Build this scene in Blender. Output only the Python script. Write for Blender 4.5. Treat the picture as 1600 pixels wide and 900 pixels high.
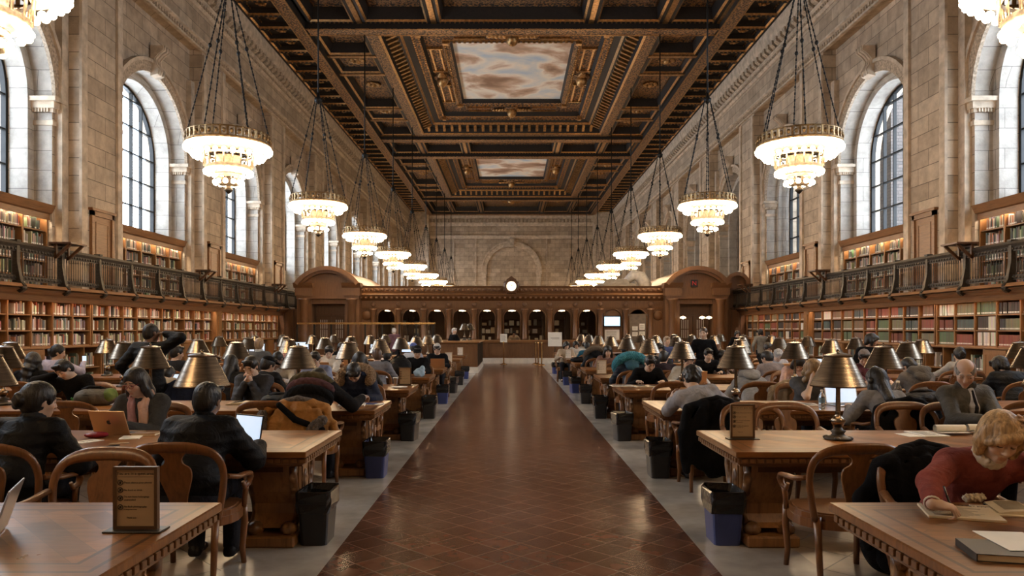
import bpy, math, random
import numpy as np
from mathutils import Vector, Matrix, Euler
PI = math.pi
S = bpy.context.scene
C = S.collection
for o in list(bpy.data.objects): bpy.data.objects.remove(o)

# ------------------------------------------------------------------ camera, sky, exposure
CX, CH, FPX, VX, VY = -0.075, 1.65, 1150.0, 798.0, 514.0
cam = bpy.data.cameras.new('camera'); cam_o = bpy.data.objects.new('camera', cam); C.objects.link(cam_o)
cam.sensor_fit = 'HORIZONTAL'; cam.sensor_width = 36; cam.lens = FPX/1600*36
cam.shift_x = (800-VX)/1600; cam.shift_y = (VY-450)/1600
cam.clip_start = .05; cam.clip_end = 400
cam_o.location = (CX, 0, CH); cam_o.rotation_euler = (PI/2, 0, 0)
S.camera = cam_o
def pt(px, py, Y):                       # the place at depth Y that the photo shows at (px, py)
    return Vector((CX+(px-VX)*Y/FPX, Y, CH+(VY-py)*Y/FPX))
def on_plane(px, py, z):                 # the place on a level plane z
    Y = (CH-z)*FPX/(py-VY)
    return Vector((CX+(px-VX)*Y/FPX, Y, z))
vs = S.view_settings; vs.view_transform = 'Standard'; vs.look = 'None'; vs.gamma = 1; vs.use_curve_mapping = False
vs.exposure = 0.05
SKY_STRENGTH = 13.0
CHANDELIER_STRENGTH = 43.0
LAMP_STRENGTH = 60.0
SHELF_STRENGTH = 55.0
PENDANT_STRENGTH = 25.0
w = bpy.data.worlds.new('sky'); S.world = w; w.use_nodes = True
bg = w.node_tree.nodes['Background']; bg.inputs[0].default_value = (.74, .86, 1, 1); bg.inputs[1].default_value = SKY_STRENGTH
cy = S.cycles
cy.max_bounces = 7; cy.diffuse_bounces = 3; cy.glossy_bounces = 3; cy.transmission_bounces = 4; cy.transparent_max_bounces = 8
cy.sample_clamp_indirect = 6; cy.sample_clamp_direct = 0; cy.caustics_reflective = False; cy.caustics_refractive = False
cy.use_denoising = True; cy.use_light_tree = True; cy.blur_glossy = 1.0
try: cy.denoiser = 'OPENIMAGEDENOISE'
except Exception: pass

# ------------------------------------------------------------------ mesh builder
class MB:
    def __init__(s): s.v = []; s.f = []; s.m = []; s.s = []; s.mi = 0; s.col = None
    def add(s, vs, fs, smooth=False):
        o = len(s.v); s.v += [tuple(p) for p in vs]
        for f in fs: s.f.append(tuple(i+o for i in f)); s.m.append(s.mi); s.s.append(smooth)
        return s
    def box(s, x0, x1, y0, y1, z0, z1):
        return s.add([(x0,y0,z0),(x1,y0,z0),(x1,y1,z0),(x0,y1,z0),(x0,y0,z1),(x1,y0,z1),(x1,y1,z1),(x0,y1,z1)],
                     [(0,3,2,1),(4,5,6,7),(0,1,5,4),(1,2,6,5),(2,3,7,6),(3,0,4,7)])
    def cbox(s, x, y, z, a, b, c, M=None):          # centre, sizes, optional matrix
        m = MB().box(-a/2, a/2, -b/2, b/2, -c/2, c/2)
        T = Matrix.Translation((x,y,z)) @ (M.to_4x4() if M else Matrix())
        return s.add([T @ Vector(p) for p in m.v], m.f)
    def bevbox(s, x0, x1, y0, y1, z0, z1, r):       # box with the vertical edges and rims chamfered
        o = [(x0+r,y0),(x1-r,y0),(x1,y0+r),(x1,y1-r),(x1-r,y1),(x0+r,y1),(x0,y1-r),(x0,y0+r)]
        i = [(min(max(x,x0+r),x1-r), min(max(y,y0+r),y1-r)) for x, y in o]
        q = r
        vs = [(x,y,z0) for x,y in i]+[(x,y,z0+q) for x,y in o]+[(x,y,z1-q) for x,y in o]+[(x,y,z1) for x,y in i]
        fs = [tuple(range(7,-1,-1)), tuple(range(24,32))]
        for k in range(3):
            for j in range(8): fs.append((k*8+j, k*8+(j+1)%8, k*8+8+(j+1)%8, k*8+8+j))
        return s.add(vs, fs)
    def quad(s, a, b, c, d, smooth=False): return s.add([a,b,c,d], [(0,1,2,3)], smooth)
    def prism(s, poly, axis, a, b, smooth=False):
        n = len(poly)
        def P(u, v, t): return {'x': (t,u,v), 'y': (u,t,v), 'z': (u,v,t)}[axis]
        vs = [P(u,v,a) for u,v in poly]+[P(u,v,b) for u,v in poly]
        ar = sum(poly[i][0]*poly[(i+1)%n][1]-poly[(i+1)%n][0]*poly[i][1] for i in range(n))
        flip = (ar > 0) == (axis == 'y')
        c0, c1 = tuple(range(n-1,-1,-1)), tuple(range(n,2*n))
        if (b > a) == flip: c0, c1 = c0[::-1], c1[::-1]
        s.add(vs, [c0, c1])
        o = len(s.v)-2*n
        for i in range(n):
            j = (i+1)%n; f = (o+i,o+j,o+n+j,o+n+i)
            if (b > a) == flip: f = f[::-1]
            s.f.append(f); s.m.append(s.mi); s.s.append(smooth)
        return s
    def lathe(s, prof, n=16, c=(0,0,0), cap=True, smooth=True, axis='z'):
        vs = []; fs = []
        for r, z in prof:
            for i in range(n):
                a = 2*PI*i/n; p = (r*math.cos(a), r*math.sin(a), z)
                if axis == 'y': p = (p[0], p[2], p[1])
                if axis == 'x': p = (p[2], p[0], p[1])
                vs.append((p[0]+c[0], p[1]+c[1], p[2]+c[2]))
        for k in range(len(prof)-1):
            for i in range(n): fs.append((k*n+i, k*n+(i+1)%n, (k+1)*n+(i+1)%n, (k+1)*n+i))
        s.add(vs, fs, smooth)
        if cap:
            o = len(s.v)-len(vs)
            if prof[0][0] > 1e-5: s.f.append(tuple(o+i for i in range(n-1,-1,-1))); s.m.append(s.mi); s.s.append(False)
            if prof[-1][0] > 1e-5: s.f.append(tuple(o+len(vs)-n+i for i in range(n))); s.m.append(s.mi); s.s.append(False)
        return s
    def tube(s, pts, r, n=6, closed=False, sec=None, up=None, smooth=True):   # sec: list of (u,v) cross section scale
        P = [Vector(p) for p in pts]; m = len(P)
        R = r if isinstance(r, list) else [r]*m
        sec = sec or [(math.cos(2*PI*i/n), math.sin(2*PI*i/n)) for i in range(n)]
        n = len(sec); vs = []; prev = None
        for i in range(m):
            t = (P[(i+1)%m]-P[i-1]) if closed else (P[min(i+1,m-1)]-P[max(i-1,0)])
            t.normalize()
            if up is not None: a = Vector(up)
            elif prev is None: a = Vector((0,0,1)) if abs(t.z) < .9 else Vector((1,0,0))
            else: a = prev
            u = a - t*a.dot(t)
            if u.length < 1e-6: u = Vector((1,0,0)) - t*t.x
            u.normalize(); prev = u; q = t.cross(u)
            ri = R[i]; ru, rv = ri if isinstance(ri, (tuple, list)) else (ri, ri)
            vs += [P[i]+u*(ru*a_)+q*(rv*b_) for a_, b_ in sec]
        fs = []
        for k in range(m if closed else m-1):
            for i in range(n):
                a0 = k*n; b0 = ((k+1)%m)*n
                fs.append((a0+i, a0+(i+1)%n, b0+(i+1)%n, b0+i))
        s.add(vs, fs, smooth)
        if not closed:
            o = len(s.v)-len(vs)
            for f in (tuple(o+i for i in range(n-1,-1,-1)), tuple(o+len(vs)-n+i for i in range(n))):
                s.f.append(f); s.m.append(s.mi); s.s.append(False)
        return s
    def sphere(s, c, r, nu=10, nv=7):
        r = r if isinstance(r, (tuple, list)) else (r,r,r)
        prof = [(math.sin(PI*k/nv), -math.cos(PI*k/nv)) for k in range(nv+1)]
        m = MB().lathe([(max(a, 1e-4), b) for a, b in prof], nu, cap=False)
        return s.add([(c[0]+x*r[0], c[1]+y*r[1], c[2]+z*r[2]) for x,y,z in m.v], m.f, True)
    def xf(s, M):
        s.v = [tuple(M @ Vector(p)) for p in s.v]; return s
    def join(s, o, M=None):
        k = len(s.v); s.v += [tuple(M @ Vector(p)) for p in o.v] if M else o.v
        s.f += [tuple(i+k for i in f) for f in o.f]; s.m += o.m; s.s += o.s; return s
    def mesh(s, name, mats):
        me = bpy.data.meshes.new(name); me.from_pydata(s.v, [], s.f)
        for m in (mats if isinstance(mats, (list, tuple)) else [mats]): me.materials.append(m)
        me.polygons.foreach_set('material_index', s.m); me.polygons.foreach_set('use_smooth', s.s)
        me.update(); return me
    def build(s, name, mats, parent=None, loc=None, rz=0, label=None):
        o = bpy.data.objects.new(name, s.mesh(name, mats)); C.objects.link(o)
        if parent is not None: o.parent = parent
        if loc is not None: o.location = loc
        if rz: o.rotation_euler.z = rz
        if label: o['label'] = label
        return o
def tag(o, label=None, cat=None, group=None, kind=None):
    if label: o['label'] = label
    if cat: o['category'] = cat
    if group: o['group'] = group
    if kind: o['kind'] = kind
    return o
def empty(name, loc=(0,0,0), rz=0, label=None, cat=None, group=None):
    o = bpy.data.objects.new(name, None); C.objects.link(o); o.location = loc; o.rotation_euler.z = rz
    o.empty_display_size = .1
    return tag(o, label, cat, group)
def struct(o): o['kind'] = 'structure'; return o
KIDS = {}
def kids(o):
    if o.name not in KIDS: KIDS[o.name] = list(o.children)
    return KIDS[o.name]
def dup(o, loc=None, rz=None, label=None, group=None, parent=None, scale=None):
    c = o.copy(); C.objects.link(c); c.parent = parent
    if parent is None and loc is not None: c.location = loc
    if parent is None and rz is not None: c.rotation_euler.z = rz
    if scale: c.scale = scale
    for k in kids(o): dup(k, parent=c)
    if label: c['label'] = label
    if group: c['group'] = group
    return c

# ------------------------------------------------------------------ materials
def new_mat(name):
    m = bpy.data.materials.new(name); m.use_nodes = True
    nt = m.node_tree; b = nt.nodes['Principled BSDF']
    return m, nt, b
def N(nt, t, **kw):
    n = nt.nodes.new(t)
    for k, v in kw.items(): setattr(n, k, v)
    return n
def c4(c): return (c[0], c[1], c[2], 1)
def ramp(nt, fac, stops):
    r = N(nt, 'ShaderNodeValToRGB'); e = r.color_ramp.elements
    while len(e) < len(stops): e.new(.5)
    for i, (p, c) in enumerate(stops): e[i].position = p; e[i].color = c4(c)
    nt.links.new(fac, r.inputs[0]); return r.outputs[0]
def coords(nt, scale=(1,1,1), rot=(0,0,0), kind='Object'):
    t = N(nt, 'ShaderNodeTexCoord'); m = N(nt, 'ShaderNodeMapping')
    m.inputs['Scale'].default_value = scale; m.inputs['Rotation'].default_value = rot
    nt.links.new(t.outputs[kind], m.inputs[0]); return m.outputs[0]
def noise(nt, vec, scale, detail=4, rough=.55, dist=0):
    n = N(nt, 'ShaderNodeTexNoise'); nt.links.new(vec, n.inputs['Vector'])
    n.inputs['Scale'].default_value = scale; n.inputs['Detail'].default_value = detail
    n.inputs['Roughness'].default_value = rough; n.inputs['Distortion'].default_value = dist
    return n.outputs['Fac']
def bump(nt, b, h, strength=.3, dist=.01):
    n = N(nt, 'ShaderNodeBump'); n.inputs['Strength'].default_value = strength; n.inputs['Distance'].default_value = dist
    nt.links.new(h, n.inputs['Height']); nt.links.new(n.outputs[0], b.inputs['Normal']); return n
def mix(nt, fac, a, b, mode='MIX'):
    n = N(nt, 'ShaderNodeMix', data_type='RGBA', blend_type=mode)
    for sock, val in ((n.inputs[0], fac), (n.inputs[6], a), (n.inputs[7], b)):
        if isinstance(val, (int, float)): sock.default_value = val
        elif isinstance(val, tuple): sock.default_value = c4(val)
        else: nt.links.new(val, sock)
    return n.outputs[2]
def simple(name, col, rough=.6, metal=0, var=.25, vs=6, bmp=0, bs=80, spec=.5, stretch=(1,1,1), coat=0):
    m, nt, b = new_mat(name); v = coords(nt, stretch)
    f = noise(nt, v, vs, 4)
    d = tuple(x*(1-var) for x in col); l = tuple(min(1, x*(1+var*.6)) for x in col)
    nt.links.new(ramp(nt, f, [(.3, d), (.7, l)]), b.inputs['Base Color'])
    b.inputs['Roughness'].default_value = rough; b.inputs['Metallic'].default_value = metal
    b.inputs['Specular IOR Level'].default_value = spec; b.inputs['Coat Weight'].default_value = coat
    if bmp: bump(nt, b, noise(nt, v, bs, 3), bmp, .004)
    return m
def wood(name, col, axis='x', rough=.4, scale=1.0, var=.35, coat=.0, spec=.5):
    m, nt, b = new_mat(name)
    st = {'x': (.35,4,4), 'y': (4,.35,4), 'z': (4,4,.35)}[axis]
    v = coords(nt, tuple(x*scale for x in st))
    f = noise(nt, v, 7, 6, .65, .6)
    d = tuple(x*(1-var) for x in col); l = tuple(min(1, x*(1+var*.55)) for x in col)
    nt.links.new(ramp(nt, f, [(.3, d), (.5, col), (.72, l)]), b.inputs['Base Color'])
    b.inputs['Roughness'].default_value = rough; b.inputs['Specular IOR Level'].default_value = spec
    b.inputs['Coat Weight'].default_value = coat; b.inputs['Coat Roughness'].default_value = .2
    bump(nt, b, f, .12, .004); return m
def emit(name, col, strength, sampling=True):
    m, nt, b = new_mat(name)
    b.inputs['Base Color'].default_value = c4(col); b.inputs['Emission Color'].default_value = c4(col)
    b.inputs['Emission Strength'].default_value = strength
    if not sampling:
        try: m.cycles.emission_sampling = 'NONE'
        except Exception: pass
    return m
def stone(name, c1, c2, w=1.1, h=.5, mortar=.012, axis='x', var=.5):
    m, nt, b = new_mat(name)
    t = N(nt, 'ShaderNodeTexCoord'); sp = N(nt, 'ShaderNodeSeparateXYZ'); cb = N(nt, 'ShaderNodeCombineXYZ')
    nt.links.new(t.outputs['Object'], sp.inputs[0])
    ad = N(nt, 'ShaderNodeMath', operation='ADD'); nt.links.new(sp.outputs['X'], ad.inputs[0]); nt.links.new(sp.outputs['Y'], ad.inputs[1]); nt.links.new(ad.outputs[0], cb.inputs[0]); nt.links.new(sp.outputs['Z'], cb.inputs[1])
    br = N(nt, 'ShaderNodeTexBrick'); nt.links.new(cb.outputs[0], br.inputs['Vector'])
    br.inputs['Scale'].default_value = 1; br.inputs['Brick Width'].default_value = w; br.inputs['Row Height'].default_value = h
    br.inputs['Mortar Size'].default_value = mortar; br.inputs['Mortar Smooth'].default_value = .3; br.inputs['Bias'].default_value = 0
    br.inputs['Color1'].default_value = c4(c1); br.inputs['Color2'].default_value = c4(c2)
    br.inputs['Mortar'].default_value = c4(tuple(x*.3 for x in c1))
    f = noise(nt, t.outputs['Object'], 2.2, 8, .65)
    f2 = noise(nt, t.outputs['Object'], 25, 3, .6)
    g = ramp(nt, f, [(.3, (1-var,)*3), (.68, (1.0,)*3)])
    col = mix(nt, .8, br.outputs['Color'], g, 'MULTIPLY')
    nt.links.new(col, b.inputs['Base Color']); b.inputs['Roughness'].default_value = .8
    inv = N(nt, 'ShaderNodeMath', operation='MULTIPLY_ADD'); nt.links.new(br.outputs['Fac'], inv.inputs[0]); inv.inputs[1].default_value = -1.2
    nt.links.new(f2, inv.inputs[2]); bump(nt, b, inv.outputs[0], .5, .02)
    return m
M = {}
M['stone'] = stone('limestone_blocks', (.62,.475,.335), (.45,.335,.23))
M['stone_end'] = stone('limestone_end_wall', (.62,.475,.335), (.45,.335,.23), axis='y')
M['stone_trim'] = simple('limestone_trim', (.56,.44,.32), .8, var=.35, vs=3, bmp=.25, bs=30)
M['stone_reveal'] = stone('limestone_reveal', (.56,.5,.43), (.5,.44,.37), w=2.4, h=.55, mortar=.008)
M['stone_carved'] = simple('carved_limestone', (.46,.35,.245), .8, var=.55, vs=14, bmp=.9, bs=22)
M['oak'] = wood('golden_oak', (.27,.128,.046), 'x', .38)
M['table_edge'] = wood('table_edge_oak', (.15,.064,.022), 'x', .36)
M['oak_y'] = wood('golden_oak_grain_deep', (.25,.118,.042), 'y', .4)
M['oak_z'] = wood('golden_oak_upright', (.24,.112,.04), 'z', .4)
M['oak_dark'] = wood('dark_oak', (.1,.042,.016), 'z', .42)
M['oak_screen'] = wood('screen_oak', (.155,.07,.027), 'z', .42)
M['oak_gallery'] = wood('gallery_oak', (.23,.108,.042), 'y', .45)
M['chair_oak'] = wood('chair_oak', (.185,.076,.026), 'z', .32, 1.5)
M['walnut'] = simple('dark_walnut', (.012,.007,.0045), .6, var=.5, vs=8, bmp=.5, bs=18)
M['bronze'] = simple('dark_bronze', (.05,.04,.03), .45, .6, var=.4, vs=20, bmp=.3, bs=60)
M['black_metal'] = simple('black_iron', (.012,.011,.01), .5, .5)
M['marble'] = simple('white_marble', (.68,.63,.56), .3, var=.2, vs=3)
M['white_paper'] = simple('white_paper', (.78,.74,.66), .7, var=.05)
M['cream_paper'] = simple('cream_paper', (.72,.6,.42), .75, var=.08)
M['black_plastic'] = simple('black_plastic', (.012,.012,.013), .35, var=.2)
M['bin_bag'] = simple('black_bin_liner', (.01,.01,.011), .18, var=.4, vs=30, bmp=1.0, bs=25)
M['bin_blue'] = simple('blue_bin_plastic', (.03,.045,.16), .42, var=.15)
M['bin_black'] = simple('black_bin_plastic', (.014,.014,.016), .4, var=.2)
M['brass_bright'] = simple('polished_brass', (.62,.42,.19), .25, 1, var=.2)
M['gold_alu'] = simple('gold_aluminium', (.62,.44,.27), .35, .85, var=.05)
M['silver_alu'] = simple('silver_aluminium', (.55,.55,.56), .32, .9, var=.05)

def text_mesh(name, lines, mat_, parent, loc, rot=(PI/2,0,0)):     # lines: (text, x, y, size[, align]); real letters as one mesh
    V = []; F = []
    for ln in lines:
        fc = bpy.data.curves.new('t', 'FONT'); fc.body = ln[0]; fc.size = ln[3]; fc.align_x = ln[4] if len(ln) > 4 else 'CENTER'; fc.align_y = 'CENTER'; fc.resolution_u = 2; fc.extrude = .0004
        fo = bpy.data.objects.new('t', fc); C.objects.link(fo)
        me = bpy.data.meshes.new_from_object(fo.evaluated_get(bpy.context.evaluated_depsgraph_get()))
        k = len(V); V += [(v.co.x+ln[1], v.co.y+ln[2], v.co.z) for v in me.vertices]; F += [tuple(i+k for i in p.vertices) for p in me.polygons]
        bpy.data.objects.remove(fo); bpy.data.curves.remove(fc); bpy.data.meshes.remove(me)
    me = bpy.data.meshes.new(name); me.from_pydata(V, [], F); me.materials.append(mat_)
    o = bpy.data.objects.new(name, me); C.objects.link(o); o.parent = parent; o.location = loc; o.rotation_euler = rot
    return o
# ------------------------------------------------------------------ the hall
W, RW, GX, YE, YB, HC = 12.3, 12.8, 13.8, 89.3, -3.0, 15.7
BAY, BC = 8.3, [9.5+8.3*k for k in range(10)]
SPR, RO, RI, SILL = 8.05, 2.62, 2.35, 5.2

# floor: red quarry tiles in the aisle, grey marble strips, buff tiles under the tables
def mth_h(nt, s):
    n = N(nt, 'ShaderNodeMath', operation='MULTIPLY'); nt.links.new(s, n.inputs[0]); n.inputs[1].default_value = .9; return n.outputs[0]
def diag_tile(name, cols, size, rough, mortar_col, gap=.012, rot=PI/4, bstr=.5):
    m, nt, b = new_mat(name); v = coords(nt, (1,1,1), (0,0,rot))
    br = N(nt, 'ShaderNodeTexBrick'); br.offset = 0; br.squash = 1; nt.links.new(v, br.inputs['Vector'])
    br.inputs['Scale'].default_value = 1; br.inputs['Brick Width'].default_value = size; br.inputs['Row Height'].default_value = size
    br.inputs['Mortar Size'].default_value = gap*.5; br.inputs['Mortar Smooth'].default_value = .4
    br.inputs['Color1'].default_value = c4(cols[0]); br.inputs['Color2'].default_value = c4(cols[1]); br.inputs['Mortar'].default_value = c4(mortar_col)
    f = noise(nt, v, 5, 5); g = ramp(nt, f, [(.3, (.75,)*3), (.7, (1.1,)*3)])
    nt.links.new(mix(nt, 1, br.outputs['Color'], g, 'MULTIPLY'), b.inputs['Base Color'])
    r = N(nt, 'ShaderNodeMapRange'); nt.links.new(noise(nt, v, 9, 3), r.inputs[0]); r.inputs[3].default_value = rough-.08; r.inputs[4].default_value = rough+.12
    nt.links.new(r.outputs[0], b.inputs['Roughness'])
    a = N(nt, 'ShaderNodeMath', operation='MULTIPLY_ADD'); nt.links.new(br.outputs['Fac'], a.inputs[0]); a.inputs[1].default_value = -.35
    nt.links.new(mth_h(nt, noise(nt, coords(nt), 3.2, 0)), a.inputs[2]); bump(nt, b, a.outputs[0], bstr, .008)
    return m
M['tile_red'] = diag_tile('red_quarry_tile', ((.18,.08,.048),(.125,.055,.034)), .236, .2, (.23,.15,.105), .01, PI/4, .22)
M['tile_buff'] = diag_tile('buff_floor_tile', ((.33,.25,.18),(.27,.2,.145)), .42, .3, (.08,.06,.045))
M['strip'] = simple('grey_marble_strip', (.46,.42,.37), .22, var=.3, vs=2.5)
f = MB()
for x0, x1, mi in ((-14.6,-2.05,1), (-2.05,-1.37,2), (-1.37,1.34,0), (1.34,2.05,2), (2.05,14.6,1)):
    f.mi = mi; f.box(x0, x1, YB-.3, 35.9 if mi == 0 else YE+.6, -.2, 0)
f.mi = 2; f.box(-1.37, 1.34, 35.9, YE+.6, -.2, 0)
struct(f.build('floor', [M['tile_red'], M['tile_buff'], M['strip']]))

def arch_pts(yc, r, z0, n=20):
    return [(yc+r*math.cos(a), z0+r*math.sin(a)) for a in [PI-PI*i/n for i in range(n+1)]]
def side_wall(sx, name):
    g = MB()
    def q(a, b, c, d): g.quad(*( (a,b,c,d) if sx < 0 else (d,c,b,a) ))
    def rect_x(x, y0, y1, z0, z1): q((x,y0,z0),(x,y1,z0),(x,y1,z1),(x,y0,z1))
    Wx, Rx, Ox, Gx = sx*W, sx*RW, sx*13.3, sx*GX
    ztop = 15.9; edges = [YB-.3]
    for yc in BC:
        a, b_ = yc-3.05, yc+3.05
        g.mi = 0
        rect_x(Wx, edges[-1], a, 0, ztop); edges.append(b_)
        # returns of the piers and the recessed face round the arch
        q((Wx,a,0),(Rx,a,0),(Rx,a,12.7),(Wx,a,12.7)); q((Rx,b_,0),(Wx,b_,0),(Wx,b_,12.7),(Rx,b_,12.7))
        q((Wx,a,12.7),(Rx,a,12.7),(Rx,b_,12.7),(Wx,b_,12.7))
        rect_x(Wx, a, b_, 12.7, ztop)
        rect_x(Rx, a, yc-RO, 0, 12.7); rect_x(Rx, yc+RO, b_, 0, 12.7)
        P = arch_pts(yc, RO, SPR)
        for (y0,z0),(y1,z1) in zip(P, P[1:]): q((Rx,y0,z0),(Rx,y1,z1),(Rx,y1,12.7),(Rx,y0,12.7))
        # outer order of the reveal, step, inner order
        g.mi = 1
        z0 = 2.6
        for r, xa, xb in ((RO, Rx, Ox), (RI, Ox, Gx)):
            path = [(yc-r, z0)]+arch_pts(yc, r, SPR)+[(yc+r, z0)]
            for (y0,z0_),(y1,z1) in zip(path, path[1:]): q((xa,y0,z0_),(xb,y0,z0_),(xb,y1,z1),(xa,y1,z1))
        pa = [(yc-RO, z0)]+arch_pts(yc, RO, SPR)+[(yc+RO, z0)]; pb = [(yc-RI, z0)]+arch_pts(yc, RI, SPR)+[(yc+RI, z0)]
        for i in range(len(pa)-1):
            q((Ox,*pa[i]),(Ox,*pa[i+1]),(Ox,*pb[i+1]),(Ox,*pb[i])) if False else q((Ox,*pb[i]),(Ox,*pb[i+1]),(Ox,*pa[i+1]),(Ox,*pa[i]))
        # wall under the window, behind the gallery bookcase
        rect_x(Gx, yc-RI, yc+RI, 0, SILL); g.mi = 0; rect_x(Rx, yc-RO, yc+RO, 0, 2.6); g.mi = 1
        q((Gx,yc-RI,SILL),(Gx,yc+RI,SILL),(sx*14.2,yc+RI,SILL),(sx*14.2,yc-RI,SILL))
    g.mi = 0
    rect_x(Wx, edges[-1], YE+.3, 0, ztop)
    # outer skin so that no daylight leaks in round the openings
    ox = sx*14.2
    for yc in BC:
        rect_x(ox, yc-BAY/2, yc-RI, 0, 17); rect_x(ox, yc+RI, yc+BAY/2, 0, 17); rect_x(ox, yc-RI, yc+RI, 0, SILL)
        P = arch_pts(yc, RI, SPR)
        for (y0,z0),(y1,z1) in zip(P, P[1:]): q((ox,y0,z0),(ox,y1,z1),(ox,y1,17),(ox,y0,17))
        path = [(yc-RI, SILL)]+arch_pts(yc, RI, SPR)+[(yc+RI, SILL)]
        for (y0,z0_),(y1,z1) in zip(path, path[1:]): q((Gx,y0,z0_),(ox,y0,z0_),(ox,y1,z1),(Gx,y1,z1))
    rect_x(ox, YB-.5, BC[0]-BAY/2, 0, 17); rect_x(ox, BC[-1]+BAY/2, YE+.5, 0, 17)
    o = struct(g.build(name, [M['stone'], M['stone_reveal']]))
    # mouldings: archivolts, keystones, capitals, sunk panels, entablature
    t = MB()
    for yc in BC:
        if yc < 12: continue
        for r0, r1, d0 in ((RO, RO+.34, .1), (RO+.34, RO+.46, .17)):
            A, B_ = arch_pts(yc, r0, SPR), arch_pts(yc, r1, SPR)
            x1 = Rx-sx*d0
            t.mi = 1 if r0 == RO else 0
            for i in range(len(A)-1):
                q2 = [(x1,*A[i]),(x1,*A[i+1]),(x1,*B_[i+1]),(x1,*B_[i])]
                t.quad(*(q2 if sx > 0 else q2[::-1]), smooth=True)
                for Z in (A, B_):
                    t.quad((Rx,*Z[i]),(x1,*Z[i]),(x1,*Z[i+1]),(Rx,*Z[i+1]), smooth=True)
        t.mi = 0
        kz = SPR+RO
        prof = [(.06,-.12),(.30,-.05),(.36,.12),(.24,.3),(.2,.5),(.34,.68),(.52,.8),(.52,.95),(.06,.95)]
        t.prism([(Rx-sx*a, kz+z) for a, z in prof], 'y', yc-.24, yc+.24)
        for yy in (yc-.17, yc, yc+.17): t.tube([(Rx-sx*(a+.02), yy, kz+z) for a, z in prof[1:-1]], .035, 6)
        for sy in (-1, 1):              # capital of the window pilaster
            y = yc+sy*RO
            for z0, z1, p in ((SPR-.75,SPR-.62,.05), (SPR-.4,SPR-.3,.08), (SPR-.3,SPR-.12,.14), (SPR-.12,SPR,.235)):
                t.box(min(Rx-sx*p, Ox), max(Rx-sx*p, Ox), min(y-sy*p, y+sy*.36), max(y-sy*p, y+sy*.36), z0, z1)
            for k in range(6):
                x = Rx+sx*(.04+k*.08)
                t.box(min(x, x+sx*.045), max(x, x+sx*.045), min(y-sy*.12,y), max(y-sy*.12,y), SPR-.4, SPR-.3)
            for k in range(4):
                yy = y+sy*(.03+k*.085)
                t.box(min(Rx,Rx-sx*.12), max(Rx,Rx-sx*.12), min(yy,yy+sy*.05), max(yy,yy+sy*.05), SPR-.4, SPR-.3)
        for sy in (-1, 1):              # thin strip pilasters at the pier edges
            y = yc+sy*3.05
            t.box(min(Wx, Wx-sx*.08), max(Wx, Wx-sx*.08), y if sy > 0 else y-.28, y+.28 if sy > 0 else y, 2.7, 12.5)
            t.box(min(Rx, Rx-sx*.2), max(Rx, Rx-sx*.2), y-.3 if sy > 0 else y, y if sy > 0 else y+.3, 2.7, 11.4)
    t.build('mouldings', [M['stone_trim'], M['stone_carved']], o)
    e = MB()                              # entablature running the whole length
    y0, y1 = YB, YE
    def run(prof, mi=0): e.mi = mi; e.prism([(sx*(W-a), z) for a, z in prof], 'y', y0, y1)
    run([(-.05,15.9),(.34,15.9),(.34,15.62),(.3,15.3),(.2,15.05),(.2,14.95),(-.05,14.95)])
    run([(-.05,14.55),(.2,14.55),(.2,14.45),(.12,14.4),(.12,14.25),(.05,14.15),(-.05,14.15)])
    run([(-.05,13.0),(.16,13.0),(.16,12.93),(.05,12.88),(.05,12.7),(.09,12.68),(.09,12.62),(-.05,12.62)])
    e.mi = 1
    k = 0; y = 12.0
    while y < y1:
        L = (.26, .05)
        e.prism([(sx*(W-.0), 14.93),(sx*(W-.38),14.93),(sx*(W-.36),14.72),(sx*(W-.2),14.6),(sx*W,14.56)], 'y', y, y+.3)
        y += .52
    y = 12.0
    while y < 70:
        e.box(min(sx*W, sx*(W-.11)), max(sx*W, sx*(W-.11)), y, y+.1, 12.73, 12.86); e.box(min(sx*W, sx*(W-.17)), max(sx*W, sx*(W-.17)), y, y+.1, 14.27, 14.38); y += .2
    e.build('cornice', [M['stone_trim'], M['stone_carved']], o)
    return o
wall_l = side_wall(-1, 'wall_left'); wall_r = side_wall(1, 'wall_right')

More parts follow.
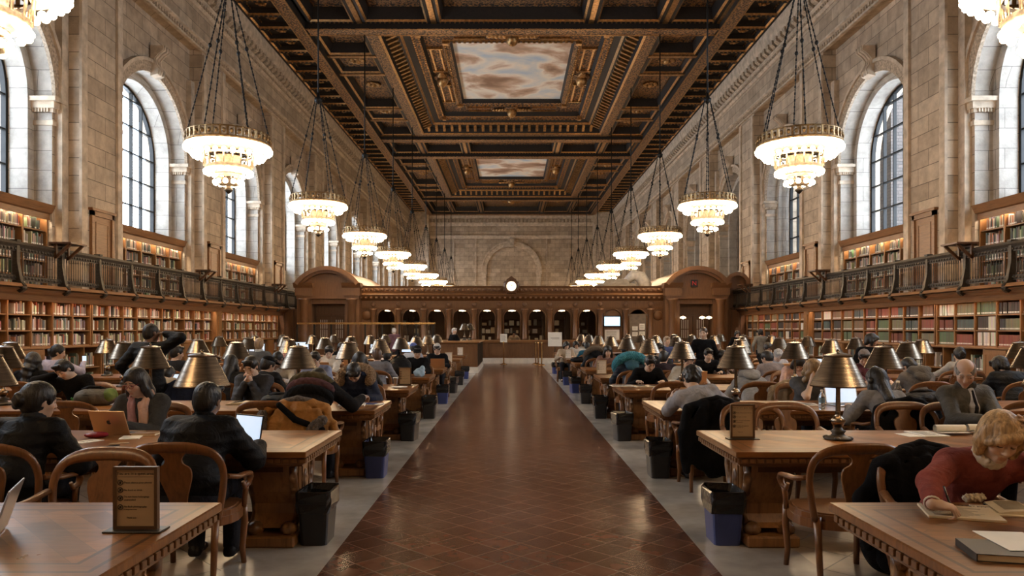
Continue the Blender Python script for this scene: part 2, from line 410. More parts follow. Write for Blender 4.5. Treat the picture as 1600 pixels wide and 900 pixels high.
# windows: iron grid and glass, daylight portals
m, nt, b = new_mat('window_glass')
out = nt.nodes['Material Output']; tr = N(nt, 'ShaderNodeBsdfTransparent'); gl = N(nt, 'ShaderNodeBsdfGlossy'); mx = N(nt, 'ShaderNodeMixShader')
gl.inputs['Roughness'].default_value = .05; tr.inputs[0].default_value = (.97,.985,1,1)
mx.inputs[0].default_value = .05
nt.links.new(tr.outputs[0], mx.inputs[1]); nt.links.new(gl.outputs[0], mx.inputs[2]); nt.links.new(mx.outputs[0], out.inputs[0])
M['glass'] = m
wn = 0
for sx in (-1, 1):
    first = None
    for yc in BC:
        wn += 1
        if first is None:
            fr_ = MB(); x0, x1 = .05, .17
            path = [(-RI, SILL)]+arch_pts(0, RI, SPR)+[(RI, SILL)]
            fr_.tube([(.11, y, z) for y, z in path], (.07,.09), sec=[(1,1),(-1,1),(-1,-1),(1,-1)], up=(1,0,0), smooth=False)
            fr_.box(.03,.19,-RI,RI,SILL,SILL+.12)
            for y in (-1.41,-.7,0,.7,1.41):
                h = SPR+math.sqrt(RI*RI-y*y); t_ = .05 if y else .075
                fr_.box(.05,.17,y-t_/2,y+t_/2,SILL,h)
            z = SILL+.95
            while z < SPR+RI-.2:
                hw = RI if z < SPR else math.sqrt(max(RI*RI-(z-SPR)**2, 0)); fr_.box(.06,.16,-hw,hw,z-.025,z+.025); z += .95
            gp = MB(); gp.add([(.11,y,z) for y, z in path], [tuple(range(len(path)))])
            r = empty('window_%d' % wn, (sx*GX if sx > 0 else sx*GX-.22, yc, 0)); struct(r)
            fr_.build('window_frame', M['black_metal'], r); gp.build('window_pane', M['glass'], r)
            first = r
        else:
            r = dup(first, (first.location.x, yc, 0)); r.name = 'window_%d' % wn
        if yc < 72 and (sx < 0 or yc < 32):
            l = bpy.data.lights.new('daylight_portal', 'AREA'); l.shape = 'RECTANGLE'; l.size = 5.4; l.size_y = 2*RI
            l.cycles.is_portal = True
            lo = bpy.data.objects.new('daylight_portal', l); C.objects.link(lo)
            lo.location = (sx*14.15, yc, 7.9); lo.rotation_euler = (0, -sx*-PI/2, 0)

# end walls
e = MB()
e.box(-15,15,YE,YE+.6,-.2,17.1)
o = struct(e.build('wall_end', M['stone_end']))
t = MB()
for x0, x1 in ((-12.3,-9.9), (9.9,12.3)): t.box(x0, x1, YE-.9, YE, 0, 15.7)
def runx(prof, mi=0): t.mi = mi; t.prism([(YE-a, z) for a, z in prof], 'x', -12.2, 12.2)
runx([(0,15.9),(.34,15.9),(.34,15.62),(.3,15.3),(.2,15.05),(.2,14.95),(0,14.95)])
runx([(0,14.55),(.2,14.55),(.12,14.25),(.05,14.15),(0,14.15)]); runx([(0,13.0),(.16,13.0),(.05,12.7),(0,12.62)])
for k in range(44): t.box(-9.7+k*.45, -9.7+k*.45+.26, YE-.36, YE, 14.56, 14.93)
t.mi = 0
for r0, r1, d in ((3.05,3.5,.18), (3.5,3.7,.3)):
    A = [(r0*math.cos(PI*i/24), 8.6+r0*math.sin(PI*i/24)) for i in range(25)]; B_ = [(r1*math.cos(PI*i/24), 8.6+r1*math.sin(PI*i/24)) for i in range(25)]
    t.prism(A+B_[::-1], 'y', YE-d, YE)
for sx in (-1,1):
    t.box(min(sx*3.05,sx*3.6), max(sx*3.05,sx*3.6), YE-.2, YE, 2, 8.3); t.box(min(sx*2.95,sx*3.75), max(sx*2.95,sx*3.75), YE-.3, YE, 8.3, 8.6)
    for x in (4.3, 7.0, 9.4): t.box(sx*x-.06, sx*x+.06, YE-.1, YE, 2, 12.6)
t.prism([(-.3,11.6),(.3,11.6),(.4,12.5),(-.4,12.5)], 'y', YE-.5, YE)
t.build('mouldings', M['stone_trim'], o)
struct(MB().box(-15,15,YB-.5,YB,-.2,17.1).build('wall_back', M['stone_end']))
# dark brick block outside, close to the right-hand windows beyond the second
blk = MB(); blk.box(16.2, 26, 31.5, 95, -3, 22)
for yy in range(34, 92, 5):
    for zz in (3, 8, 13): blk.box(16.05, 16.2, yy, yy+2, zz, zz+.2); blk.box(16.05, 16.2, yy, yy+2, zz+2.8, zz+3)
M['dark_brick'] = stone('courtyard_brick', (.09,.07,.06), (.06,.05,.045), .4, .14)
tag(struct(blk.build('exterior_wall', M['dark_brick'])), 'dark courtyard building seen through the far right windows', 'building')

# ------------------------------------------------------------------ coffered ceiling
def gilt(name, base, gold, thr, scale, bs=1.2, rough=.42):
    m, nt, b = new_mat(name); v = coords(nt)
    vo = N(nt, 'ShaderNodeTexVoronoi', feature='SMOOTH_F1'); vo.inputs['Scale'].default_value = scale; nt.links.new(v, vo.inputs['Vector'])
    n = noise(nt, v, scale*1.3, 5, .6, 1.5)
    a = N(nt, 'ShaderNodeMath', operation='ADD'); nt.links.new(vo.outputs['Distance'], a.inputs[0]); nt.links.new(n, a.inputs[1])
    r = ramp(nt, a.outputs[0], [(thr-.1, (0,0,0)), (thr+.02, (.25,)*3), (thr+.16, (1,1,1))])
    nt.links.new(mix(nt, r, base, gold), b.inputs['Base Color'])
    nt.links.new(r, b.inputs['Metallic']); b.inputs['Roughness'].default_value = rough
    bump(nt, b, a.outputs[0], bs, .06); return m
M['gilt'] = gilt('gilded_carving', (.014,.007,.004), (.42,.22,.09), .93, 10)
M['gilt_dense'] = gilt('dense_gilding', (.022,.011,.006), (.5,.28,.125), .85, 12)
M['gold'] = simple('old_gold', (.5,.29,.12), .38, 1, var=.5, vs=9, bmp=.5, bs=30)
m, nt, b = new_mat('clouded_ceiling_canvas'); v = coords(nt, (.3,.36,1))
n1 = noise(nt, v, 1.15, 8, .52, .35)
nt.links.new(ramp(nt, n1, [(.32,(.34,.19,.11)), (.42,(.66,.43,.28)), (.5,(1,.88,.72)), (.57,(.8,.78,.72)), (.68,(.5,.62,.72))]), b.inputs['Base Color'])
b.inputs['Roughness'].default_value = .75; M['clouds'] = m
ce = MB(); CM = [M['walnut'], M['gilt'], M['gilt_dense'], M['gold'], M['clouds']]
def ring(cx, cy_, a, b_, mi=0):          # a, b_: (hx, hy, z) outer and inner rectangles
    ce.mi = mi
    A = [(cx+sx*a[0], cy_+sy*a[1], a[2]) for sx, sy in ((-1,-1),(1,-1),(1,1),(-1,1))]
    B_ = [(cx+sx*b_[0], cy_+sy*b_[1], b_[2]) for sx, sy in ((-1,-1),(1,-1),(1,1),(-1,1))]
    for i in range(4): ce.quad(A[i], B_[i], B_[(i+1)%4], A[(i+1)%4])
def flat(cx, cy_, hx, hy, z, mi=0): ce.mi = mi; ce.quad((cx-hx,cy_-hy,z),(cx-hx,cy_+hy,z),(cx+hx,cy_+hy,z),(cx+hx,cy_-hy,z))
def rosette(x, y, z, r, n=8):
    ce.mi = 3
    ce.sphere((x,y,z), (r*.35,r*.35,r*.3), 8, 5)
    for k in range(n):
        a = 2*PI*k/n; ce.sphere((x+r*.62*math.cos(a), y+r*.62*math.sin(a), z+.02), (r*.3,r*.3,r*.14), 6, 4)
def coffer(x0, x1, y0, y1, d=.35, fancy=True, z=HC):
    cx, cy_, hx, hy = (x0+x1)/2, (y0+y1)/2, (x1-x0)/2, (y1-y0)/2
    f1 = min(.16, hx*.15, hy*.15)
    ring(cx, cy_, (hx,hy,z), (hx-f1,hy-f1,z-.03), 0)
    ring(cx, cy_, (hx-f1,hy-f1,z-.03), (hx-f1*1.6,hy-f1*1.6,z+.04), 3)
    ring(cx, cy_, (hx-f1*1.6,hy-f1*1.6,z+.04), (hx-f1*2,hy-f1*2,z+d), 0)
    i = f1*2
    if fancy and hx > .8 and hy > .8:
        ring(cx, cy_, (hx-i,hy-i,z+d), (hx-i-.1,hy-i-.1,z+d-.05), 3); ring(cx, cy_, (hx-i-.1,hy-i-.1,z+d-.05), (hx-i-.3,hy-i-.3,z+d), 1)
        flat(cx, cy_, hx-i-.3, hy-i-.3, z+d, 2)
        rosette(cx, cy_, z+d-.08, min(hx,hy)*.42)
    else:
        flat(cx, cy_, hx-i, hy-i, z+d, 0)
        rosette(cx, cy_, z+d-.05, min(hx,hy)*.4, 6)
        ce.mi = 3
        for sx in (-1,1):
            for k in range(5): ce.cbox(cx+sx*(hx-i-.07), cy_+(k-2)*hy*.3, z+d-.04, .05,.09,.06)
    ce.mi = 3
    if y0 < 56 and hx > .6:                 # bead rows on the rims
        n_ = int(hx*2/.22)
        for k in range(n_): ce.cbox(cx-hx+f1*.5+(2*hx-f1)*(k+.5)/n_, y1-f1*.45, z-.03, .07,.05,.05)
Y0 = 4.0
def strip_beam(x0, x1, y0, y1, drop, mi=1, bead=True):
    ce.mi = 0; ce.box(x0, x1, y0, y1, HC-drop+.03, HC+.05)
    ce.mi = mi; ce.box(x0+.07, x1-.07, y0+.0, y1-.0, HC-drop, HC-drop+.03)
    ce.mi = 3
    for x in ((x0+.035), (x1-.035)):
        if x1-x0 < y1-y0: ce.box(x-.03, x+.03, y0, y1, HC-drop-.02, HC-drop+.03)
    if x1-x0 >= y1-y0:
        for y in (y0+.035, y1-.035): ce.box(x0, x1, y-.03, y+.03, HC-drop-.02, HC-drop+.03)
for sx in (-1, 1):
    y = Y0
    while y < YE-.5:
        x0, x1 = sorted((sx*11.94, sx*10.12))
        coffer(x0, x1, y, min(y+1.45, YE-.3), .25, False); y += 1.45
    x0, x1 = sorted((sx*10.12, sx*9.5)); strip_beam(x0, x1, Y0, YE-.3, .32, 2)
    ce.mi = 0; x0, x1 = sorted((sx*12.4, sx*11.94)); ce.box(x0, x1, YB, YE, HC-.02, HC+.2)
PC = (19.0, 44.0, 69.0)
def panel(cy_):
    near = cy_ < 50
    A = [(7.0,9.5,15.7)]
    seq = [((6.95,9.45,15.62),3), ((6.4,8.9,15.62),2), ((6.3,8.8,15.7),3), ((6.2,8.7,16.05),0), ((5.55,8.05,16.1),0), ((5.45,7.95,16.22),3), ((5.1,7.6,16.35),0),
           ((5.02,7.52,16.35),3), ((4.8,7.3,16.4),1), ((4.72,7.22,16.45),3), ((4.6,7.1,16.72),0), ((3.7,5.6,16.75),1), ((3.62,5.52,16.68),3), ((3.5,5.4,16.68),0), ((3.3,5.2,16.74),2), ((3.2,5.1,17.0),0)]
    prev = A[0]
    for (r, mi) in seq: ring(0, cy_, prev, r, mi); prev = r
    flat(0, cy_, 3.2, 5.1, 17.0, 4)
    # scroll brackets under the cove, all round
    def br(x, y, ax):
        ce.mi = 3
        if ax == 'x': ce.prism([(x,15.78),(x+(.5 if x < 0 else -.5),16.0),(x+(.55 if x < 0 else -.55),16.1),(x,16.1)], 'y', y-.09, y+.09)
        else:
            s = 1 if y < cy_ else -1
            ce.prism([(y,15.78),(y+s*.5,16.0),(y+s*.55,16.1),(y,16.1)], 'x', x-.09, x+.09)
    y = cy_-8.5
    while y < cy_+8.5:
        for x in (-6.18, 6.18): br(x, y, 'x')
        y += .55
    x = -5.9
    while x < 6:
        br(x, cy_+8.68, 'y'); br(x, cy_-8.68, 'y'); x += .55
    # beads
    ce.mi = 3
    y = cy_-7.4
    while y < cy_+7.4:
        for xx, zz in ((5.05,16.33), (4.76,16.42), (3.56,16.66)):
            if abs(y-cy_) < (7.4 if xx > 4 else 5.4):
                for s in (-1,1): ce.cbox(s*xx, y, zz, .09, .14, .09)
        y += .28
    x = -5.0
    while x < 5.0:
        for s in (-1,1): ce.cbox(x, cy_+s*7.55, 16.33, .14, .09, .09)
        if abs(x) < 3.5:
            for s in (-1,1): ce.cbox(x, cy_+s*5.46, 16.66, .14, .09, .09)
        x += .28
    # cherub heads with wings at the middle of each side; strapwork blocks at the corners
    for x, y in ((-4.15,cy_), (4.15,cy_), (0,cy_+6.35), (0,cy_-6.35)):
        ce.mi = 3; ce.sphere((x,y,16.5), (.34,.36,.4), 12, 8)
        for k in range(5):
            for s in (-1,1):
                if abs(x) > 1: ce.sphere((x, y+s*(.4+.12*k), 16.62), (.3-.03*k,.12,.1), 7, 5)
                else: ce.sphere((x+s*(.4+.2*k), y, 16.62), (.16,.3-.03*k,.1), 7, 5)
        ce.mi = 2
        ce.sphere((x, y, 16.7), (.6,.6,.12), 12, 5)
    ce.mi = 3
    for sx in (-1,1):
        for sy in (-1,1):
            for yy in (1.2, 4.6): ce.box(sx*4.15-.42, sx*4.15+.42, cy_+sy*yy-.06, cy_+sy*yy+.06, 16.6, 16.75)
            ce.box(sx*4.15-.3, sx*4.15-.2, cy_+sy*1.3 if sy > 0 else cy_-4.5, cy_+4.5 if sy > 0 else cy_-1.3, 16.64, 16.75)
            ce.box(sx*4.15+.2, sx*4.15+.3, cy_+sy*1.3 if sy > 0 else cy_-4.5, cy_+4.5 if sy > 0 else cy_-1.3, 16.64, 16.75)
            ce.box(sx*4.7-.12, sx*4.7+.12, cy_+sy*7.3-.12, cy_+sy*7.3+.12, 16.2, 16.5); ce.box(sx*3.5-.15, sx*3.5+.15, cy_+sy*5.4-.15, cy_+sy*5.4+.15, 16.55, 16.75)
            ce.box(min(sx*1.4,sx*3.0), max(sx*1.4,sx*3.0), cy_+sy*6.35-.45, cy_+sy*6.35-.38, 16.64,16.75); ce.box(min(sx*1.4,sx*3.0), max(sx*1.4,sx*3.0), cy_+sy*6.35+.38, cy_+sy*6.35+.45, 16.64,16.75)
    # side coffers between the panel and the long beams
    for sx in (-1,1):
        for a, b_ in ((-9.5,-6.1), (-6.1,-3.4), (-3.4,3.0), (3.0,5.5), (5.5,9.5)):
            x0, x1 = sorted((sx*9.5, sx*7.0))
            coffer(x0, x1, cy_+a+.1, cy_+b_-.1, .55 if b_-a > 3 else .3)
            ce.mi = 3; ce.box(x0, x1, cy_+b_-.13, cy_+b_+.13, HC-.06, HC+.05)
for c_ in PC: panel(c_)
edges = [Y0] + [v for c_ in PC for v in (c_-9.5, c_+9.5)] + [YE-.3]
for a, b_ in zip(edges[0::2], edges[1::2]):
    strip_beam(-9.5, 9.5, a, min(a+.75, b_), .3, 2); strip_beam(-9.5, 9.5, max(b_-.75, a), b_, .3, 2)
    if b_-a > 2:
        xs = [-9.5,-7,-3.6,3.6,7,9.5]
        for x0, x1 in zip(xs, xs[1:]):
            coffer(x0+.12, x1-.12, a+.75, b_-.75, .6)
            ce.mi = 3; ce.box(x1-.12, x1+.12, a+.75, b_-.75, HC-.06, HC+.05)
ce.mi = 0
ce.box(-13.5, 13.5, YB-.3, Y0, HC, HC+.2); ce.box(-14.5, 14.5, YB-.5, YE+.5, 17.05, 17.2)
struct(ce.build('ceiling', CM))
# ------------------------------------------------------------------ gallery, bookcases, books
rnd = random.Random(7)
GF, GXR = 2.6, 11.2                      # gallery floor level, rail plane
m, nt, b = new_mat('book_cloth'); oi = N(nt, 'ShaderNodeObjectInfo'); nt.links.new(oi.outputs['Color'], b.inputs['Base Color']); b.inputs['Roughness'].default_value = .6; M['book'] = m
m, nt, b = new_mat('book_cloth_mixed'); at = N(nt, 'ShaderNodeAttribute'); at.attribute_name = 'Col'; nt.links.new(at.outputs['Color'], b.inputs['Base Color']); b.inputs['Roughness'].default_value = .6; M['books'] = m
PAL_L = [(.66,.58,.46),(.72,.66,.56),(.7,.64,.55),(.33,.27,.2),(.16,.11,.08),(.08,.07,.07),(.35,.1,.06),(.28,.2,.12),(.1,.12,.12),(.62,.56,.48),(.42,.3,.2),(.2,.17,.15),(.5,.38,.26),(.12,.1,.09),(.4,.16,.1)]
PAL_U = [(.06,.05,.05),(.3,.26,.2),(.5,.45,.36),(.12,.1,.08),(.36,.12,.06),(.08,.1,.09),(.2,.16,.12),(.42,.34,.24),(.1,.16,.1),(.55,.5,.42),(.05,.05,.06)]
SETS = [(.1,.13,.07),(.24,.07,.045),(.14,.04,.025),(.6,.56,.48),(.04,.036,.033),(.07,.09,.085),(.16,.1,.06),(.17,.15,.09),(.05,.036,.03),(.03,.03,.032)]
BOOKS = []                                # (shelf key, x, y, z, thick, depth, high, lean, colour, sx, group)
def fill(sx, xf, y0, y1, z, hmax, pal, group, sets=False, dens=.93):
    """books standing in a row along y, spines facing the hall at |x| = xf"""
    y = y0+.015; run = None
    while y < y1-.03:
        if sets:
            if run is None or rnd.random() < .02: run = rnd.choice(pal); rt = rnd.uniform(.035,.055); rh = hmax*rnd.uniform(.78,.93)
            t, h, col = rt, rh, tuple(c*rnd.uniform(.85,1.12) for c in run)
        else:
            t, h = rnd.uniform(.02,.055), hmax*rnd.uniform(.62,.92); col = tuple(c*rnd.uniform(.75,1.15) for c in rnd.choice(pal))
        if y+t > y1: break
        if rnd.random() < dens: BOOKS.append((xf+rnd.uniform(0,.02 if not sets else .006), y, z, t, rnd.uniform(.15,.19), h, 0 if sets else (rnd.uniform(-.12,.12) if rnd.random() < .1 else 0), col, sx, group))
        elif not sets: y += rnd.uniform(.03,.12)
        y += t+.002

def lower_bookcase(sx, y0, y1, label):
    t = empty('bookcase', (0,0,0), 0, label, 'bookcase', 'bookcases under the galleries')
    L = y1-y0; nc = max(1, round(L/.8)); cw = L/nc
    def X(a, b): return (min(sx*a, sx*b), max(sx*a, sx*b))
    b = MB(); b.box(*X(12.2,12.28), y0, y1, .1, 2.42); b.build('back_panel', M['oak_dark'], t)
    b = MB(); b.box(*X(11.15,12.2), y0, y1, 1.17, 1.21); b.box(*X(11.12,12.2), y0, y1, 1.185, 1.2); b.build('ledge', M['oak_y'], t)
    b = MB(); b.box(*X(11.17,12.2), y0, y1, 0, .12); b.build('plinth', M['oak_dark'], t)
    for z in (1.24, 1.62, 2.0): b = MB(); b.box(*X(11.47,12.2), y0, y1, z-.028, z); b.build('shelf', M['oak_y'], t)
    b = MB(); b.box(*X(11.2,12.2), y0, y1, .62, .65); b.build('base_shelf', M['oak_y'], t)
    b = MB(); b.prism([(sx*11.42,2.36),(sx*11.46,2.44),(sx*12.2,2.44),(sx*12.2,2.36)], 'y', y0, y1); b.build('cornice', M['oak_y'], t)
    for i in range(nc+1):
        y = y0+i*cw; y = min(max(y, y0+.02), y1-.02); b = MB(); b.box(*X(11.45,12.2), y-.018, y+.018, 1.21, 2.37); b.box(*X(11.16,12.2), y-.018, y+.018, .12, 1.17); b.build('upright', M['oak_z'], t)
    for i in range(nc):
        if i % 5 == 1:
            b = MB(); a, c = y0+i*cw, y0+(i+1)*cw
            b.box(*X(11.13,11.17), a+.01, c-.01, .12, 1.16)
            for (ya, yb, za, zb) in ((a+.08,c-.08,.2,.24),(a+.08,c-.08,1.04,1.08),(a+.08,a+.12,.24,1.04),(c-.12,c-.08,.24,1.04)): b.box(*X(11.12,11.14), ya, yb, za, zb)
            d = b.build('door', M['oak_z'], t)
    for i in range(nc):
        a, c = y0+i*cw+.02, y0+(i+1)*cw-.02
        if c < 15.8: continue
        for z in (1.24, 1.62, 2.0):
            sets = (sx > 0)
            fill(sx, 11.49, a, c-rnd.uniform(0,.22 if not sets else .08), z, .345, SETS if sets else PAL_L, 'books on the shelves under the %s gallery' % ('right' if sx > 0 else 'left'), sets)
        if i % 5 != 1:
            for z in (.12, .65): fill(sx, 11.22, a, c-rnd.uniform(.05,.3), z, .42, PAL_U, 'books on the low shelves below the ledge', False)
    return t
def upper_bookcase(sx, yc, label):
    t = empty('bookcase', (0,0,0), 0, label, 'bookcase', 'bookcases under the tall windows')
    y0, y1 = yc-RO+.02, yc+RO-.02
    def X(a, b): return (min(sx*a, sx*b), max(sx*a, sx*b))
    b = MB(); b.box(*X(13.2,13.28), y0, y1, GF, 4.75); b.build('back_panel', M['oak_dark'], t)
    n = 5; cw = (y1-y0)/n
    for z in (2.68, 3.1, 3.52, 3.94, 4.36): b = MB(); b.box(*X(12.93,13.2), y0, y1, z-.03, z); b.build('shelf', M['oak_y'], t)
    for i in range(n+1):
        y = min(max(y0+i*cw, y0+.03), y1-.03); b = MB(); b.box(*X(12.9,13.2), y-.025, y+.025, GF, 4.72); b.build('upright', M['oak_z'], t)
    b = MB(); b.prism([(sx*12.88,4.75),(sx*12.88,4.66),(sx*12.85,4.66),(sx*12.85,4.82),(sx*12.78,4.85),(sx*12.72,4.98),(sx*12.68,5.06),(sx*13.28,5.06),(sx*13.28,4.75)], 'y', y0, y1)
    for k in range(3): y = y0+(k+.5)*(y1-y0)/3; b.prism([(sx*12.77,4.86),(sx*12.75,4.95),(sx*12.8,4.95)], 'y', y-.12, y+.12)
    b.build('cornice', M['oak_gallery'], t)
    b = MB(); b.box(*X(12.93,12.99), y0+.1, y1-.1, 4.73, 4.75); b.build('strip_light', M['shelf_light'], t)
    for i in range(n):
        for z in (2.68, 3.1, 3.52, 3.94, 4.36):
            g = 'books in the bookcases under the tall windows'
            fill(sx, 12.95, y0+i*cw+.03, y0+(i+1)*cw-.03-rnd.uniform(0,.25), z, .38, PAL_U, g)
M['shelf_light'] = emit('shelf_strip_light', (1,.8,.56), SHELF_STRENGTH)
ORD = ['nearest','second','third','fourth']
for sx in (-1, 1):
    side = 'left' if sx < 0 else 'right'
    for k, (a, b_) in enumerate(((11.7,19.95),(20.0,28.1),(28.6,36.0))):
        lower_bookcase(sx, a, b_, '%s oak bookcase on the floor under the %s gallery, full of books' % (ORD[k], side))
    p = MB(); p.box(min(sx*11.3,sx*12.25), max(sx*11.3,sx*12.25), 28.12, 28.58, 0, 2.44)
    p_ = p.build('pilaster', M['oak_z']); q_ = MB(); q_.box(min(sx*11.26,sx*11.3), max(sx*11.26,sx*11.3), 28.2, 28.5, 1.3, 2.2); q_.build('raised_panel', M['oak_y'], p_)
    tag(struct(p_), 'oak pier between the bookcases under the %s gallery' % side, 'pilaster')
    for k, yc in enumerate(BC[1:4]): upper_bookcase(sx, yc, '%s gallery bookcase under a tall window on the %s wall' % (ORD[k], side))
    # gallery slab with moulded fascia and strip light
    g = MB(); X = lambda a: sx*a
    g.prism([(X(11.1),2.6),(X(12.32),2.6),(X(12.32),2.45),(X(11.42),2.45),(X(11.37),2.42),(X(11.36),2.3),(X(11.3),2.32),(X(11.26),2.44),(X(11.18),2.48),(X(11.14),2.52),(X(11.04),2.56)], 'y', YB, 37.6)
    g.prism([(X(10.98),2.6),(X(11.04),2.68),(X(11.34),2.68),(X(11.34),2.6)], 'y', YB, 37.6)
    for yc in BC[:4]: g.box(min(X(12.3),X(13.79)), max(X(12.3),X(13.79)), yc-RO+.005, yc+RO-.005, 2.5, 2.6)
    struct(g.build('gallery_floor', M['oak_gallery'])); bpy.context.view_layer.objects
    st = MB(); st.box(min(X(11.39),X(11.43)), max(X(11.39),X(11.43)), 12, 36, 2.41, 2.43)
    tag(st.build('strip_light', M['shelf_light']), 'long strip light under the %s gallery edge' % side, 'light')
# railing sections
def railing():
    r = empty('gallery_railing', (0,0,0), 0, None, 'railing')
    L = 1.66
    a = MB(); a.prism([(-.05,.84),(-.07,.9),(-.05,.96),(.05,.96),(.07,.9),(.05,.84)], 'y', 0, L); a.box(-.03,.03,0,L,.74,.84)
    for k in range(14): a.sphere((-.035, (k+.5)*L/14, .79), (.02,.05,.035), 6, 4)
    a.build('top_rail', M['bronze'], r)
    a = MB(); a.box(-.035,.035,0,L,.09,.2)
    for k in range(14): a.sphere((-.035, (k+.5)*L/14, .145), (.02,.05,.035), 6, 4)
    a.build('bottom_rail', M['bronze'], r)
    a = MB()
    for k in range(15):
        y = .09+(k+.5)*(L-.18)/15
        a.lathe([(.008,.2),(.016,.24),(.009,.28),(.009,.62),(.017,.68),(.009,.74)], 6, (0,y,0), cap=False)
    a.build('baluster_panel', M['bronze'], r)
    a = MB()
    pr = [(-.06,.97),(.05,.97),(.05,.05),(-.02,-.12),(-.12,-.2),(-.2,-.14),(-.22,-.02),(-.16,.04),(-.13,.12),(-.1,.3),(-.065,.5),(-.06,.7)]
    a.prism(pr, 'y', -.05, .05); a.lathe([(.03,-.07),(.07,-.07),(.07,.07),(.03,.07)], 10, (-.15,0,-.08), axis='y'); a.box(-.08,.08,-.07,.07,.96,1.0)
    a.build('bracket_post', M['bronze'], r)
    return r
ru = railing(); first = True
for sx in (-1, 1):
    side = 'left' if sx < 0 else 'right'
    for k in range(14):
        Y = 15.0+k*1.66-.12
        if Y > 37: break
        lab = '%s section of dark bronze railing along the %s gallery' % (['nearest','second','third','fourth','fifth','sixth','seventh','eighth','ninth','tenth','eleventh','twelfth','thirteenth','farthest'][k], side)
        # the section is modelled for the right side, bracket bulging into the hall
        if first: o = ru; first = False
        else: o = dup(ru)
        o.location = (sx*GXR, Y if sx > 0 else Y+1.66, 2.66); o.rotation_euler.z = 0 if sx > 0 else PI
        o['label'] = lab; o['group'] = 'bronze gallery railing sections'
    for k, Y in enumerate((18.15, 26.45, 34.75)):
        s = empty('reading_shelf', (sx*11.14, Y, 3.66), 0 if sx > 0 else PI, '%s dark wooden shelf bracketed out over the %s gallery railing' % (ORD[k], side), 'shelf', 'bracketed shelves on the gallery railings')
        a = MB(); a.prism([(-.42,.06),(-.42,.1),(.12,.1),(.12,.0),(.08,.0),(.08,.06)], 'y', -.34, .34); a.build('board', M['oak_dark'], s)
        for yy in (-.25, .25):
            a = MB(); a.tube([(.0,yy,-.28),(-.36,yy,.06)], (.03,.03), sec=[(1,1),(-1,1),(-1,-1),(1,-1)], smooth=False); a.box(-.03,.03,yy-.03,yy+.03,-.3,.06); a.build('bracket', M['oak_dark'], s)
# oak doors on the piers
dn = 0
for sx in (-1, 1):
    for Y in (21.95, 30.25, 38.55):
        dn += 1
        r = struct(empty('door_%d' % dn, (sx*12.3, Y, GF), 0 if sx > 0 else PI))
        a = MB(); a.box(-.09,0,-.6,-.47,0,2.5); a.box(-.09,0,.47,.6,0,2.5); a.box(-.09,0,-.6,.6,2.36,2.5); a.box(-.13,0,-.66,.66,2.5,2.58); a.build('door_frame', M['oak_gallery'], r)
        a = MB(); a.box(-.04,-.0,-.47,.47,0,2.36)
        for (ya,yb,za,zb) in ((-.34,.34,.3,.34),(-.34,.34,2.16,2.2),(-.34,-.3,.34,2.16),(.3,.34,.34,2.16)): a.box(-.055,-.03,ya,yb,za,zb)
        l = a.build('door_leaf', M['oak_gallery'], r); a = MB(); a.sphere((-.07,.4,1.05), .03); a.build('knob', M['brass_bright'], l)
# books: the 300 that show largest one by one, the rest as one mass
def book_mb(t, d, h):
    k = MB(); r = t*.3
    k.mi = 0; k.prism([(0,0),(r*.5,-r*.6 if False else 0),(t,0),(t,d),(0,d)][0:1]+[(t,0),(t,d),(0,d)], 'z', 0, h)
    k.mi = 1; k.quad((t*.12,-.0015,.02),(t*.88,-.0015,.02),(t*.88,-.0015,.055),(t*.12,-.0015,.055))
    return k
BOOKS.sort(key=lambda b_: -b_[5]*b_[3]*(1 if b_[2] > 1.2 else .05)/(b_[1]**2)*(.8 if b_[2] > 3.2 else 1) * (1 if b_[1] > 16.4 else .001))
MESHC = {}
mass = MB(); cols = []
cov = (0,1,2,3,4,5)
for i, (xf, y, z, t, d, h, lean, col, sx, grp) in enumerate(BOOKS):
    if i < 300:
        key = (round(t/.008), round(h/.03)); 
        if key not in MESHC: MESHC[key] = book_mb(key[0]*.008*.97, .17, key[1]*.03).mesh('book', [M['book'], M['white_paper']])
        o = bpy.data.objects.new('book', MESHC[key]); C.objects.link(o); o.color = c4(col)
        o.location = (sx*xf, y+(t if sx < 0 else 0), z+.001); o.rotation_euler = (0, 0, PI/2 if sx < 0 else PI/2)
        if sx < 0: o.rotation_euler.z = PI/2; o.location = (-xf, y, z+.001)
        else: o.rotation_euler.z = -PI/2; o.location = (xf, y+t, z+.001)
        tag(o, 'clothbound book standing in a row '+('on a bookcase under the left gallery' if sx < 0 and z < 2.4 else 'on a bookcase under the right gallery' if z < 2.4 else 'in a gallery bookcase under a tall window'), 'book', grp if z < 2.4 else 'books in the bookcases under the tall windows')
    else:
        x0, x1 = sorted((sx*xf, sx*(xf+d))); n0 = len(mass.f)
        mass.box(x0, x1, y, y+t, z+.001, z+h); cols += [col]*6
        xs = sx*(xf-.002); mass.quad((xs,y+t*.12,z+.02),(xs,y+t*.88,z+.02),(xs,y+t*.88,z+.055),(xs,y+t*.12,z+.055)); cols.append((.75,.72,.66))
o = mass.build('books', M['books'])
ca = o.data.color_attributes.new('Col', 'FLOAT_COLOR', 'CORNER')
arr = np.concatenate([np.tile(np.array([*c_, 1.0], 'f'), (4,1)) for c_ in cols]); ca.data.foreach_set('color', arr.ravel())
tag(o, 'the many other books packed on the wall bookcases', 'books', None, 'stuff')

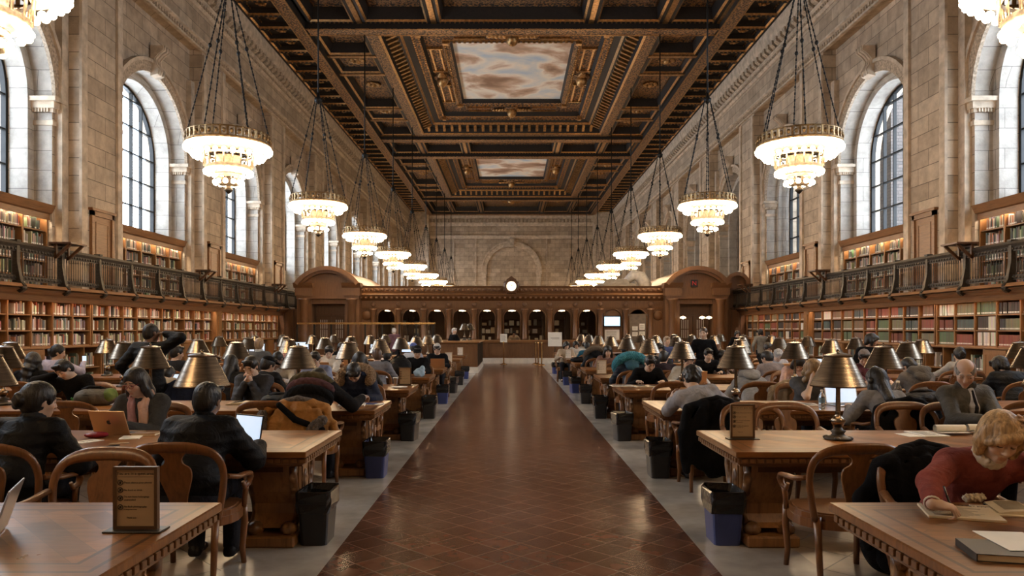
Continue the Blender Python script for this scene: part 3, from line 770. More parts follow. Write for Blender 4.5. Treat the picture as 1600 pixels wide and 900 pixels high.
# ------------------------------------------------------------------ oak screen across the hall
SY, SS = 36.0, 1150/36.0
def sxp(px): return CX+(px-VX)/SS
def szp(py): return CH+(VY-py)/SS
xs = [sxp(583.8+39.3*i) for i in range(12)]
scr = empty('delivery_screen', (0,SY,0), 0, 'long oak screen with arched openings and columns across the hall', 'screen')
def part(mb, name, mat, label=None):
    mb.xf(Matrix.Translation((0,-SY,0))); return mb.build(name, mat, scr, label=label)
a = MB()
xl, xr = sxp(562), sxp(1040); zt = szp(447)
for prof in ([(0,2.62),(.06,2.62),(.08,2.7),(.1,3.02),(.16,3.06),(.3,3.2),(.36,3.3),(.3,3.36),(.12,3.4),(0,3.4)],):
    a.prism([(SY-p, z) for p, z in prof]+[(SY+.3,3.4),(SY+.3,2.62)], 'x', xl, xr)
a.prism([(SY-.1,3.4),(SY-.14,3.5),(SY-.14,3.66),(SY-.2,3.74),(SY+.2,3.74),(SY+.2,3.4)], 'x', xl, xr)
for i in range(60):
    x = xl+(i+.5)*(xr-xl)/60; a.sphere((x, SY-.16, 3.56), (.09,.04,.07), 8, 5); a.box(x-.05,x+.05,SY-.36,SY-.2,3.14,3.22)
part(a, 'entablature', M['oak_screen'])
for i in range(11):
    x0, x1 = xs[i], xs[i+1]; a = MB(); r = .44; cx = (x0+x1)/2; zs = 2.18
    A = [(cx-r, 1.12)]+[(cx+r*math.cos(PI-PI*k/14), zs+r*math.sin(PI-PI*k/14)) for k in range(15)]+[(cx+r, 1.12)]
    if i in (9, 10): pass
    top = 2.64
    for (u0,v0),(u1,v1) in zip(A[1:-1], A[2:-1]):
        a.quad((u0,SY,v0),(u1,SY,v1),(u1,SY,top),(u0,SY,top)); a.quad((u0,SY,v0),(u0,SY+.2,v0),(u1,SY+.2,v1),(u1,SY,v1))
    a.box(x0,cx-r,SY,SY+.2,1.12,top); a.box(cx+r,x1,SY,SY+.2,1.12,top)
    a.tube([(u,SY-.02,v) for u,v in A], .035, 5)
    f_ = part(a, 'arch_panel', M['oak_screen'])
    if i == 9:                              # closed bays on the right
        a = MB(); a.box(x0+.05,x1-.05,SY+.05,SY+.1,1.1,2.64); part(a, 'infill_panel', M['oak_screen'])
    if i == 10:
        a = MB(); a.box(x0+.1,x1-.1,SY-.02,SY+.05,.2,2.3); a.box(x0+.06,x1-.06,SY-.05,SY+.02,2.3,2.38); part(a, 'service_door', simple('grey_door_paint', (.16,.12,.09), .5))
for i, x in enumerate(xs):
    a = MB(); a.lathe([(.15,1.12),(.15,1.2),(.12,1.24),(.115,2.4),(.14,2.44),(.13,2.5),(.17,2.56),(.17,2.64)], 12, (x,SY-.12,0)); a.box(x-.18,x+.18,SY-.3,SY,1.0,1.12)
    a.lathe([(.02,-.03),(.1,-.03),(.12,0),(.12,.02)], 12, (x, SY-.12, 2.84), axis='y')
    part(a, 'column', M['oak_screen'])
a = MB(); a.box(xl, xs[0], SY, SY+.2, 0, 2.64); a.lathe([(.02,-.05),(.2,-.05),(.24,0),(.24,.02)], 16, ((xl+xs[0])/2, SY, 2.3), axis='y'); part(a, 'end_panel', M['oak_screen']); a = MB(); a.box(xs[-1], xr, SY, SY+.2, 0, 2.64); a.lathe([(.02,-.05),(.2,-.05),(.24,0),(.24,.02)], 16, ((xr+xs[-1])/2, SY, 2.3), axis='y')
part(a, 'end_panel', M['oak_screen'])
for s_ in (-1, 1):
    a = MB(); x0, x1 = sorted((s_*10.3, s_*12.25)); a.box(x0, x1, SY+.3, SY+.4, 0, 2.6)
    for k in range(5): xx = x0+.1+k*.42; a.box(xx, xx+.1, SY+.24, SY+.3, 0, 2.6)
    part(a, 'side_wing', M['oak_dark'])
a = MB(); a.box(xl, xs[0], SY-.02, SY+.02, .0, .3); part(a, 'skirting', M['oak_dark'])
# counter running in front of the screen
ct = empty('service_counter', (0,SY-.6,0), 0, 'long panelled oak service counter on a white marble plinth below the screen', 'counter')
a = MB(); a.box(xl+2.6, xs[-2], SY-.95, SY, 1.06, 1.12); a.box(xl+2.6, xs[-2], SY-.9, SY, 1.0, 1.06); a.xf(Matrix.Translation((0,.6-SY,0))); a.build('worktop', M['oak'], ct)
a = MB(); a.box(xl+2.65, xs[-2]-.05, SY-.8, SY, .26, 1.0)
for i in range(2, 11):
    x = xs[i]-.61; a.box(x-.07,x+.07,SY-.86,SY-.8,.28,1.0)
    for (x0,x1,z0,z1) in ((x+.16,x+1.06,.36,.4),(x+.16,x+1.06,.86,.9),(x+.16,x+.2,.4,.86),(x+1.02,x+1.06,.4,.86)): a.box(x0,x1,SY-.83,SY-.8,z0,z1)
a.xf(Matrix.Translation((0,.6-SY,0))); a.build('front_panel', M['oak_screen'], ct)
a = MB(); a.box(xl+2.6, xs[-2], SY-.86, SY, 0, .26); a.xf(Matrix.Translation((0,.6-SY,0))); a.build('plinth', M['marble'], ct)
# clock on the screen
ck = empty('clock', (sxp(799), SY-.3, 3.72), 0, 'round wall clock in carved wooden surround above the middle arch', 'clock')
a = MB(); a.lathe([(.23,-.1),(.3,-.12),(.36,-.08),(.38,0),(.36,.1)], 24, axis='y'); 
for k in range(12): an = 2*PI*k/12; a.sphere((.37*math.cos(an),0,.37*math.sin(an)), .055, 6, 4)
a.prism([(-.25,.3),(0,.5),(.25,.3)], 'y', -.06, .06); a.build('surround', M['oak_dark'], ck)
a = MB(); a.lathe([(.001,-.125),(.235,-.125)], 24, axis='y', cap=False); a.build('dial', emit('clock_face_glow', (1,.86,.62), 1.6, False), ck)
a = MB(); a.tube([(0,-.135,0),(.09,-.135,.08)], .012, 5); a.tube([(0,-.135,0),(-.04,-.135,.17)], .009, 5)
for k in range(12): an = 2*PI*k/12; a.cbox(.2*math.sin(an), -.13, .2*math.cos(an), .014,.008,.014)
a.build('hands', M['black_metal'], ck)
# room behind the screen
bk = MB(); BX0, BX1, BYE = xl, xr, 40.6
bk.box(BX0, BX1, BYE, BYE+.1, 0, 3.0); bk.box(BX0, BX1, SY+.3, BYE+.1, 2.95, 3.05); bk.box(BX0-.1, BX0, SY+.2, BYE, 0, 3); bk.box(BX1, BX1+.1, SY+.2, BYE, 0, 3)
for i in range(12): bk.box(xs[i]-.08, xs[i]+.08, BYE-.06, BYE, 0, 2.95)
for i in (0,1,2,3,6,7,8):
    for z in (.9, 1.5, 2.1): bk.box(xs[i]+.2, xs[i+1]-.2, BYE-.05, BYE, z, z+.05)
tag(struct(bk.build('back_room_wall', M['oak_dark'])), 'dark panelled room behind the arches', 'wall')
for i, x in enumerate([(xs[k]+xs[k+1])/2 for k in range(9)]):
    p = empty('pendant_lamp', (x, SY+.7, 2.62), 0, '%s pendant lamp from the left under the screen arches, white glass dome' % ['first','second','third','fourth','fifth','sixth','seventh','eighth','ninth'][i], 'pendant lamp', 'pendant lamps behind the screen')
    a = MB(); a.lathe([(.19,-.08),(.17,0),(.1,.07),(.03,.1)], 14, cap=False); a.build('shade', emit('pendant_glass', (1,.78,.5), 3.0, False) if i == 0 else bpy.data.materials['pendant_glass'], p)
    a = MB(); a.sphere((0,0,-.03), .07); a.build('bulb', emit('pendant_bulb', (1,.76,.46), PENDANT_STRENGTH) if i == 0 else bpy.data.materials['pendant_bulb'], p)
    a = MB(); a.tube([(0,0,.1),(0,0,.33)], .01, 5); a.build('stem', M['brass_bright'], p)
# stacked boxes, papers and equipment in the back room
bxm = [M['white_paper'], M['cream_paper'], M['black_plastic'], simple('grey_box', (.4,.38,.36), .6)]
rb = random.Random(4)
for i in (0,1,4,5,6,7,8):
    s = empty('storage_shelf', ((xs[i]+xs[i+1])/2, BYE-.35, 0), 0, 'dark storage shelf stacked with papers behind the %s arch from the left' % ['first','second','','','fifth','sixth','seventh','eighth','ninth'][i], 'shelf', 'storage shelves in the back room')
    a = MB()
    for z in (.5,1.0,1.42,1.84,2.2): a.box(-.42,.42,-.2,.2,z-.03,z)
    a.build('board', M['oak_dark'], s)
    a = MB(); a.box(-.45,-.42,-.2,.2,0,2.3); a.box(.42,.45,-.2,.2,0,2.3); a.build('side_panel', M['oak_dark'], s)
    for z in (1.0,1.42,1.84):
        x = -.4
        while x < .3:
            wd = rb.uniform(.1,.26); hg = rb.uniform(.15,.34); bb = MB(); bb.bevbox(0,wd,0,.26,0,hg,.01)
            o = bb.build('document_box', rb.choice(bxm[:2]+bxm[3:]), None, ((xs[i]+xs[i+1])/2+x, BYE-.5, z)); tag(o, 'pale document box standing on a storage shelf behind the arches', 'box', 'document boxes in the back room'); x += wd+rb.uniform(.02,.3)
# screens and notices
tv = empty('wall_screen', (sxp(956), SY-.02, szp(502)), 0, 'flat screen with a pale blue page mounted on the oak screen', 'screen')
a = MB(); a.bevbox(-.42,.42,-.09,.0,-.27,.27,.02); a.build('bezel', M['black_plastic'], tv)
a = MB(); a.quad((-.38,-.092,-.22),(.38,-.092,-.22),(.38,-.092,.22),(-.38,-.092,.22)); d_ = a.build('display', emit('blue_page', (.5,.72,.95), 1.2, False), tv)
a = MB()
for k in range(5): a.box(-.3,.3-.06*(k%3),-.094,-.0925,.12-k*.06,.135-k*.06)
a.build('text_line', emit('page_text', (.8,.9,1), 1.3, False), tv)
def notice(px, py, w_, h_, label, mat='white_paper'):
    o = MB().box(-w_/2,w_/2,-.012,0,-h_/2,h_/2).build('notice', M[mat], None, (sxp(px), SY+.045 if px < 976 else SY-.025, szp(py))); tag(o, label, 'notice')
    ln = MB(); k = -h_/2+.06
    while k < h_/2-.04: ln.box(-w_*.38,w_*.3,-.0135,-.012,k,k+.012); k += .05
    ln.build('text_line', M['bronze'], o); return o
notice(956.5, 523, .72, .5, 'large white sheet of notices below the blue screen')
notice(992, 513, .26, .2, 'small white paper taped high on the grey service door'); notice(1003, 510.5, .26, .3, 'tall white paper taped at the right of the service door')
notice(992, 522, .26, .2, 'white paper taped low at the left of the service door'); notice(1003, 521, .26, .2, 'white paper taped low at the right of the service door')

# pavilions at both ends of the screen
for sx in (-1, 1):
    side = 'left' if sx < 0 else 'right'; cx = sx*8.86; hw = 1.55; D0, D1 = SY-.6, 43.0
    p = empty('pavilion', (cx, D0, 0), 0, 'oak pavilion with curved pediment at the %s end of the screen' % side, 'pavilion', 'oak pavilions beside the screen')
    a = MB()
    for x in (-1.15, 1.15):
        a = MB(); a.lathe([(.26,.3),(.26,.36),(.22,.42),(.215,1.4),(.19,2.86),(.22,2.9),(.21,2.95),(.27,3.04),(.27,3.1)], 18, (x,-.06,0)); a.box(x-.3,x+.3,-.36,.2,0,.3); a.build('column', M['oak_screen'], p)
    a = MB(); a.box(-1.5,-.8,0,.3,0,3.1); a.box(.8,1.5,0,.3,0,3.1); a.box(-.8,.8,.1,.3,2.86,3.1); a.build('front_wall', M['oak_screen'], p)
    for x in (-1.5, 1.44): a = MB(); a.box(x,x+.06,.3,D1-D0,0,3.85); a.build('side_wall', M['oak_screen'], p)
    a = MB(); a.box(-1.5,1.5,-.12,.3,3.1,3.25)
    for s in (-1,1): a.box(s*1.15-.4,s*1.15+.4,-.18,.3,3.25,3.62); a.prism([(-.18,3.62),(-.26,3.72),(-.34,3.86),(.3,3.86),(.3,3.62)], 'x', s*1.15-.46, s*1.15+.46)
    a.box(-.75,.75,0,.3,3.25,3.86); a.build('entablature', M['oak_screen'], p)
    R = (hw*hw+.8**2)/(2*.8); zc = 3.86+.8-R; n = 18; am = math.asin(hw/R)
    for r0, r1, d0, nm in ((R-.2, R, -.34, 'pediment_arch'), (R-.32, R-.2, -.2, 'inner_arch')):
        O = [(r1*math.sin(-am+2*am*k/n), zc+r1*math.cos(-am+2*am*k/n)) for k in range(n+1)]; I = [(r0*math.sin(-am+2*am*k/n), zc+r0*math.cos(-am+2*am*k/n)) for k in range(n+1)]
        a = MB(); a.prism(O+I[::-1], 'y', d0, .3); a.build(nm, M['oak_screen'], p)
    a = MB(); O = [((R-.25)*math.sin(-am+2*am*k/n), zc+(R-.25)*math.cos(-am+2*am*k/n)) for k in range(n+1)]; a.prism(O, 'y', .06, .25); a.build('tympanum', M['oak_screen'], p)
    O = [((R-.05)*math.sin(-am+2*am*k/n), zc+(R-.05)*math.cos(-am+2*am*k/n)) for k in range(n+1)]; a = MB(); a.prism(O, 'y', .3, D1-D0); a.build('barrel_roof', M['oak_dark'], p)
    a = MB(); a.box(-.8,.8,.8,.86,0,3.0); a.box(-.8,.8,.72,.8,2.3,2.86); a.box(-.7,.7,.68,.72,2.42,2.74); a.box(-.86,-.8,.3,.86,0,3.0); a.box(.8,.86,.3,.86,0,3.0); a.box(-.8,.8,.3,.86,2.9,3.0); a.build('recess_panel', M['oak_dark'], p)
    for s in (-1,1):
        a = MB(); a.box(s*.38-.36,s*.38+.36,.74,.8,0,2.25)
        for q in range(5):
            for z0, z1 in ((1.2,1.62),(1.66,2.1)): a.box(s*.38-.24+q*.1, s*.38-.24+q*.1+.06, .725,.74, z0, z1)
        dl = a.build('door_leaf', M['oak_dark'], p)
        a = MB()
        for q in range(4):
            for z0, z1 in ((1.2,1.62),(1.66,2.1)): a.box(s*.38-.175+q*.1, s*.38-.145+q*.1, .73,.742, z0, z1)
        a.build('glazing', M['white_paper'], dl)
    if sx > 0:
        e_ = tag(MB().box(-.17,.17,-.06,0,-.17,.17).build('letter_sign', M['black_plastic'], None, (cx-.12, D0, szp(444))), 'small red letter sign on the pediment of the right pavilion', 'sign')
        fc = bpy.data.curves.new('letter_curve', 'FONT'); fc.body = 'M'; fc.size = .3; fc.align_x = 'CENTER'; fc.align_y = 'CENTER'; fc.extrude = .004
        text_mesh('letter', [('N', 0, 0, .3)], emit('red_letter', (.5,.03,.02), .25, False), e_, (0,-.064,0))
        for k, x in enumerate((-.62, .3, .62)):
            q = empty('pendant_lamp', (cx+x-.1, D0-.3, 2.2), 0, '%s small bright lamp in front of the right pavilion doors' % ['left','middle','right'][k], 'pendant lamp', 'lamps at the right pavilion')
            a = MB(); a.lathe([(.03,.06),(.14,.02),(.15,-.04)], 12, cap=False); a.sphere((0,0,-.02), .07); a.build('shade', bpy.data.materials['pendant_glass'], q); a = MB(); a.tube([(0,0,.06),(0,.3,.12)], .01, 5); a.build('stem', M['brass_bright'], q)
g_ = empty('gallery_doorway', (11.35, 37.2, GF), 0, 'arched oak doorway at the far end of the right gallery', 'doorway')
a = MB(); O = [(.62*math.cos(PI*k/16), 1.3+.62*math.sin(PI*k/16)) for k in range(17)]; I = [(.44*math.cos(PI*k/16), 1.3+.44*math.sin(PI*k/16)) for k in range(17)]; a.prism(O+I[::-1], 'y', -.2, .1); a.build('arch', M['oak_screen'], g_)
for s_ in (-1, 1): a = MB(); x0, x1 = sorted((s_*.44, s_*.62)); a.box(x0, x1, -.2, .1, 0, 1.3); a.build('jamb', M['oak_screen'], g_)
a = MB(); a.prism([(.44,0)]+I+[(-.44,0)], 'y', .0, .06); a.build('door_leaf', M['oak_dark'], g_)
# plant on the screen roof at the right
a = MB(); a.bevbox(sxp(942), sxp(1004), SY+2, SY+4.5, 3.05, 4.0, .05); a.prism([(sxp(952),4.0),(sxp(962),4.25),(sxp(990),4.25),(sxp(996),4.0)], 'y', SY+2.2, SY+4)
tag(a.build('equipment_housing', simple('grey_metal_housing', (.3,.25,.2), .55)), 'grey metal housing on the roof of the screen', 'equipment')
a = MB(); a.tube([(sxp(993), SY+3, 4.15),(sxp(1005), SY+3, 4.5),(sxp(1018), SY+3, 4.4),(sxp(1025), SY+3, 4.0),(sxp(1025), SY+3, 3.1)], [.2,.28,.34,.36,.36], 12); tag(a.build('air_duct', simple('white_duct', (.62,.56,.48), .6)), 'pale curved air duct rising beside the roof housing', 'duct')

# ------------------------------------------------------------------ chandeliers
M['bulb'] = emit('frosted_bulb', (1,.74,.45), CHANDELIER_STRENGTH)
bulb_me = MB().sphere((0,0,0), .062, 8, 5).mesh('bulb', M['bulb'])
M['tier_metal'] = simple('pale_bronze', (.42,.34,.25), .45, .4, var=.4, vs=20)
def chandelier():
    r = empty('chandelier', (0,0,0), 0, None, 'chandelier')
    a = MB(); a.lathe([(.93,.3),(.96,.3),(.96,.33),(.93,.33),(.93,.3)], 36, cap=False); a.lathe([(.95,.06),(.99,.06),(.99,.1),(.95,.1),(.95,.06)], 36, cap=False)
    for k in range(36):
        an = 2*PI*k/36; a.cbox(.955*math.cos(an), .955*math.sin(an), .2, .025,.05,.22, Matrix.Rotation(an, 3, 'Z')); a.sphere((.96*math.cos(an+.087), .96*math.sin(an+.087), .2), (.05,.05,.06), 6, 4)
    a.build('crown_ring', M['brass_old'], r)
    a = MB(); a.lathe([(.99,.04),(.9,.03),(.74,-.06),(.56,-.12)], 36, cap=False)
    a.lathe([(.54,-.14),(.54,-.2)], 24, cap=False); a.lathe([(.54,-.44),(.54,-.52),(.3,-.62)], 24, cap=False); a.lathe([(.3,-.2),(.26,-.5)], 16, cap=False)
    for k in range(18):
        an = 2*PI*k/18; a.tube([(.58*math.cos(an),.58*math.sin(an),-.1),(.55*math.cos(an),.55*math.sin(an),-.46)], .022, 5)
    a.lathe([(.3,-.64),(.28,-.72)], 20, cap=False); a.lathe([(.28,-.86),(.14,-.93)], 20, cap=False); a.build('tier_frame', M['tier_metal'], r)
    a = MB(); a.lathe([(.06,-.6),(.06,-.92),(.05,-.95),(.09,-.98),(.1,-1.02),(.06,-1.06),(.02,-1.1)], 12); a.build('finial', M['bronze'], r)
    for n, rr, z in ((34,.965,-.05),(26,.8,-.2),(18,.52,-.6),(11,.31,-.84)):
        for k in range(n):
            an = 2*PI*(k+.5)/n; o = bpy.data.objects.new('bulb', bulb_me); C.objects.link(o); o.parent = r; o.location = (rr*math.cos(an), rr*math.sin(an), z)
    for k in range(6):
        an = 2*PI*k/6+.3; A = Vector((.93*math.cos(an), .93*math.sin(an), .32)); B_ = Vector((.1*math.cos(an), .1*math.sin(an), 3.75)); a = MB()
        n = 44
        for i in range(n):
            p, q = A.lerp(B_, i/n), A.lerp(B_, (i+.8)/n); a.tube([p, q], .022 if i % 2 else .013, 4)
        a.tube([A, B_], .008, 4); Mid = A.lerp(B_, .62); a.sphere(Mid, (.05,.05,.06), 6, 4)
        a.build('chain', M['black_metal'], r)
    a = MB(); a.lathe([(.02,3.6),(.12,3.7),(.14,3.78),(.06,3.85),(.05,4.0)], 12); a.tube([(0,0,3.9),(0,0,9.8)], .028, 6); a.build('stem', M['black_metal'], r)
    return r
M['brass_old'] = simple('antique_brass', (.32,.2,.09), .4, .9, var=.5, vs=20)
ch = chandelier(); first = True
NW = ['nearest','second','third','fourth','fifth','sixth','seventh','eighth','farthest']
for sx in (-1, 1):
    for k in range(-1, 10):
        Y = 9.5+BAY*k; lab = '%s tiered chandelier of frosted bulbs in the %s row' % ((['overhead']+NW)[k] if k > 0 else 'partly cropped overhead' if k == 0 else 'rearmost, out of view overhead', 'left' if sx < 0 else 'right')
        o = ch if first else dup(ch); first = False
        o.location = (sx*6.9, Y, 6.02 if k > 0 else 6.15); o['label'] = lab; o['group'] = 'chandeliers'
# ------------------------------------------------------------------ reading tables
def ordinal(k): return ['first','second','third','fourth','fifth','sixth','seventh','eighth','ninth','tenth'][k]
YN = lambda k: 2.63+2.69*k               # near edge of table row k
YF = lambda k: 3.78+2.69*k               # far edge
TX0, TL, TH, TD = 1.556, 7.05, .76, 1.15
m, nt, b = new_mat('table_parquet')
t_ = N(nt, 'ShaderNodeTexCoord'); sp = N(nt, 'ShaderNodeSeparateXYZ'); nt.links.new(t_.outputs['Object'], sp.inputs[0])
def mth(op, a, b_=None, c=None):
    n = N(nt, 'ShaderNodeMath', operation=op)
    for i, v in enumerate((a, b_, c)):
        if v is None: continue
        if isinstance(v, (int, float)): n.inputs[i].default_value = v
        else: nt.links.new(v, n.inputs[i])
    return n.outputs[0]
ex = mth('SUBTRACT', TL/2, mth('ABSOLUTE', sp.outputs['X'])); ey = mth('SUBTRACT', TD/2, mth('ABSOLUTE', sp.outputs['Y']))
ed = mth('MINIMUM', ex, ey)
vr = coords(nt, (1,1,1), (0,0,PI/4))
br = N(nt, 'ShaderNodeTexBrick'); br.offset = .5; nt.links.new(vr, br.inputs['Vector'])
br.inputs['Scale'].default_value = 1; br.inputs['Brick Width'].default_value = .34; br.inputs['Row Height'].default_value = .115; br.inputs['Mortar Size'].default_value = .0012
br.inputs['Color1'].default_value = (.36,.15,.044,1); br.inputs['Color2'].default_value = (.14,.052,.015,1); br.inputs['Mortar'].default_value = (.13,.055,.02,1)
gr = noise(nt, coords(nt, (1,9,1), (0,0,PI/4)), 5, 6, .65, .5); gs = noise(nt, coords(nt, (.5,8,1)), 6, 6, .65, .5)
border = ramp(nt, gs, [(.3,(.13,.05,.015)), (.7,(.25,.1,.03))])
inner = mix(nt, .7, br.outputs['Color'], ramp(nt, gr, [(.3,(.45,)*3), (.7,(1.15,)*3)]), 'MULTIPLY')
col = mix(nt, mth('GREATER_THAN', ed, .17), border, inner)
lines = mth('MAXIMUM', mth('MULTIPLY', mth('GREATER_THAN', ed, .055), mth('LESS_THAN', ed, .075)), mth('MULTIPLY', mth('GREATER_THAN', ed, .15), mth('LESS_THAN', ed, .17)))
col = mix(nt, mth('MULTIPLY', lines, .85), col, (.05,.02,.008))
nt.links.new(col, b.inputs['Base Color'])
rr = N(nt, 'ShaderNodeMapRange'); nt.links.new(noise(nt, coords(nt), 4, 4), rr.inputs[0]); rr.inputs[3].default_value = .22; rr.inputs[4].default_value = .4
nt.links.new(rr.outputs[0], b.inputs['Roughness']); bump(nt, b, gr, .05, .002)
b.inputs['Specular IOR Level'].default_value = .32
M['parquet'] = m
m, nt, b = new_mat('carved_oak'); v = coords(nt)
wv = N(nt, 'ShaderNodeTexVoronoi', feature='SMOOTH_F1'); nt.links.new(v, wv.inputs['Vector']); wv.inputs['Scale'].default_value = 16
nt.links.new(ramp(nt, wv.outputs['Distance'], [(.1,(.3,.155,.065)), (.5,(.11,.05,.02))]), b.inputs['Base Color']); b.inputs['Roughness'].default_value = .38
bump(nt, b, wv.outputs['Distance'], 1.0, .03); M['carved_oak'] = m

def make_table():
    r = empty('reading_table', (0,0,0), 0, None, 'table')
    a = MB(); h = TL/2; d = TD/2
    a.mi = 0; a.bevbox(-h,h,-d,d,.715,TH,.006)
    o = a.build('tabletop', [M['parquet']], r)
    a = MB(); a.bevbox(-h+.02,h-.02,-d+.02,d-.02,.665,.716,.005)
    for k in range(int(TL/.06)):
        x = -h+.04+k*.06
        for s in (-1,1): a.bevbox(x,x+.045,s*d-.022 if s > 0 else -d+.012,s*d-.012 if s > 0 else -d+.022,.675,.708,.003)
    for k in range(18):
        y = -d+.04+k*.06
        for s in (-1,1): a.bevbox(s*h-.024 if s > 0 else -h+.006, s*h-.006 if s > 0 else -h+.024, y, y+.042, .675,.708,.003)
    a.box(-h+.035,h-.035,-d+.035,d-.035,.65,.666); a.build('carved_edge', M['table_edge'], r)
    a = MB(); a.box(-h+.25,h-.25,-.3,.3,.56,.65); a.build('apron', M['oak_dark'], r)
    for cx in (-h+.35, 0, h-.35):
        a = MB()
        R_ = [(.3,.65),(.3,.6),(.285,.52),(.24,.4),(.19,.3),(.185,.22),(.22,.16),(.27,.13)]
        poly = R_+[(-y, z) for y, z in R_[::-1]]
        a.mi = 0; a.prism(poly, 'x', cx-.15, cx+.15)
        a.mi = 1
        for s in (-1,1):
            for f in (-1, 1):          # scrolled carving along both edges of each face
                pts = [(cx+f*.155, s*(y-.035), z) for y, z in R_[1:]]
                a.tube(pts, [.036,.04,.038,.034,.03,.034,.04], 7)
                a.lathe([(.0,-.03),(.05,-.02),(.05,.02),(.0,.03)], 10, (cx+f*.16, s*.235, .57), axis='x')
        a.mi = 0
        for f in (-1,1):
            x0, x1 = sorted((cx+f*.15, cx+f*.185)); a.bevbox(x0, x1, -.13, .13, .2, .62, .012)
            x0, x1 = sorted((cx+f*.183, cx+f*.195)); a.mi = 1
            for (ya,yb,za,zb) in ((-.1,.1,.57,.59),(-.1,.1,.23,.25),(-.1,-.085,.25,.57),(.085,.1,.25,.57)): a.box(x0,x1,ya,yb,za,zb)
            a.sphere((cx+f*.185,0,.46), (.02,.06,.08), 10, 6); a.sphere((cx+f*.185,0,.34), (.018,.045,.06), 10, 6); a.mi = 0
        # lion-paw feet and base block
        a.bevbox(cx-.2,cx+.2,-.36,.36,.0,.085,.012); a.mi = 1
        for f in (-1,1):
            for s in (-1,1): a.sphere((cx+f*.13, s*.24, .12), (.07,.085,.055), 10, 6)
        a.build('pedestal', [M['oak_z'], M['carved_oak']], r)
    a = MB(); a.box(-h+.5,h-.5,-.05,.05,.12,.2); a.build('stretcher', M['oak_dark'], r)
    return r
tbl = make_table(); first = True
TABLES = {}
for sx in (-1, 1):
    for k in range(9 if sx < 0 else 10):
        o = tbl if first else dup(tbl); first = False
        o.location = (sx*(TX0+TL/2), YN(k)+TD/2, 0); o.rotation_euler.z = 0
        o['label'] = '%s oak reading table from the front, %s of the aisle' % (ordinal(k), 'left' if sx < 0 else 'right'); o['group'] = 'long oak reading tables'
        TABLES[sx, k] = o

# ------------------------------------------------------------------ brass reading lamps
m, nt, b = new_mat('brushed_brass'); v = coords(nt, (1,1,40)); f = noise(nt, v, 4, 5, .6)
nt.links.new(ramp(nt, f, [(.3,(.125,.096,.07)), (.7,(.31,.25,.185))]), b.inputs['Base Color']); b.inputs['Metallic'].default_value = 1; b.inputs['Roughness'].default_value = .27
b.inputs['Anisotropic'].default_value = .7; tg = N(nt, 'ShaderNodeTangent', direction_type='RADIAL', axis='Z'); nt.links.new(tg.outputs[0], b.inputs['Tangent']); M['brass'] = m
M['shade_in'] = simple('shade_lining', (.7,.6,.45), .6, var=.05)
M['lamp_bulb'] = emit('warm_lamp_bulb', (1,.72,.42), LAMP_STRENGTH)
def make_lamp():
    r = empty('table_lamp', (0,0,0), 0, None, 'lamp')
    a = MB(); a.lathe([(.1,0),(.105,.012),(.095,.024),(.06,.032),(.045,.05),(.06,.07),(.035,.085),(.03,.1)], 20)
    for k in range(4): an = PI/4+k*PI/2; a.sphere((.085*math.cos(an), .085*math.sin(an), .015), (.03,.03,.018), 8, 5)
    a.build('base', M['bronze'], r)
    a = MB(); a.lathe([(.03,.1),(.05,.13),(.06,.155),(.035,.18),(.02,.2),(.024,.215),(.02,.23),(.017,.4),(.024,.44),(.012,.46),(.012,.66)], 14); a.build('stem', M['brass'], r)
    a = MB()
    for pf in ([(.209,.432),(.214,.428),(.2135,.438)], [(.2125,.438),(.105,.664)], [(.105,.664),(.11,.67),(.107,.68)], [(.107,.68),(.06,.694),(.02,.7)]): a.lathe(pf, 40, cap=False)
    s = a.build('shade', M['brass'], r)
    a = MB(); a.lathe([(.204,.438),(.099,.66),(.02,.668)], 24, cap=False); a.build('lining', M['shade_in'], s)
    a = MB(); a.lathe([(.006,.7),(.014,.708),(.016,.716),(.006,.726)], 10); a.build('finial', M['brass'], r)
    for s_ in (-1,1): a = MB(); a.sphere((s_*.05,0,.5), (.026,.026,.036), 8, 6); a.build('bulb', M['lamp_bulb'], r)
    return r
lp = make_lamp(); first = True
for sx in (-1, 1):
    for k in range(9 if sx < 0 else 10):
        for j in range(4):
            if k == 0: continue
            Yc = YN(k)+TD/2+.03; X = 2.56+1.73*j
            if (X-.4)/Yc > 800/1150: continue
            o = lp if first else dup(lp); first = False
            o.location = (sx*X, Yc, TH); o.rotation_euler.z = rnd.uniform(0,3)
            o['label'] = 'brass shaded lamp, %s from the aisle on the %s table to the %s' % (ordinal(j), ordinal(k), 'left' if sx < 0 else 'right'); o['group'] = 'brass reading lamps on the tables'

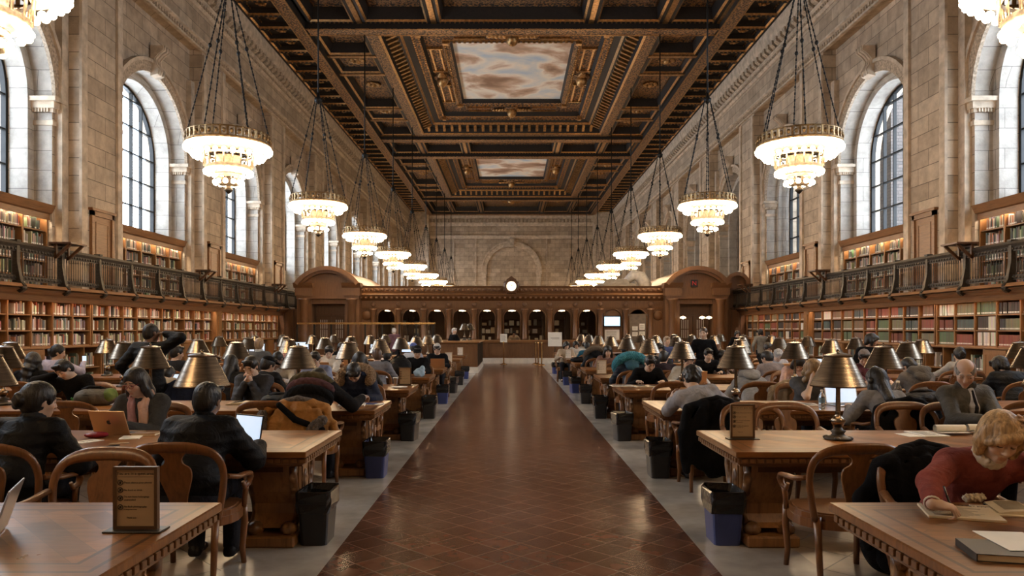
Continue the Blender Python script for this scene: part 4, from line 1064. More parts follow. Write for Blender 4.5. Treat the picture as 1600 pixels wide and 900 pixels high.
# ------------------------------------------------------------------ oak armchairs
def make_chair():
    r = empty('oak_armchair', (0,0,0), 0, None, 'chair')     # faces +y, origin on the floor under the seat
    a = MB(); n = 20
    ol = [(.29*math.cos(t)*(1 if math.sin(t) > 0 else 1), .25*math.sin(t) if math.sin(t) < 0 else .25*min(1, 1.6*math.sin(t))) for t in [2*PI*i/n for i in range(n)]]
    a.prism(ol, 'z', .415, .452); a.prism([(x*.93,y*.93) for x, y in ol], 'z', .452, .462); a.build('seat', M['chair_oak'], r)
    a = MB(); a.prism([(x*1.03,y*1.03) for x, y in ol], 'z', .36, .416); a.build('seat_frame', M['chair_oak'], r)
    for sx in (-1,1):
        a = MB(); a.tube([(sx*.25,.22,.44),(sx*.255,.235,.3),(sx*.245,.22,.12),(sx*.25,.235,0)], [.028,.026,.021,.019], 8); a.build('leg', M['chair_oak'], r)
        a = MB(); a.tube([(sx*.22,-.19,.44),(sx*.225,-.22,.25),(sx*.245,-.3,0)], [.027,.024,.018], 8); a.build('leg', M['chair_oak'], r)
        a = MB()                    # arm: sweeps forward from the back rail and curls down to the seat
        a.tube([(sx*.3,-.215,.7),(sx*.325,-.08,.67),(sx*.33,.05,.665),(sx*.325,.13,.655),(sx*.315,.175,.62),(sx*.305,.165,.575),(sx*.295,.12,.56),(sx*.292,.1,.6)], [(.017,.026),(.017,.027),(.016,.028),(.016,.028),(.017,.025),(.017,.022),(.016,.02),(.012,.012)], 8)
        a.tube([(sx*.3,.15,.57),(sx*.285,.16,.5),(sx*.275,.17,.41)], .019, 8); a.build('armrest', M['chair_oak'], r)
    a = MB()                          # bent back rail, stile to stile
    P = [(-.24,-.2,.42),(-.27,-.215,.56),(-.295,-.245,.7),(-.285,-.275,.8),(-.235,-.305,.865),(-.13,-.325,.895),(0,-.332,.9),(.13,-.325,.895),(.235,-.305,.865),(.285,-.275,.8),(.295,-.245,.7),(.27,-.215,.56),(.24,-.2,.42)]
    W_ = [(.024,.02)]*3+[(.026,.02)]+[(.034,.019)]+[(.045,.019)]*3+[(.034,.019)]+[(.026,.02)]+[(.024,.02)]*3
    fine = []; fw = []
    for i in range(len(P)-1):
        for k in range(3):
            t = k/3; p0, p1, p2, p3 = [Vector(P[max(0,min(len(P)-1,i+d))]) for d in (-1,0,1,2)]
            fine.append(.5*((2*p1)+(p2-p0)*t+(2*p0-5*p1+4*p2-p3)*t*t+(3*p1-p0-3*p2+p3)*t**3)); fw.append((W_[i][0]*(1-t)+W_[i+1][0]*t, W_[i][1]*(1-t)+W_[i+1][1]*t))
    fine.append(Vector(P[-1])); fw.append(W_[-1])
    a.tube([(p.x,p.y,p.z) for p in fine], [(u,v) for u,v in fw], 8, up=None, sec=[(math.cos(2*PI*i/8),math.sin(2*PI*i/8)) for i in range(8)]); a.build('backrest', M['chair_oak'], r)
    a = MB(); half = [(.07,.44),(.055,.5),(.06,.56),(.085,.64),(.105,.71),(.1,.765),(.06,.795),(.055,.83),(.09,.87)]
    hh = []
    for i in range(len(half)-1):
        for k in range(4):
            t = k/4; p0, p1, p2, p3 = [half[max(0,min(len(half)-1,i+d))] for d in (-1,0,1,2)]
            hh.append(tuple(.5*((2*b1)+(b2-b0)*t+(2*b0-5*b1+4*b2-b3)*t*t+(3*b1-b0-3*b2+b3)*t**3) for b0,b1,b2,b3 in zip(p0,p1,p2,p3)))
    half = hh+[half[-1]]
    pol = [(x,z) for x,z in half]+[(-x,z) for x,z in half[::-1]]
    def yb(z): return -.2-(z-.42)*.27
    vs = [(x,yb(z)-.009,z) for x,z in pol]+[(x,yb(z)+.009,z) for x,z in pol]; n = len(pol)
    # strips across so that the vase outline stays clean
    m_ = len(half); fs = []
    for i in range(m_-1):
        l0, l1, r0, r1 = i, i+1, n-1-i, n-2-i
        fs += [(l0,l1,r1,r0)[::-1], (l0+n,l1+n,r1+n,r0+n)]
    for i in range(n): j = (i+1)%n; fs.append((i,j,j+n,i+n))
    a.add(vs, fs); a.build('splat', M['chair_oak'], r)
    return r
chair0 = make_chair(); chair_used = [False]
CHAIRS = []
def place_chair(x, y, rz, label):
    o = chair0 if not chair_used[0] else dup(chair0); chair_used[0] = True
    o.location = (x, y, 0); o.rotation_euler.z = rz; o['label'] = label; o['group'] = 'oak armchairs at the tables'
    CHAIRS.append((x, y)); return o

# ------------------------------------------------------------------ waste bins
def make_bin(blue):
    r = empty('waste_bin', (0,0,0), 0, None, 'bin')
    def rrect(h, w_, rad, z): return [(sx*(w_-rad)+rad*math.cos(a), sy*(h-rad)+rad*math.sin(a), z) for sx, sy, a0 in ((1,1,0),(-1,1,PI/2),(-1,-1,PI),(1,-1,1.5*PI)) for a in (a0, a0+PI/4, a0+PI/2)]
    def loft(a, secs):
        n = 12; vs = [p for s in secs for p in s]; fs = [(k*n+i, k*n+(i+1)%n, (k+1)*n+(i+1)%n, (k+1)*n+i) for k in range(len(secs)-1) for i in range(n)]
        a.add(vs, fs, False)
    a = MB(); s0 = rrect(.1,.14,.03,.0); loft(a, [s0, rrect(.125,.165,.03,.4), rrect(.12,.16,.03,.4), rrect(.095,.135,.03,.012)]); a.add(s0, [tuple(range(11,-1,-1))]); a.build('body', M['bin_blue' if blue else 'bin_black'], r)
    q = random.Random(3); a = MB(); secs = []
    for (h, w_, z, j) in ((.119,.159,.24,.006),(.13,.17,.3,.012),(.136,.176,.36,.01),(.133,.173,.408,.008),(.122,.162,.412,.004),(.11,.15,.36,.01),(.09,.13,.2,.01)):
        secs.append([(x+q.uniform(-j,j), y+q.uniform(-j,j), zz+q.uniform(-j,j)*1.6) for x,y,zz in rrect(h,w_,.03,z)])
    loft(a, secs); a.build('liner_bag', M['bin_bag'], r); return r
bb, bk_ = make_bin(True), make_bin(False); used = {True: False, False: False}
for sx, rows in ((-1, [(1,0),(2,1),(3,0),(4,0),(5,1),(6,0),(7,0),(8,1)]), (1, [(1,1),(2,0),(3,0),(4,0),(5,0),(6,1),(7,1),(8,0),(9,1)])):
    for k, bl in rows:
        pr = bb if bl else bk_; o = pr if not used[bool(bl)] else dup(pr); used[bool(bl)] = True
        o.location = (sx*1.38+ (sx*.2), YN(k)+.25 if k != 1 else YN(k)+.42, 0); o.rotation_euler.z = PI/2 if k % 3 else PI/2+.15*sx
        o['label'] = '%s waste bin at the aisle end of the %s table to the %s' % ('blue' if bl else 'black', ordinal(k), 'left' if sx < 0 else 'right'); o['group'] = 'waste bins along the aisle'

# ------------------------------------------------------------------ framed notices on the tables
M['frame_wood'] = wood('sign_frame_wood', (.09,.045,.02), 'x', .4)
M['sign_paper'] = simple('buff_sign_paper', (.4,.29,.18), .7, var=.04)
M['sign_white'] = simple('white_sign_paper', (.74,.68,.6), .7, var=.04)
M['ink'] = simple('dark_ink', (.03,.022,.016), .7, var=.1)
def table_sign(px, py, row, label, white=False, rz=0.0, scale=1.0):
    p = on_plane(px, py, TH) if isinstance(px, (int, float)) else px
    r = empty('table_sign', p, rz, label, 'sign', 'framed notices on the tables'); w_, h_ = .195, .275
    a = MB(); a.bevbox(-w_/2-.03,w_/2+.03,-.05,.05,0,.008,.003); a.build('foot', M['black_plastic'], r)
    a = MB(); fw = .014
    for (x0,x1,z0,z1) in ((-w_/2,-w_/2+fw,.008,h_+.008),(w_/2-fw,w_/2,.008,h_+.008),(-w_/2+fw,w_/2-fw,.008,.008+fw),(-w_/2+fw,w_/2-fw,h_+.008-fw,h_+.008)): a.box(x0,x1,-.012,.012,z0,z1)
    a.build('frame', M['frame_wood'] if not white else M['sign_paper'], r)
    a = MB().box(-w_/2+fw,w_/2-fw,-.006,.006,.02,h_-.004); a.build('notice_sheet', M['sign_white' if white else 'sign_paper'], r)
    tx = [('You are in a quiet area.', 0, .245, .0175), ('Please silence your phones', -.052, .205, .0115, 'LEFT'), ('No food or drink', -.052, .172, .0115, 'LEFT'),
          ('Do not leave belongings', -.052, .143, .0115, 'LEFT'), ('unattended', -.052, .129, .0115, 'LEFT'), ('No flash photography', -.052, .099, .0115, 'LEFT'), ('in designated areas', -.052, .087, .0075, 'LEFT'), ('Thank you', -.04, .05, .01, 'LEFT')]
    text_mesh('lettering', tx, M['ink'], r, (0, -.0065, .008))
    a = MB(); a.box(-.077,.077,-.0068,-.006,.238,.2392)
    for z in (.213, .18, .144, .105):
        a.tube([(-.067+.011*math.cos(t), -.007, z+.011*math.sin(t)) for t in [2*PI*i/14 for i in range(14)]], .0018, 4, closed=True)
        a.tube([(-.067-.008,-.007,z-.008),(-.067+.008,-.007,z+.008)], .0016, 4); a.cbox(-.067,-.007,z,.009,.001,.011)
    a.build('pictogram', M['ink'], r)
    return r
table_sign(213, 829, 0, 'large framed quiet-area notice on the front table at the left')
table_sign(633, 602, 3, 'framed quiet-area notice on the left side, near a paper plate and cup')
table_sign(701, 567, 5, 'pale framed notice on a left table beside the laptop', True)
table_sign(719, 555.5, 7, 'small pale notice on the last left tables before the desk', True)
table_sign(1160, 686, 1, 'framed quiet-area notice on the right table in front of the dark coat')
table_sign(940, 585, 4, 'pale framed notice on a right table, in front of the fur hoods', True)
table_sign(888, 560.3, 7, 'small pale notice among the far right tables', True)
# ------------------------------------------------------------------ people: one smooth skin grown over a posed skeleton
V3 = lambda *a: np.array(a, 'f')
def nrm(v): v = np.asarray(v, float); return v/max(np.linalg.norm(v), 1e-9)
def rotx(a): c, s = math.cos(a), math.sin(a); return np.array([[1,0,0],[0,c,-s],[0,s,c]])
def roty(a): c, s = math.cos(a), math.sin(a); return np.array([[c,0,s],[0,1,0],[-s,0,c]])
def rotz(a): c, s = math.cos(a), math.sin(a); return np.array([[c,-s,0],[s,c,0],[0,0,1]])
def rad(d): return math.radians(d)
class Field:
    def __init__(s): s.p = []
    def cap(s, a, b, ra, rb=None, k=.02, op=1, disp=None):
        a, b = np.asarray(a, float), np.asarray(b, float); rb = ra if rb is None else rb
        s.p.append(('c', a, b, ra, rb, k, op, disp, np.minimum(a-ra, b-rb), np.maximum(a+ra, b+rb))); return s
    def ell(s, c, r, R=None, k=.02, op=1, disp=None):
        c = np.asarray(c, float); r = np.asarray(r, float); e = np.full(3, r.max()) if R is not None else r
        s.p.append(('e', c, r, R, None, k, op, disp, c-e, c+e)); return s
    def chain(s, pts, rs, k=.02, **kw):
        for i in range(len(pts)-1): s.cap(pts[i], pts[i+1], rs[i], rs[i+1], k, **kw)
        return s
    def mesh(s, h):
        add = [q for q in s.p if q[6] > 0]
        lo = np.min([q[8] for q in add], 0)-3*h-.02; hi = np.max([q[9] for q in add], 0)+3*h+.02
        n = np.ceil((hi-lo)/h).astype(int)+1
        ax = [(lo[i]+h*np.arange(n[i])).astype('f') for i in range(3)]
        F = np.full(n, .12, 'f')
        for (t, a, b, c, d, k, op, disp, plo, phi) in s.p:
            m = max(k, 2.5*h)+.015
            i0 = np.clip(np.floor((plo-m-lo)/h).astype(int), 0, n-1); i1 = np.clip(np.ceil((phi+m-lo)/h).astype(int)+1, 1, n)
            if (i1 <= i0).any(): continue
            sl = tuple(slice(i0[j], i1[j]) for j in range(3))
            X = ax[0][sl[0]][:,None,None]; Y = ax[1][sl[1]][None,:,None]; Z = ax[2][sl[2]][None,None,:]
            if t == 'c':
                ab = b-a; L = max(float(ab@ab), 1e-9)
                T = np.clip(((X-a[0])*ab[0]+(Y-a[1])*ab[1]+(Z-a[2])*ab[2])/L, 0, 1)
                D = np.sqrt((X-a[0]-T*ab[0])**2+(Y-a[1]-T*ab[1])**2+(Z-a[2]-T*ab[2])**2)-(c+(d-c)*T)
            else:
                x, y, z = X-a[0], Y-a[1], Z-a[2]
                if c is not None: x, y, z = (c[0,0]*x+c[1,0]*y+c[2,0]*z), (c[0,1]*x+c[1,1]*y+c[2,1]*z), (c[0,2]*x+c[1,2]*y+c[2,2]*z)
                k0 = np.sqrt((x/b[0])**2+(y/b[1])**2+(z/b[2])**2); k1 = np.sqrt((x/b[0]**2)**2+(y/b[1]**2)**2+(z/b[2]**2)**2)
                D = k0*(k0-1)/np.maximum(k1, 1e-6)
            if disp is not None: D = D+disp(X, Y, Z)
            D = D.astype('f'); f = F[sl]
            if op > 0:
                F[sl] = smin(D, f, k)
            else: F[sl] = -smin(D, -f, k)
        return surface_nets(F, lo, h)
def smin(a, b, k):
    h = np.clip(.5+.5*(b-a)/k, 0, 1); return b+(a-b)*h-k*h*(1-h)
def surface_nets(F, lo, h):
    I = F < 0; nx, ny, nz = F.shape
    C8 = [(0,0,0),(1,0,0),(0,1,0),(1,1,0),(0,0,1),(1,0,1),(0,1,1),(1,1,1)]
    cnt = np.zeros((nx-1,ny-1,nz-1), 'i1')
    for dx,dy,dz in C8: cnt += I[dx:nx-1+dx, dy:ny-1+dy, dz:nz-1+dz]
    act = (cnt > 0) & (cnt < 8); ii = np.argwhere(act)
    vals = np.stack([F[ii[:,0]+dx, ii[:,1]+dy, ii[:,2]+dz] for dx,dy,dz in C8], 1)
    acc = np.zeros((len(ii),3)); num = np.zeros(len(ii)); c8 = np.array(C8, float)
    for a in range(8):
        for bit in (1,2,4):
            if a & bit: continue
            b = a|bit; A, B = vals[:,a], vals[:,b]; cr = (A < 0) != (B < 0)
            t = np.where(cr, A/np.where(cr, A-B, 1), 0)
            acc += np.where(cr[:,None], c8[a]+(c8[b]-c8[a])*t[:,None], 0); num += cr
    P = lo+h*(ii+acc/num[:,None])
    idx = np.full(act.shape, -1, 'i4'); idx[act] = np.arange(len(ii))
    Q = []
    for axis in range(3):
        a1, a2 = [(1,2),(2,0),(0,1)][axis]
        s0 = [slice(None)]*3; s1 = [slice(None)]*3; s0[axis] = slice(0,-1); s1[axis] = slice(1,None)
        for a in (a1, a2): s0[a] = s1[a] = slice(1,-1)
        A, B = I[tuple(s0)], I[tuple(s1)]; e = np.argwhere(A != B)
        if not len(e): continue
        flip = A[tuple(e.T)]
        e = e.copy(); e[:,a1] += 1; e[:,a2] += 1
        def at(d1, d2): q = e.copy(); q[:,a1] -= d1; q[:,a2] -= d2; return idx[q[:,0],q[:,1],q[:,2]]
        q = np.stack([at(1,1), at(0,1), at(0,0), at(1,0)], 1)
        q[~flip] = q[~flip][:,::-1]; Q.append(q)
    Q = np.concatenate(Q) if Q else np.zeros((0,4),int)
    return P, Q[(Q >= 0).all(1)]
def np_mesh(name, P, Q, mat_, cols=None):
    me = bpy.data.meshes.new(name); me.vertices.add(len(P)); me.vertices.foreach_set('co', P.astype('f').ravel())
    me.loops.add(len(Q)*4); me.loops.foreach_set('vertex_index', Q.ravel().astype('i4'))
    me.polygons.add(len(Q)); me.polygons.foreach_set('loop_start', np.arange(len(Q), dtype='i4')*4); me.polygons.foreach_set('loop_total', np.full(len(Q), 4, 'i4'))
    me.polygons.foreach_set('use_smooth', np.ones(len(Q), bool)); me.update(calc_edges=True); me.validate()
    me.materials.append(mat_)
    if cols is not None:
        ca = me.color_attributes.new('Col', 'FLOAT_COLOR', 'POINT'); ca.data.foreach_set('color', np.concatenate([cols, np.ones((len(cols),1))], 1).astype('f').ravel())
    return me
def grow(name, field, h, mat_, parent=None, cols=None, loc=None, rz=0):
    P, Q = field.mesh(h); o = bpy.data.objects.new(name, np_mesh(name, P, Q, mat_, cols(P) if cols else None)); C.objects.link(o)
    if parent is not None: o.parent = parent
    if loc is not None: o.location = loc
    o.rotation_euler.z = rz; return o

m, nt, b = new_mat('skin'); at = N(nt, 'ShaderNodeAttribute'); at.attribute_name = 'Col'; nt.links.new(at.outputs['Color'], b.inputs['Base Color'])
b.inputs['Roughness'].default_value = .5; b.inputs['Subsurface Weight'].default_value = .0; bump(nt, b, noise(nt, coords(nt), 160, 3), .08, .002); M['skin'] = m
MC = {}
def cloth(col, kind='wool'):
    key = (tuple(round(c, 3) for c in col), kind)
    if key not in MC:
        m, nt, b = new_mat('%s_cloth' % kind); v = coords(nt)
        f = noise(nt, v, 9, 5, .6, .4); d = tuple(c*.7 for c in col); l = tuple(min(1, c*1.2) for c in col)
        nt.links.new(ramp(nt, f, [(.3,d),(.7,l)]), b.inputs['Base Color']); b.inputs['Roughness'].default_value = {'wool':.9,'shell':.62,'leather':.4}[kind]
        b.inputs['Specular IOR Level'].default_value = .1 if kind == 'wool' else .16
        n2 = noise(nt, v, 14, 3, .5, .8); bump(nt, b, n2, .5, .03); MC[key] = m
    return MC[key]
def hair_mat(col):
    key = (tuple(round(c, 3) for c in col), 'hair')
    if key not in MC:
        m, nt, b = new_mat('hair'); v = coords(nt, (60,60,7)); f = noise(nt, v, 1, 3, .6, .4)
        d = tuple(c*.45 for c in col); l = tuple(min(1, c*1.5) for c in col)
        nt.links.new(ramp(nt, f, [(.3,d),(.7,l)]), b.inputs['Base Color']); b.inputs['Roughness'].default_value = .42; b.inputs['Specular IOR Level'].default_value = .4
        bump(nt, b, f, .7, .01); MC[key] = m
    return MC[key]
M['fur'] = None
def fur_mat(col):
    key = (tuple(round(c, 3) for c in col), 'fur')
    if key not in MC:
        m, nt, b = new_mat('fur'); f = noise(nt, coords(nt), 55, 4, .7, .6)
        nt.links.new(ramp(nt, f, [(.32,tuple(c*.35 for c in col)),(.68,tuple(min(1,c*1.4) for c in col))]), b.inputs['Base Color']); b.inputs['Roughness'].default_value = .9; bump(nt, b, f, 1, .03); MC[key] = m
    return MC[key]

def person(loc, rz, label, lean=12, roll=0, head=(20,0,0), hands=None, elbows=None, hair='short', hair_col=(.015,.012,.01), skin=(.52,.33,.22), top=(.03,.03,.035), top_kind='wool', trousers=(.02,.02,.025), shoes=(.012,.01,.01),
           h=.012, puff=0, scale=1.0, stand=False, extra=(), curl=(35,40,30), group=None, inner=None, sleeve=1.0, girth=1.0, hcurl=None, hand_dir=None, hand_n=None):
    """facing local +y; head=(pitch down, yaw to the left, roll); hands=(left, right) wrists, local"""
    r = empty('person', loc, rz, label, 'person', group)
    # --- skeleton
    hz = .9 if stand else .535
    pel = V3(0, -.06 if not stand else 0, hz); spine = [pel.astype(float)]; fr = []
    L = .5; n = 8
    for i in range(n):
        t = (i+.5)/n; a = rad(lean)*(.45+.95*t); up = np.array([math.sin(rad(roll))*math.cos(a), math.sin(a), math.cos(a)*math.cos(rad(roll))]); spine.append(spine[-1]+up*L/n); fr.append(up)
    neck = spine[-1]; chest = spine[5]; up = fr[-1]; right = nrm(np.array([1,0,0])-up*up[0]); fwd = np.cross(up, right)
    fwd = -fwd if fwd[1] < 0 and abs(lean) < 80 else fwd
    RS = np.stack([right, nrm(np.cross(up, right)), up], 1)        # columns: right, forward, up of the chest
    if RS[1,1] < 0: RS[:,1] *= -1
    shl, shr = neck-RS[:,0]*.165-up*.045, neck+RS[:,0]*.165-up*.045
    Rh = rotz(rad(head[1]))@rotx(-rad(head[0]))@roty(rad(head[2]))
    ndir = nrm(.55*up+.45*(Rh@np.array([0,.05,1]))); ntop = neck+ndir*.085
    hc = ntop+Rh@np.array([0,.018,.082]); H = lambda x,y,z: hc+Rh@np.array([x,y,z])
    if hands is None: hands = ((-.2,.44,.8),(.2,.44,.8)) if not stand else ((-.24,.08,.86),(.24,.08,.86))
    arms = []
    for i, (S_, T_) in enumerate(((shl, hands[0]), (shr, hands[1]))):
        sd = -1 if i == 0 else 1; T_ = np.array(T_, float); l1, l2 = .29, .255
        d = T_-S_; D = np.linalg.norm(d)
        if D > (l1+l2)*.985: T_ = S_+d/D*(l1+l2)*.985; d = T_-S_; D = np.linalg.norm(d)
        D = max(D, .12); x = (l1*l1-l2*l2+D*D)/(2*D); hgt = math.sqrt(max(l1*l1-x*x, 0)); u = d/D
        hint = np.array(elbows[i] if elbows and elbows[i] is not None else (sd*.6, -.25, -.8), float); q = nrm(hint-u*(hint@u))
        E = S_+u*x+q*hgt
        arms.append((S_, E, T_))
    if stand: legs = [((s*.09,0,hz-.02),(s*.1,.02,.48),(s*.1,-.02,.09),(s*.12,.13,.04)) for s in (-1,1)]
    else: legs = [((s*.095,-.04,.54),(s*.125,.36,.545),(s*.125,.33,.1),(s*.14,.48,.04)) for s in (-1,1)]
    # --- body, one continuous skin
    B = Field()
    g = girth
    B.ell(pel+V3(0,0,.02), (.16*g,.125*g,.13), RS if not stand else None, .05)
    B.ell(spine[3], (.135*g,.1*g,.15), RS, .06); B.ell(spine[6], (.15*g,.105*g,.16), RS, .06)
    B.cap(shl, shr, .062, .062, .05)
    B.chain([spine[7], neck, ntop, H(0,-.015,-.03)], [.09,.062,.05,.05], .03)
    for (a, e, t) in arms: B.cap(a, e, .052, .041, .035); B.cap(e, t, .04, .027, .02)
    for (a, k_, f_, t) in legs: B.cap(a, k_, .085*g, .058, .04); B.cap(k_, f_, .056, .036, .02); B.cap(f_, t, .036, .03, .02)
    # head
    B.ell(H(0,-.014,.03), (.076,.096,.09), Rh, .02); B.ell(H(0,.022,-.04), (.06,.07,.078), Rh, .025); B.ell(H(0,.064,-.094), (.024,.022,.02), Rh, .02)
    for s in (-1,1):
        B.ell(H(s*.036,.056,-.03), (.027,.028,.03), Rh, .02)
        B.ell(H(s*.078,-.004,-.008), (.01,.021,.032), Rh, .008)
        B.ell(H(s*.032,.1,.004), (.021,.018,.012), Rh, .014, -1); B.ell(H(s*.032,.078,.0), (.0155,.014,.012), Rh, .004)
    B.cap(H(-.04,.08,.024), H(.04,.08,.024), .011, .011, .014)
    B.cap(H(0,.09,.012), H(0,.106,-.034), .0075, .0115, .01)
    for s in (-1,1): B.ell(H(s*.011,.098,-.037), (.008,.009,.007), Rh, .006)
    B.cap(H(-.018,.083,-.066), H(.018,.083,-.066), .0075, .0075, .006); B.cap(H(-.016,.081,-.078), H(.016,.081,-.078), .0085, .0085, .006)
    # hands: palm, four unequal fingers, thumb from the side of the palm
    tips = []
    for i, (a, e, t) in enumerate(arms):
        sd = -1 if i == 0 else 1; dd = nrm(hand_dir[i] if hand_dir and hand_dir[i] is not None else (nrm(t-e)+np.array([0,.25,-.1])))
        nn = np.array(hand_n[i] if hand_n and hand_n[i] is not None else (0,0,-1.0), float); nn = nrm(nn-dd*(nn@dd)); th = np.cross(dd, nn)*sd  # thumb side
        cu = (hcurl[i] if hcurl and hcurl[i] is not None else curl)
        B.ell(t+dd*.052, (.04,.016,.05), np.stack([th, nn, dd], 1), .012)
        B.cap(t, t+dd*.03, .026, .026, .015)
        for j, (off, ln) in enumerate(((.0315,.95),(.0107,1.05),(-.0107,1.0),(-.0315,.8))):
            p = t+dd*(.088-.004*abs(j-1.3))+th*off; ang = 0; dirn = dd
            for q, (sl, rr) in enumerate(((.042,.0084),(.027,.0077),(.021,.007))):
                ang += rad(cu[q]+(j-1)*5); dirn = dd*math.cos(ang)+nn*math.sin(ang); p2 = p+dirn*sl*ln; B.cap(p, p2, rr, rr*.92, .003); p = p2
            tips.append((i, p))
        p0 = t+dd*.03+th*.03; p1 = p0+(dd*.6+th*.75+nn*.25)*.038; p2 = p1+(dd*.9+th*.1+nn*.4)*.03; p3 = p2+(dd*.9-th*.25+nn*.3)*.022
        B.chain([t+dd*.012+th*.008, p0, p1, p2, p3], [.017,.0145,.0115,.0105,.0085], .006); tips.append((i, p3))
    sk = np.array(skin)
    iH = np.linalg.inv(Rh)
    def cols(P):
        c = np.tile(sk, (len(P),1)); q = (P-hc)@iH.T
        front = q[:,1] > .06
        lip = front & (np.abs(q[:,0]) < .021) & (q[:,2] < -.0615) & (q[:,2] > -.083); c[lip] = sk*np.array([.9,.68,.64])
        br_ = front & (np.abs(np.abs(q[:,0])-.034) < .02) & (np.abs(q[:,2]-.027+.12*np.maximum(0,np.abs(q[:,0])-.034)) < .0055); c[br_] = np.array(hair_col)*1.2+.01
        lash = front & (np.abs(np.abs(q[:,0])-.032) < .014) & (np.abs(q[:,2]+.004) < .0035); c[lash] = (.03,.02,.018)
        ck_ = front & (np.abs(np.abs(q[:,0])-.04) < .02) & (np.abs(q[:,2]+.035) < .02); c[ck_] = sk*np.array([1.05,.93,.9])
        return np.clip(c, 0, 1)
    grow('body', B, h, M['skin'], r, cols)
    # --- clothes
    T = Field(); w_ = .014+puff*.014
    quilt = None
    if puff: quilt = lambda X, Y, Z: .006*np.abs(np.sin(Z*46+0*X+0*Y))-.003
    else: quilt = lambda X, Y, Z: (.0022*np.sin(26*X+14*Z)*np.sin(19*Z+9*Y)+.0012*np.sin(43*Z+24*X-12*Y))
    T.ell(pel+V3(0,.0,.07 if not stand else -.02), (.168*g+w_,.13*g+w_,.14+(.06 if stand else 0)), RS, .05, disp=quilt)
    T.ell(spine[3], (.142*g+w_,.108*g+w_,.16), RS, .06, disp=quilt); T.ell(spine[6], (.158*g+w_,.112*g+w_,.165), RS, .06, disp=quilt)
    T.cap(shl, shr, .064+w_, .064+w_, .05, disp=quilt)
    for (a, e, t) in arms:
        te = e+(t-e)*(.9 if sleeve >= 1 else max(0, sleeve-.5)*2)
        ee = e if sleeve > .5 else a+(e-a)*.6
        T.cap(a, ee, .058+w_, .05+w_, .04, disp=quilt)
        if sleeve > .5: T.cap(e, te, .049+w_, .033+w_*.8, .02, disp=quilt)
    for k_ in range(10):
        an = 2*PI*k_/10; p = neck+ndir*.012+RS[:,0]*.06*math.cos(an)+RS[:,1]*.06*math.sin(an); T.ell(p, (.022,.022,.026+.01*puff), RS, .012)
    T.cap(neck+ndir*.07+RS[:,1]*.02, neck+ndir*.2+RS[:,1]*.05, .046, .09, .01, op=-1)
    grow('jacket' if puff or top_kind != 'wool' else 'sweater', T, max(h, .009), cloth(top, top_kind), r)
    G = Field()
    G.ell(pel+V3(0,0,0), (.17*g,.135*g,.12), None, .05)
    for (a, k_, f_, t) in legs: G.cap(a, k_, .096*g, .072, .04); G.cap(k_, f_, .07, .056, .02)
    grow('trousers', G, max(h, .013), cloth(trousers), r)
    for (a, k_, f_, t) in legs:
        s = Field(); f_ = np.array(f_, float); t = np.array(t, float); s.cap(f_-V3(0,.03,.045), t+V3(0,.0,0), .042, .038, .02); s.cap(f_-V3(0,.01,.0), f_-V3(0,.03,.05), .044, .042, .02); s.ell(f_*.5+t*.5-V3(0,0,.11), (.2,.3,.075), None, .006, -1)
        grow('shoe', s, max(h, .012), cloth(shoes, 'leather'), r)
    # --- hair and headgear
    def strand(X, Y, Z):
        x, y, z = X-hc[0], Y-hc[1], Z-hc[2]
        q0 = iH[0,0]*x+iH[0,1]*y+iH[0,2]*z; q1 = iH[1,0]*x+iH[1,1]*y+iH[1,2]*z; q2 = iH[2,0]*x+iH[2,1]*y+iH[2,2]*z
        an = np.arctan2(q0, q1+.03); return .0013*np.sin(38*an+9*q2)+.001*np.sin(67*an-14*q2)
    if hair:
        A = Field(); wv_ = strand
        if hair == 'curly': wv_ = lambda X, Y, Z: .0075*np.sin(85*X)*np.sin(80*Y+1)*np.sin(75*Z)
        thick = {'short':.012,'buzz':.004,'curly':.024,'bald':.006}.get(hair, .017)
        A.ell(H(0,-.016,.032), (.077+thick,.098+thick,.091+thick), Rh, .02, disp=wv_)
        if hair in ('short','curly','buzz','bald'): A.ell(H(0,-.05,-.03), (.068+thick*.6,.06+thick*.6,.075), Rh, .03, disp=wv_)
        if hair in ('long','bun','pony','bob','wavy'): A.ell(H(0,-.05,-.02), (.082,.07,.09), Rh, .03, disp=wv_)
        A.ell(H(0,.105,-.045), (.072,.075,.1), Rh, .012, -1)                     # face
        for s in (-1,1): A.ell(H(s*.1,.022,-.035), (.04,.03,.05), Rh, .01, -1) if hair not in ('long','bob','wavy') else None
        if hair == 'bald': A.ell(H(0,.03,.11), (.08,.13,.075), Rh, .01, -1)
        if hair in ('short','curly','buzz','bun','pony'): A.ell(H(0,-.03,-.165), (.12,.12,.07), Rh, .015, -1)
        if hair == 'bun': A.ell(H(.0,-.125,-.0), (.052,.042,.05), Rh, .012, disp=lambda X,Y,Z: .007*np.sin(70*X)*np.sin(66*Z)+0*Y); A.ell(H(-.03,-.13,-.04), (.03,.025,.03), Rh, .01)
        if hair in ('long','wavy'):
            wv2 = strand if hair == 'long' else (lambda X,Y,Z: .008*np.sin(60*Z+20*X)+.003*np.sin(110*X)+0*Y)
            back = neck-RS[:,1]*.1-up*.16
            A.chain([H(0,-.06,-.02), neck-RS[:,1]*.085+up*.02, back], [.08,.075,.06], .03, disp=wv2)
            for s in (-1,1): A.chain([H(s*.066,.0,.03), H(s*.082,.0,-.07), neck+RS[:,0]*s*.1+RS[:,1]*.02-up*.02, neck+RS[:,0]*s*.11+RS[:,1]*.06-up*.15], [.03,.036,.042,.03], .02, disp=wv2)
        if hair == 'pony': A.chain([H(0,-.11,.02), H(0,-.15,-.04), H(0,-.14,-.14)], [.03,.034,.02], .015, disp=wv_)
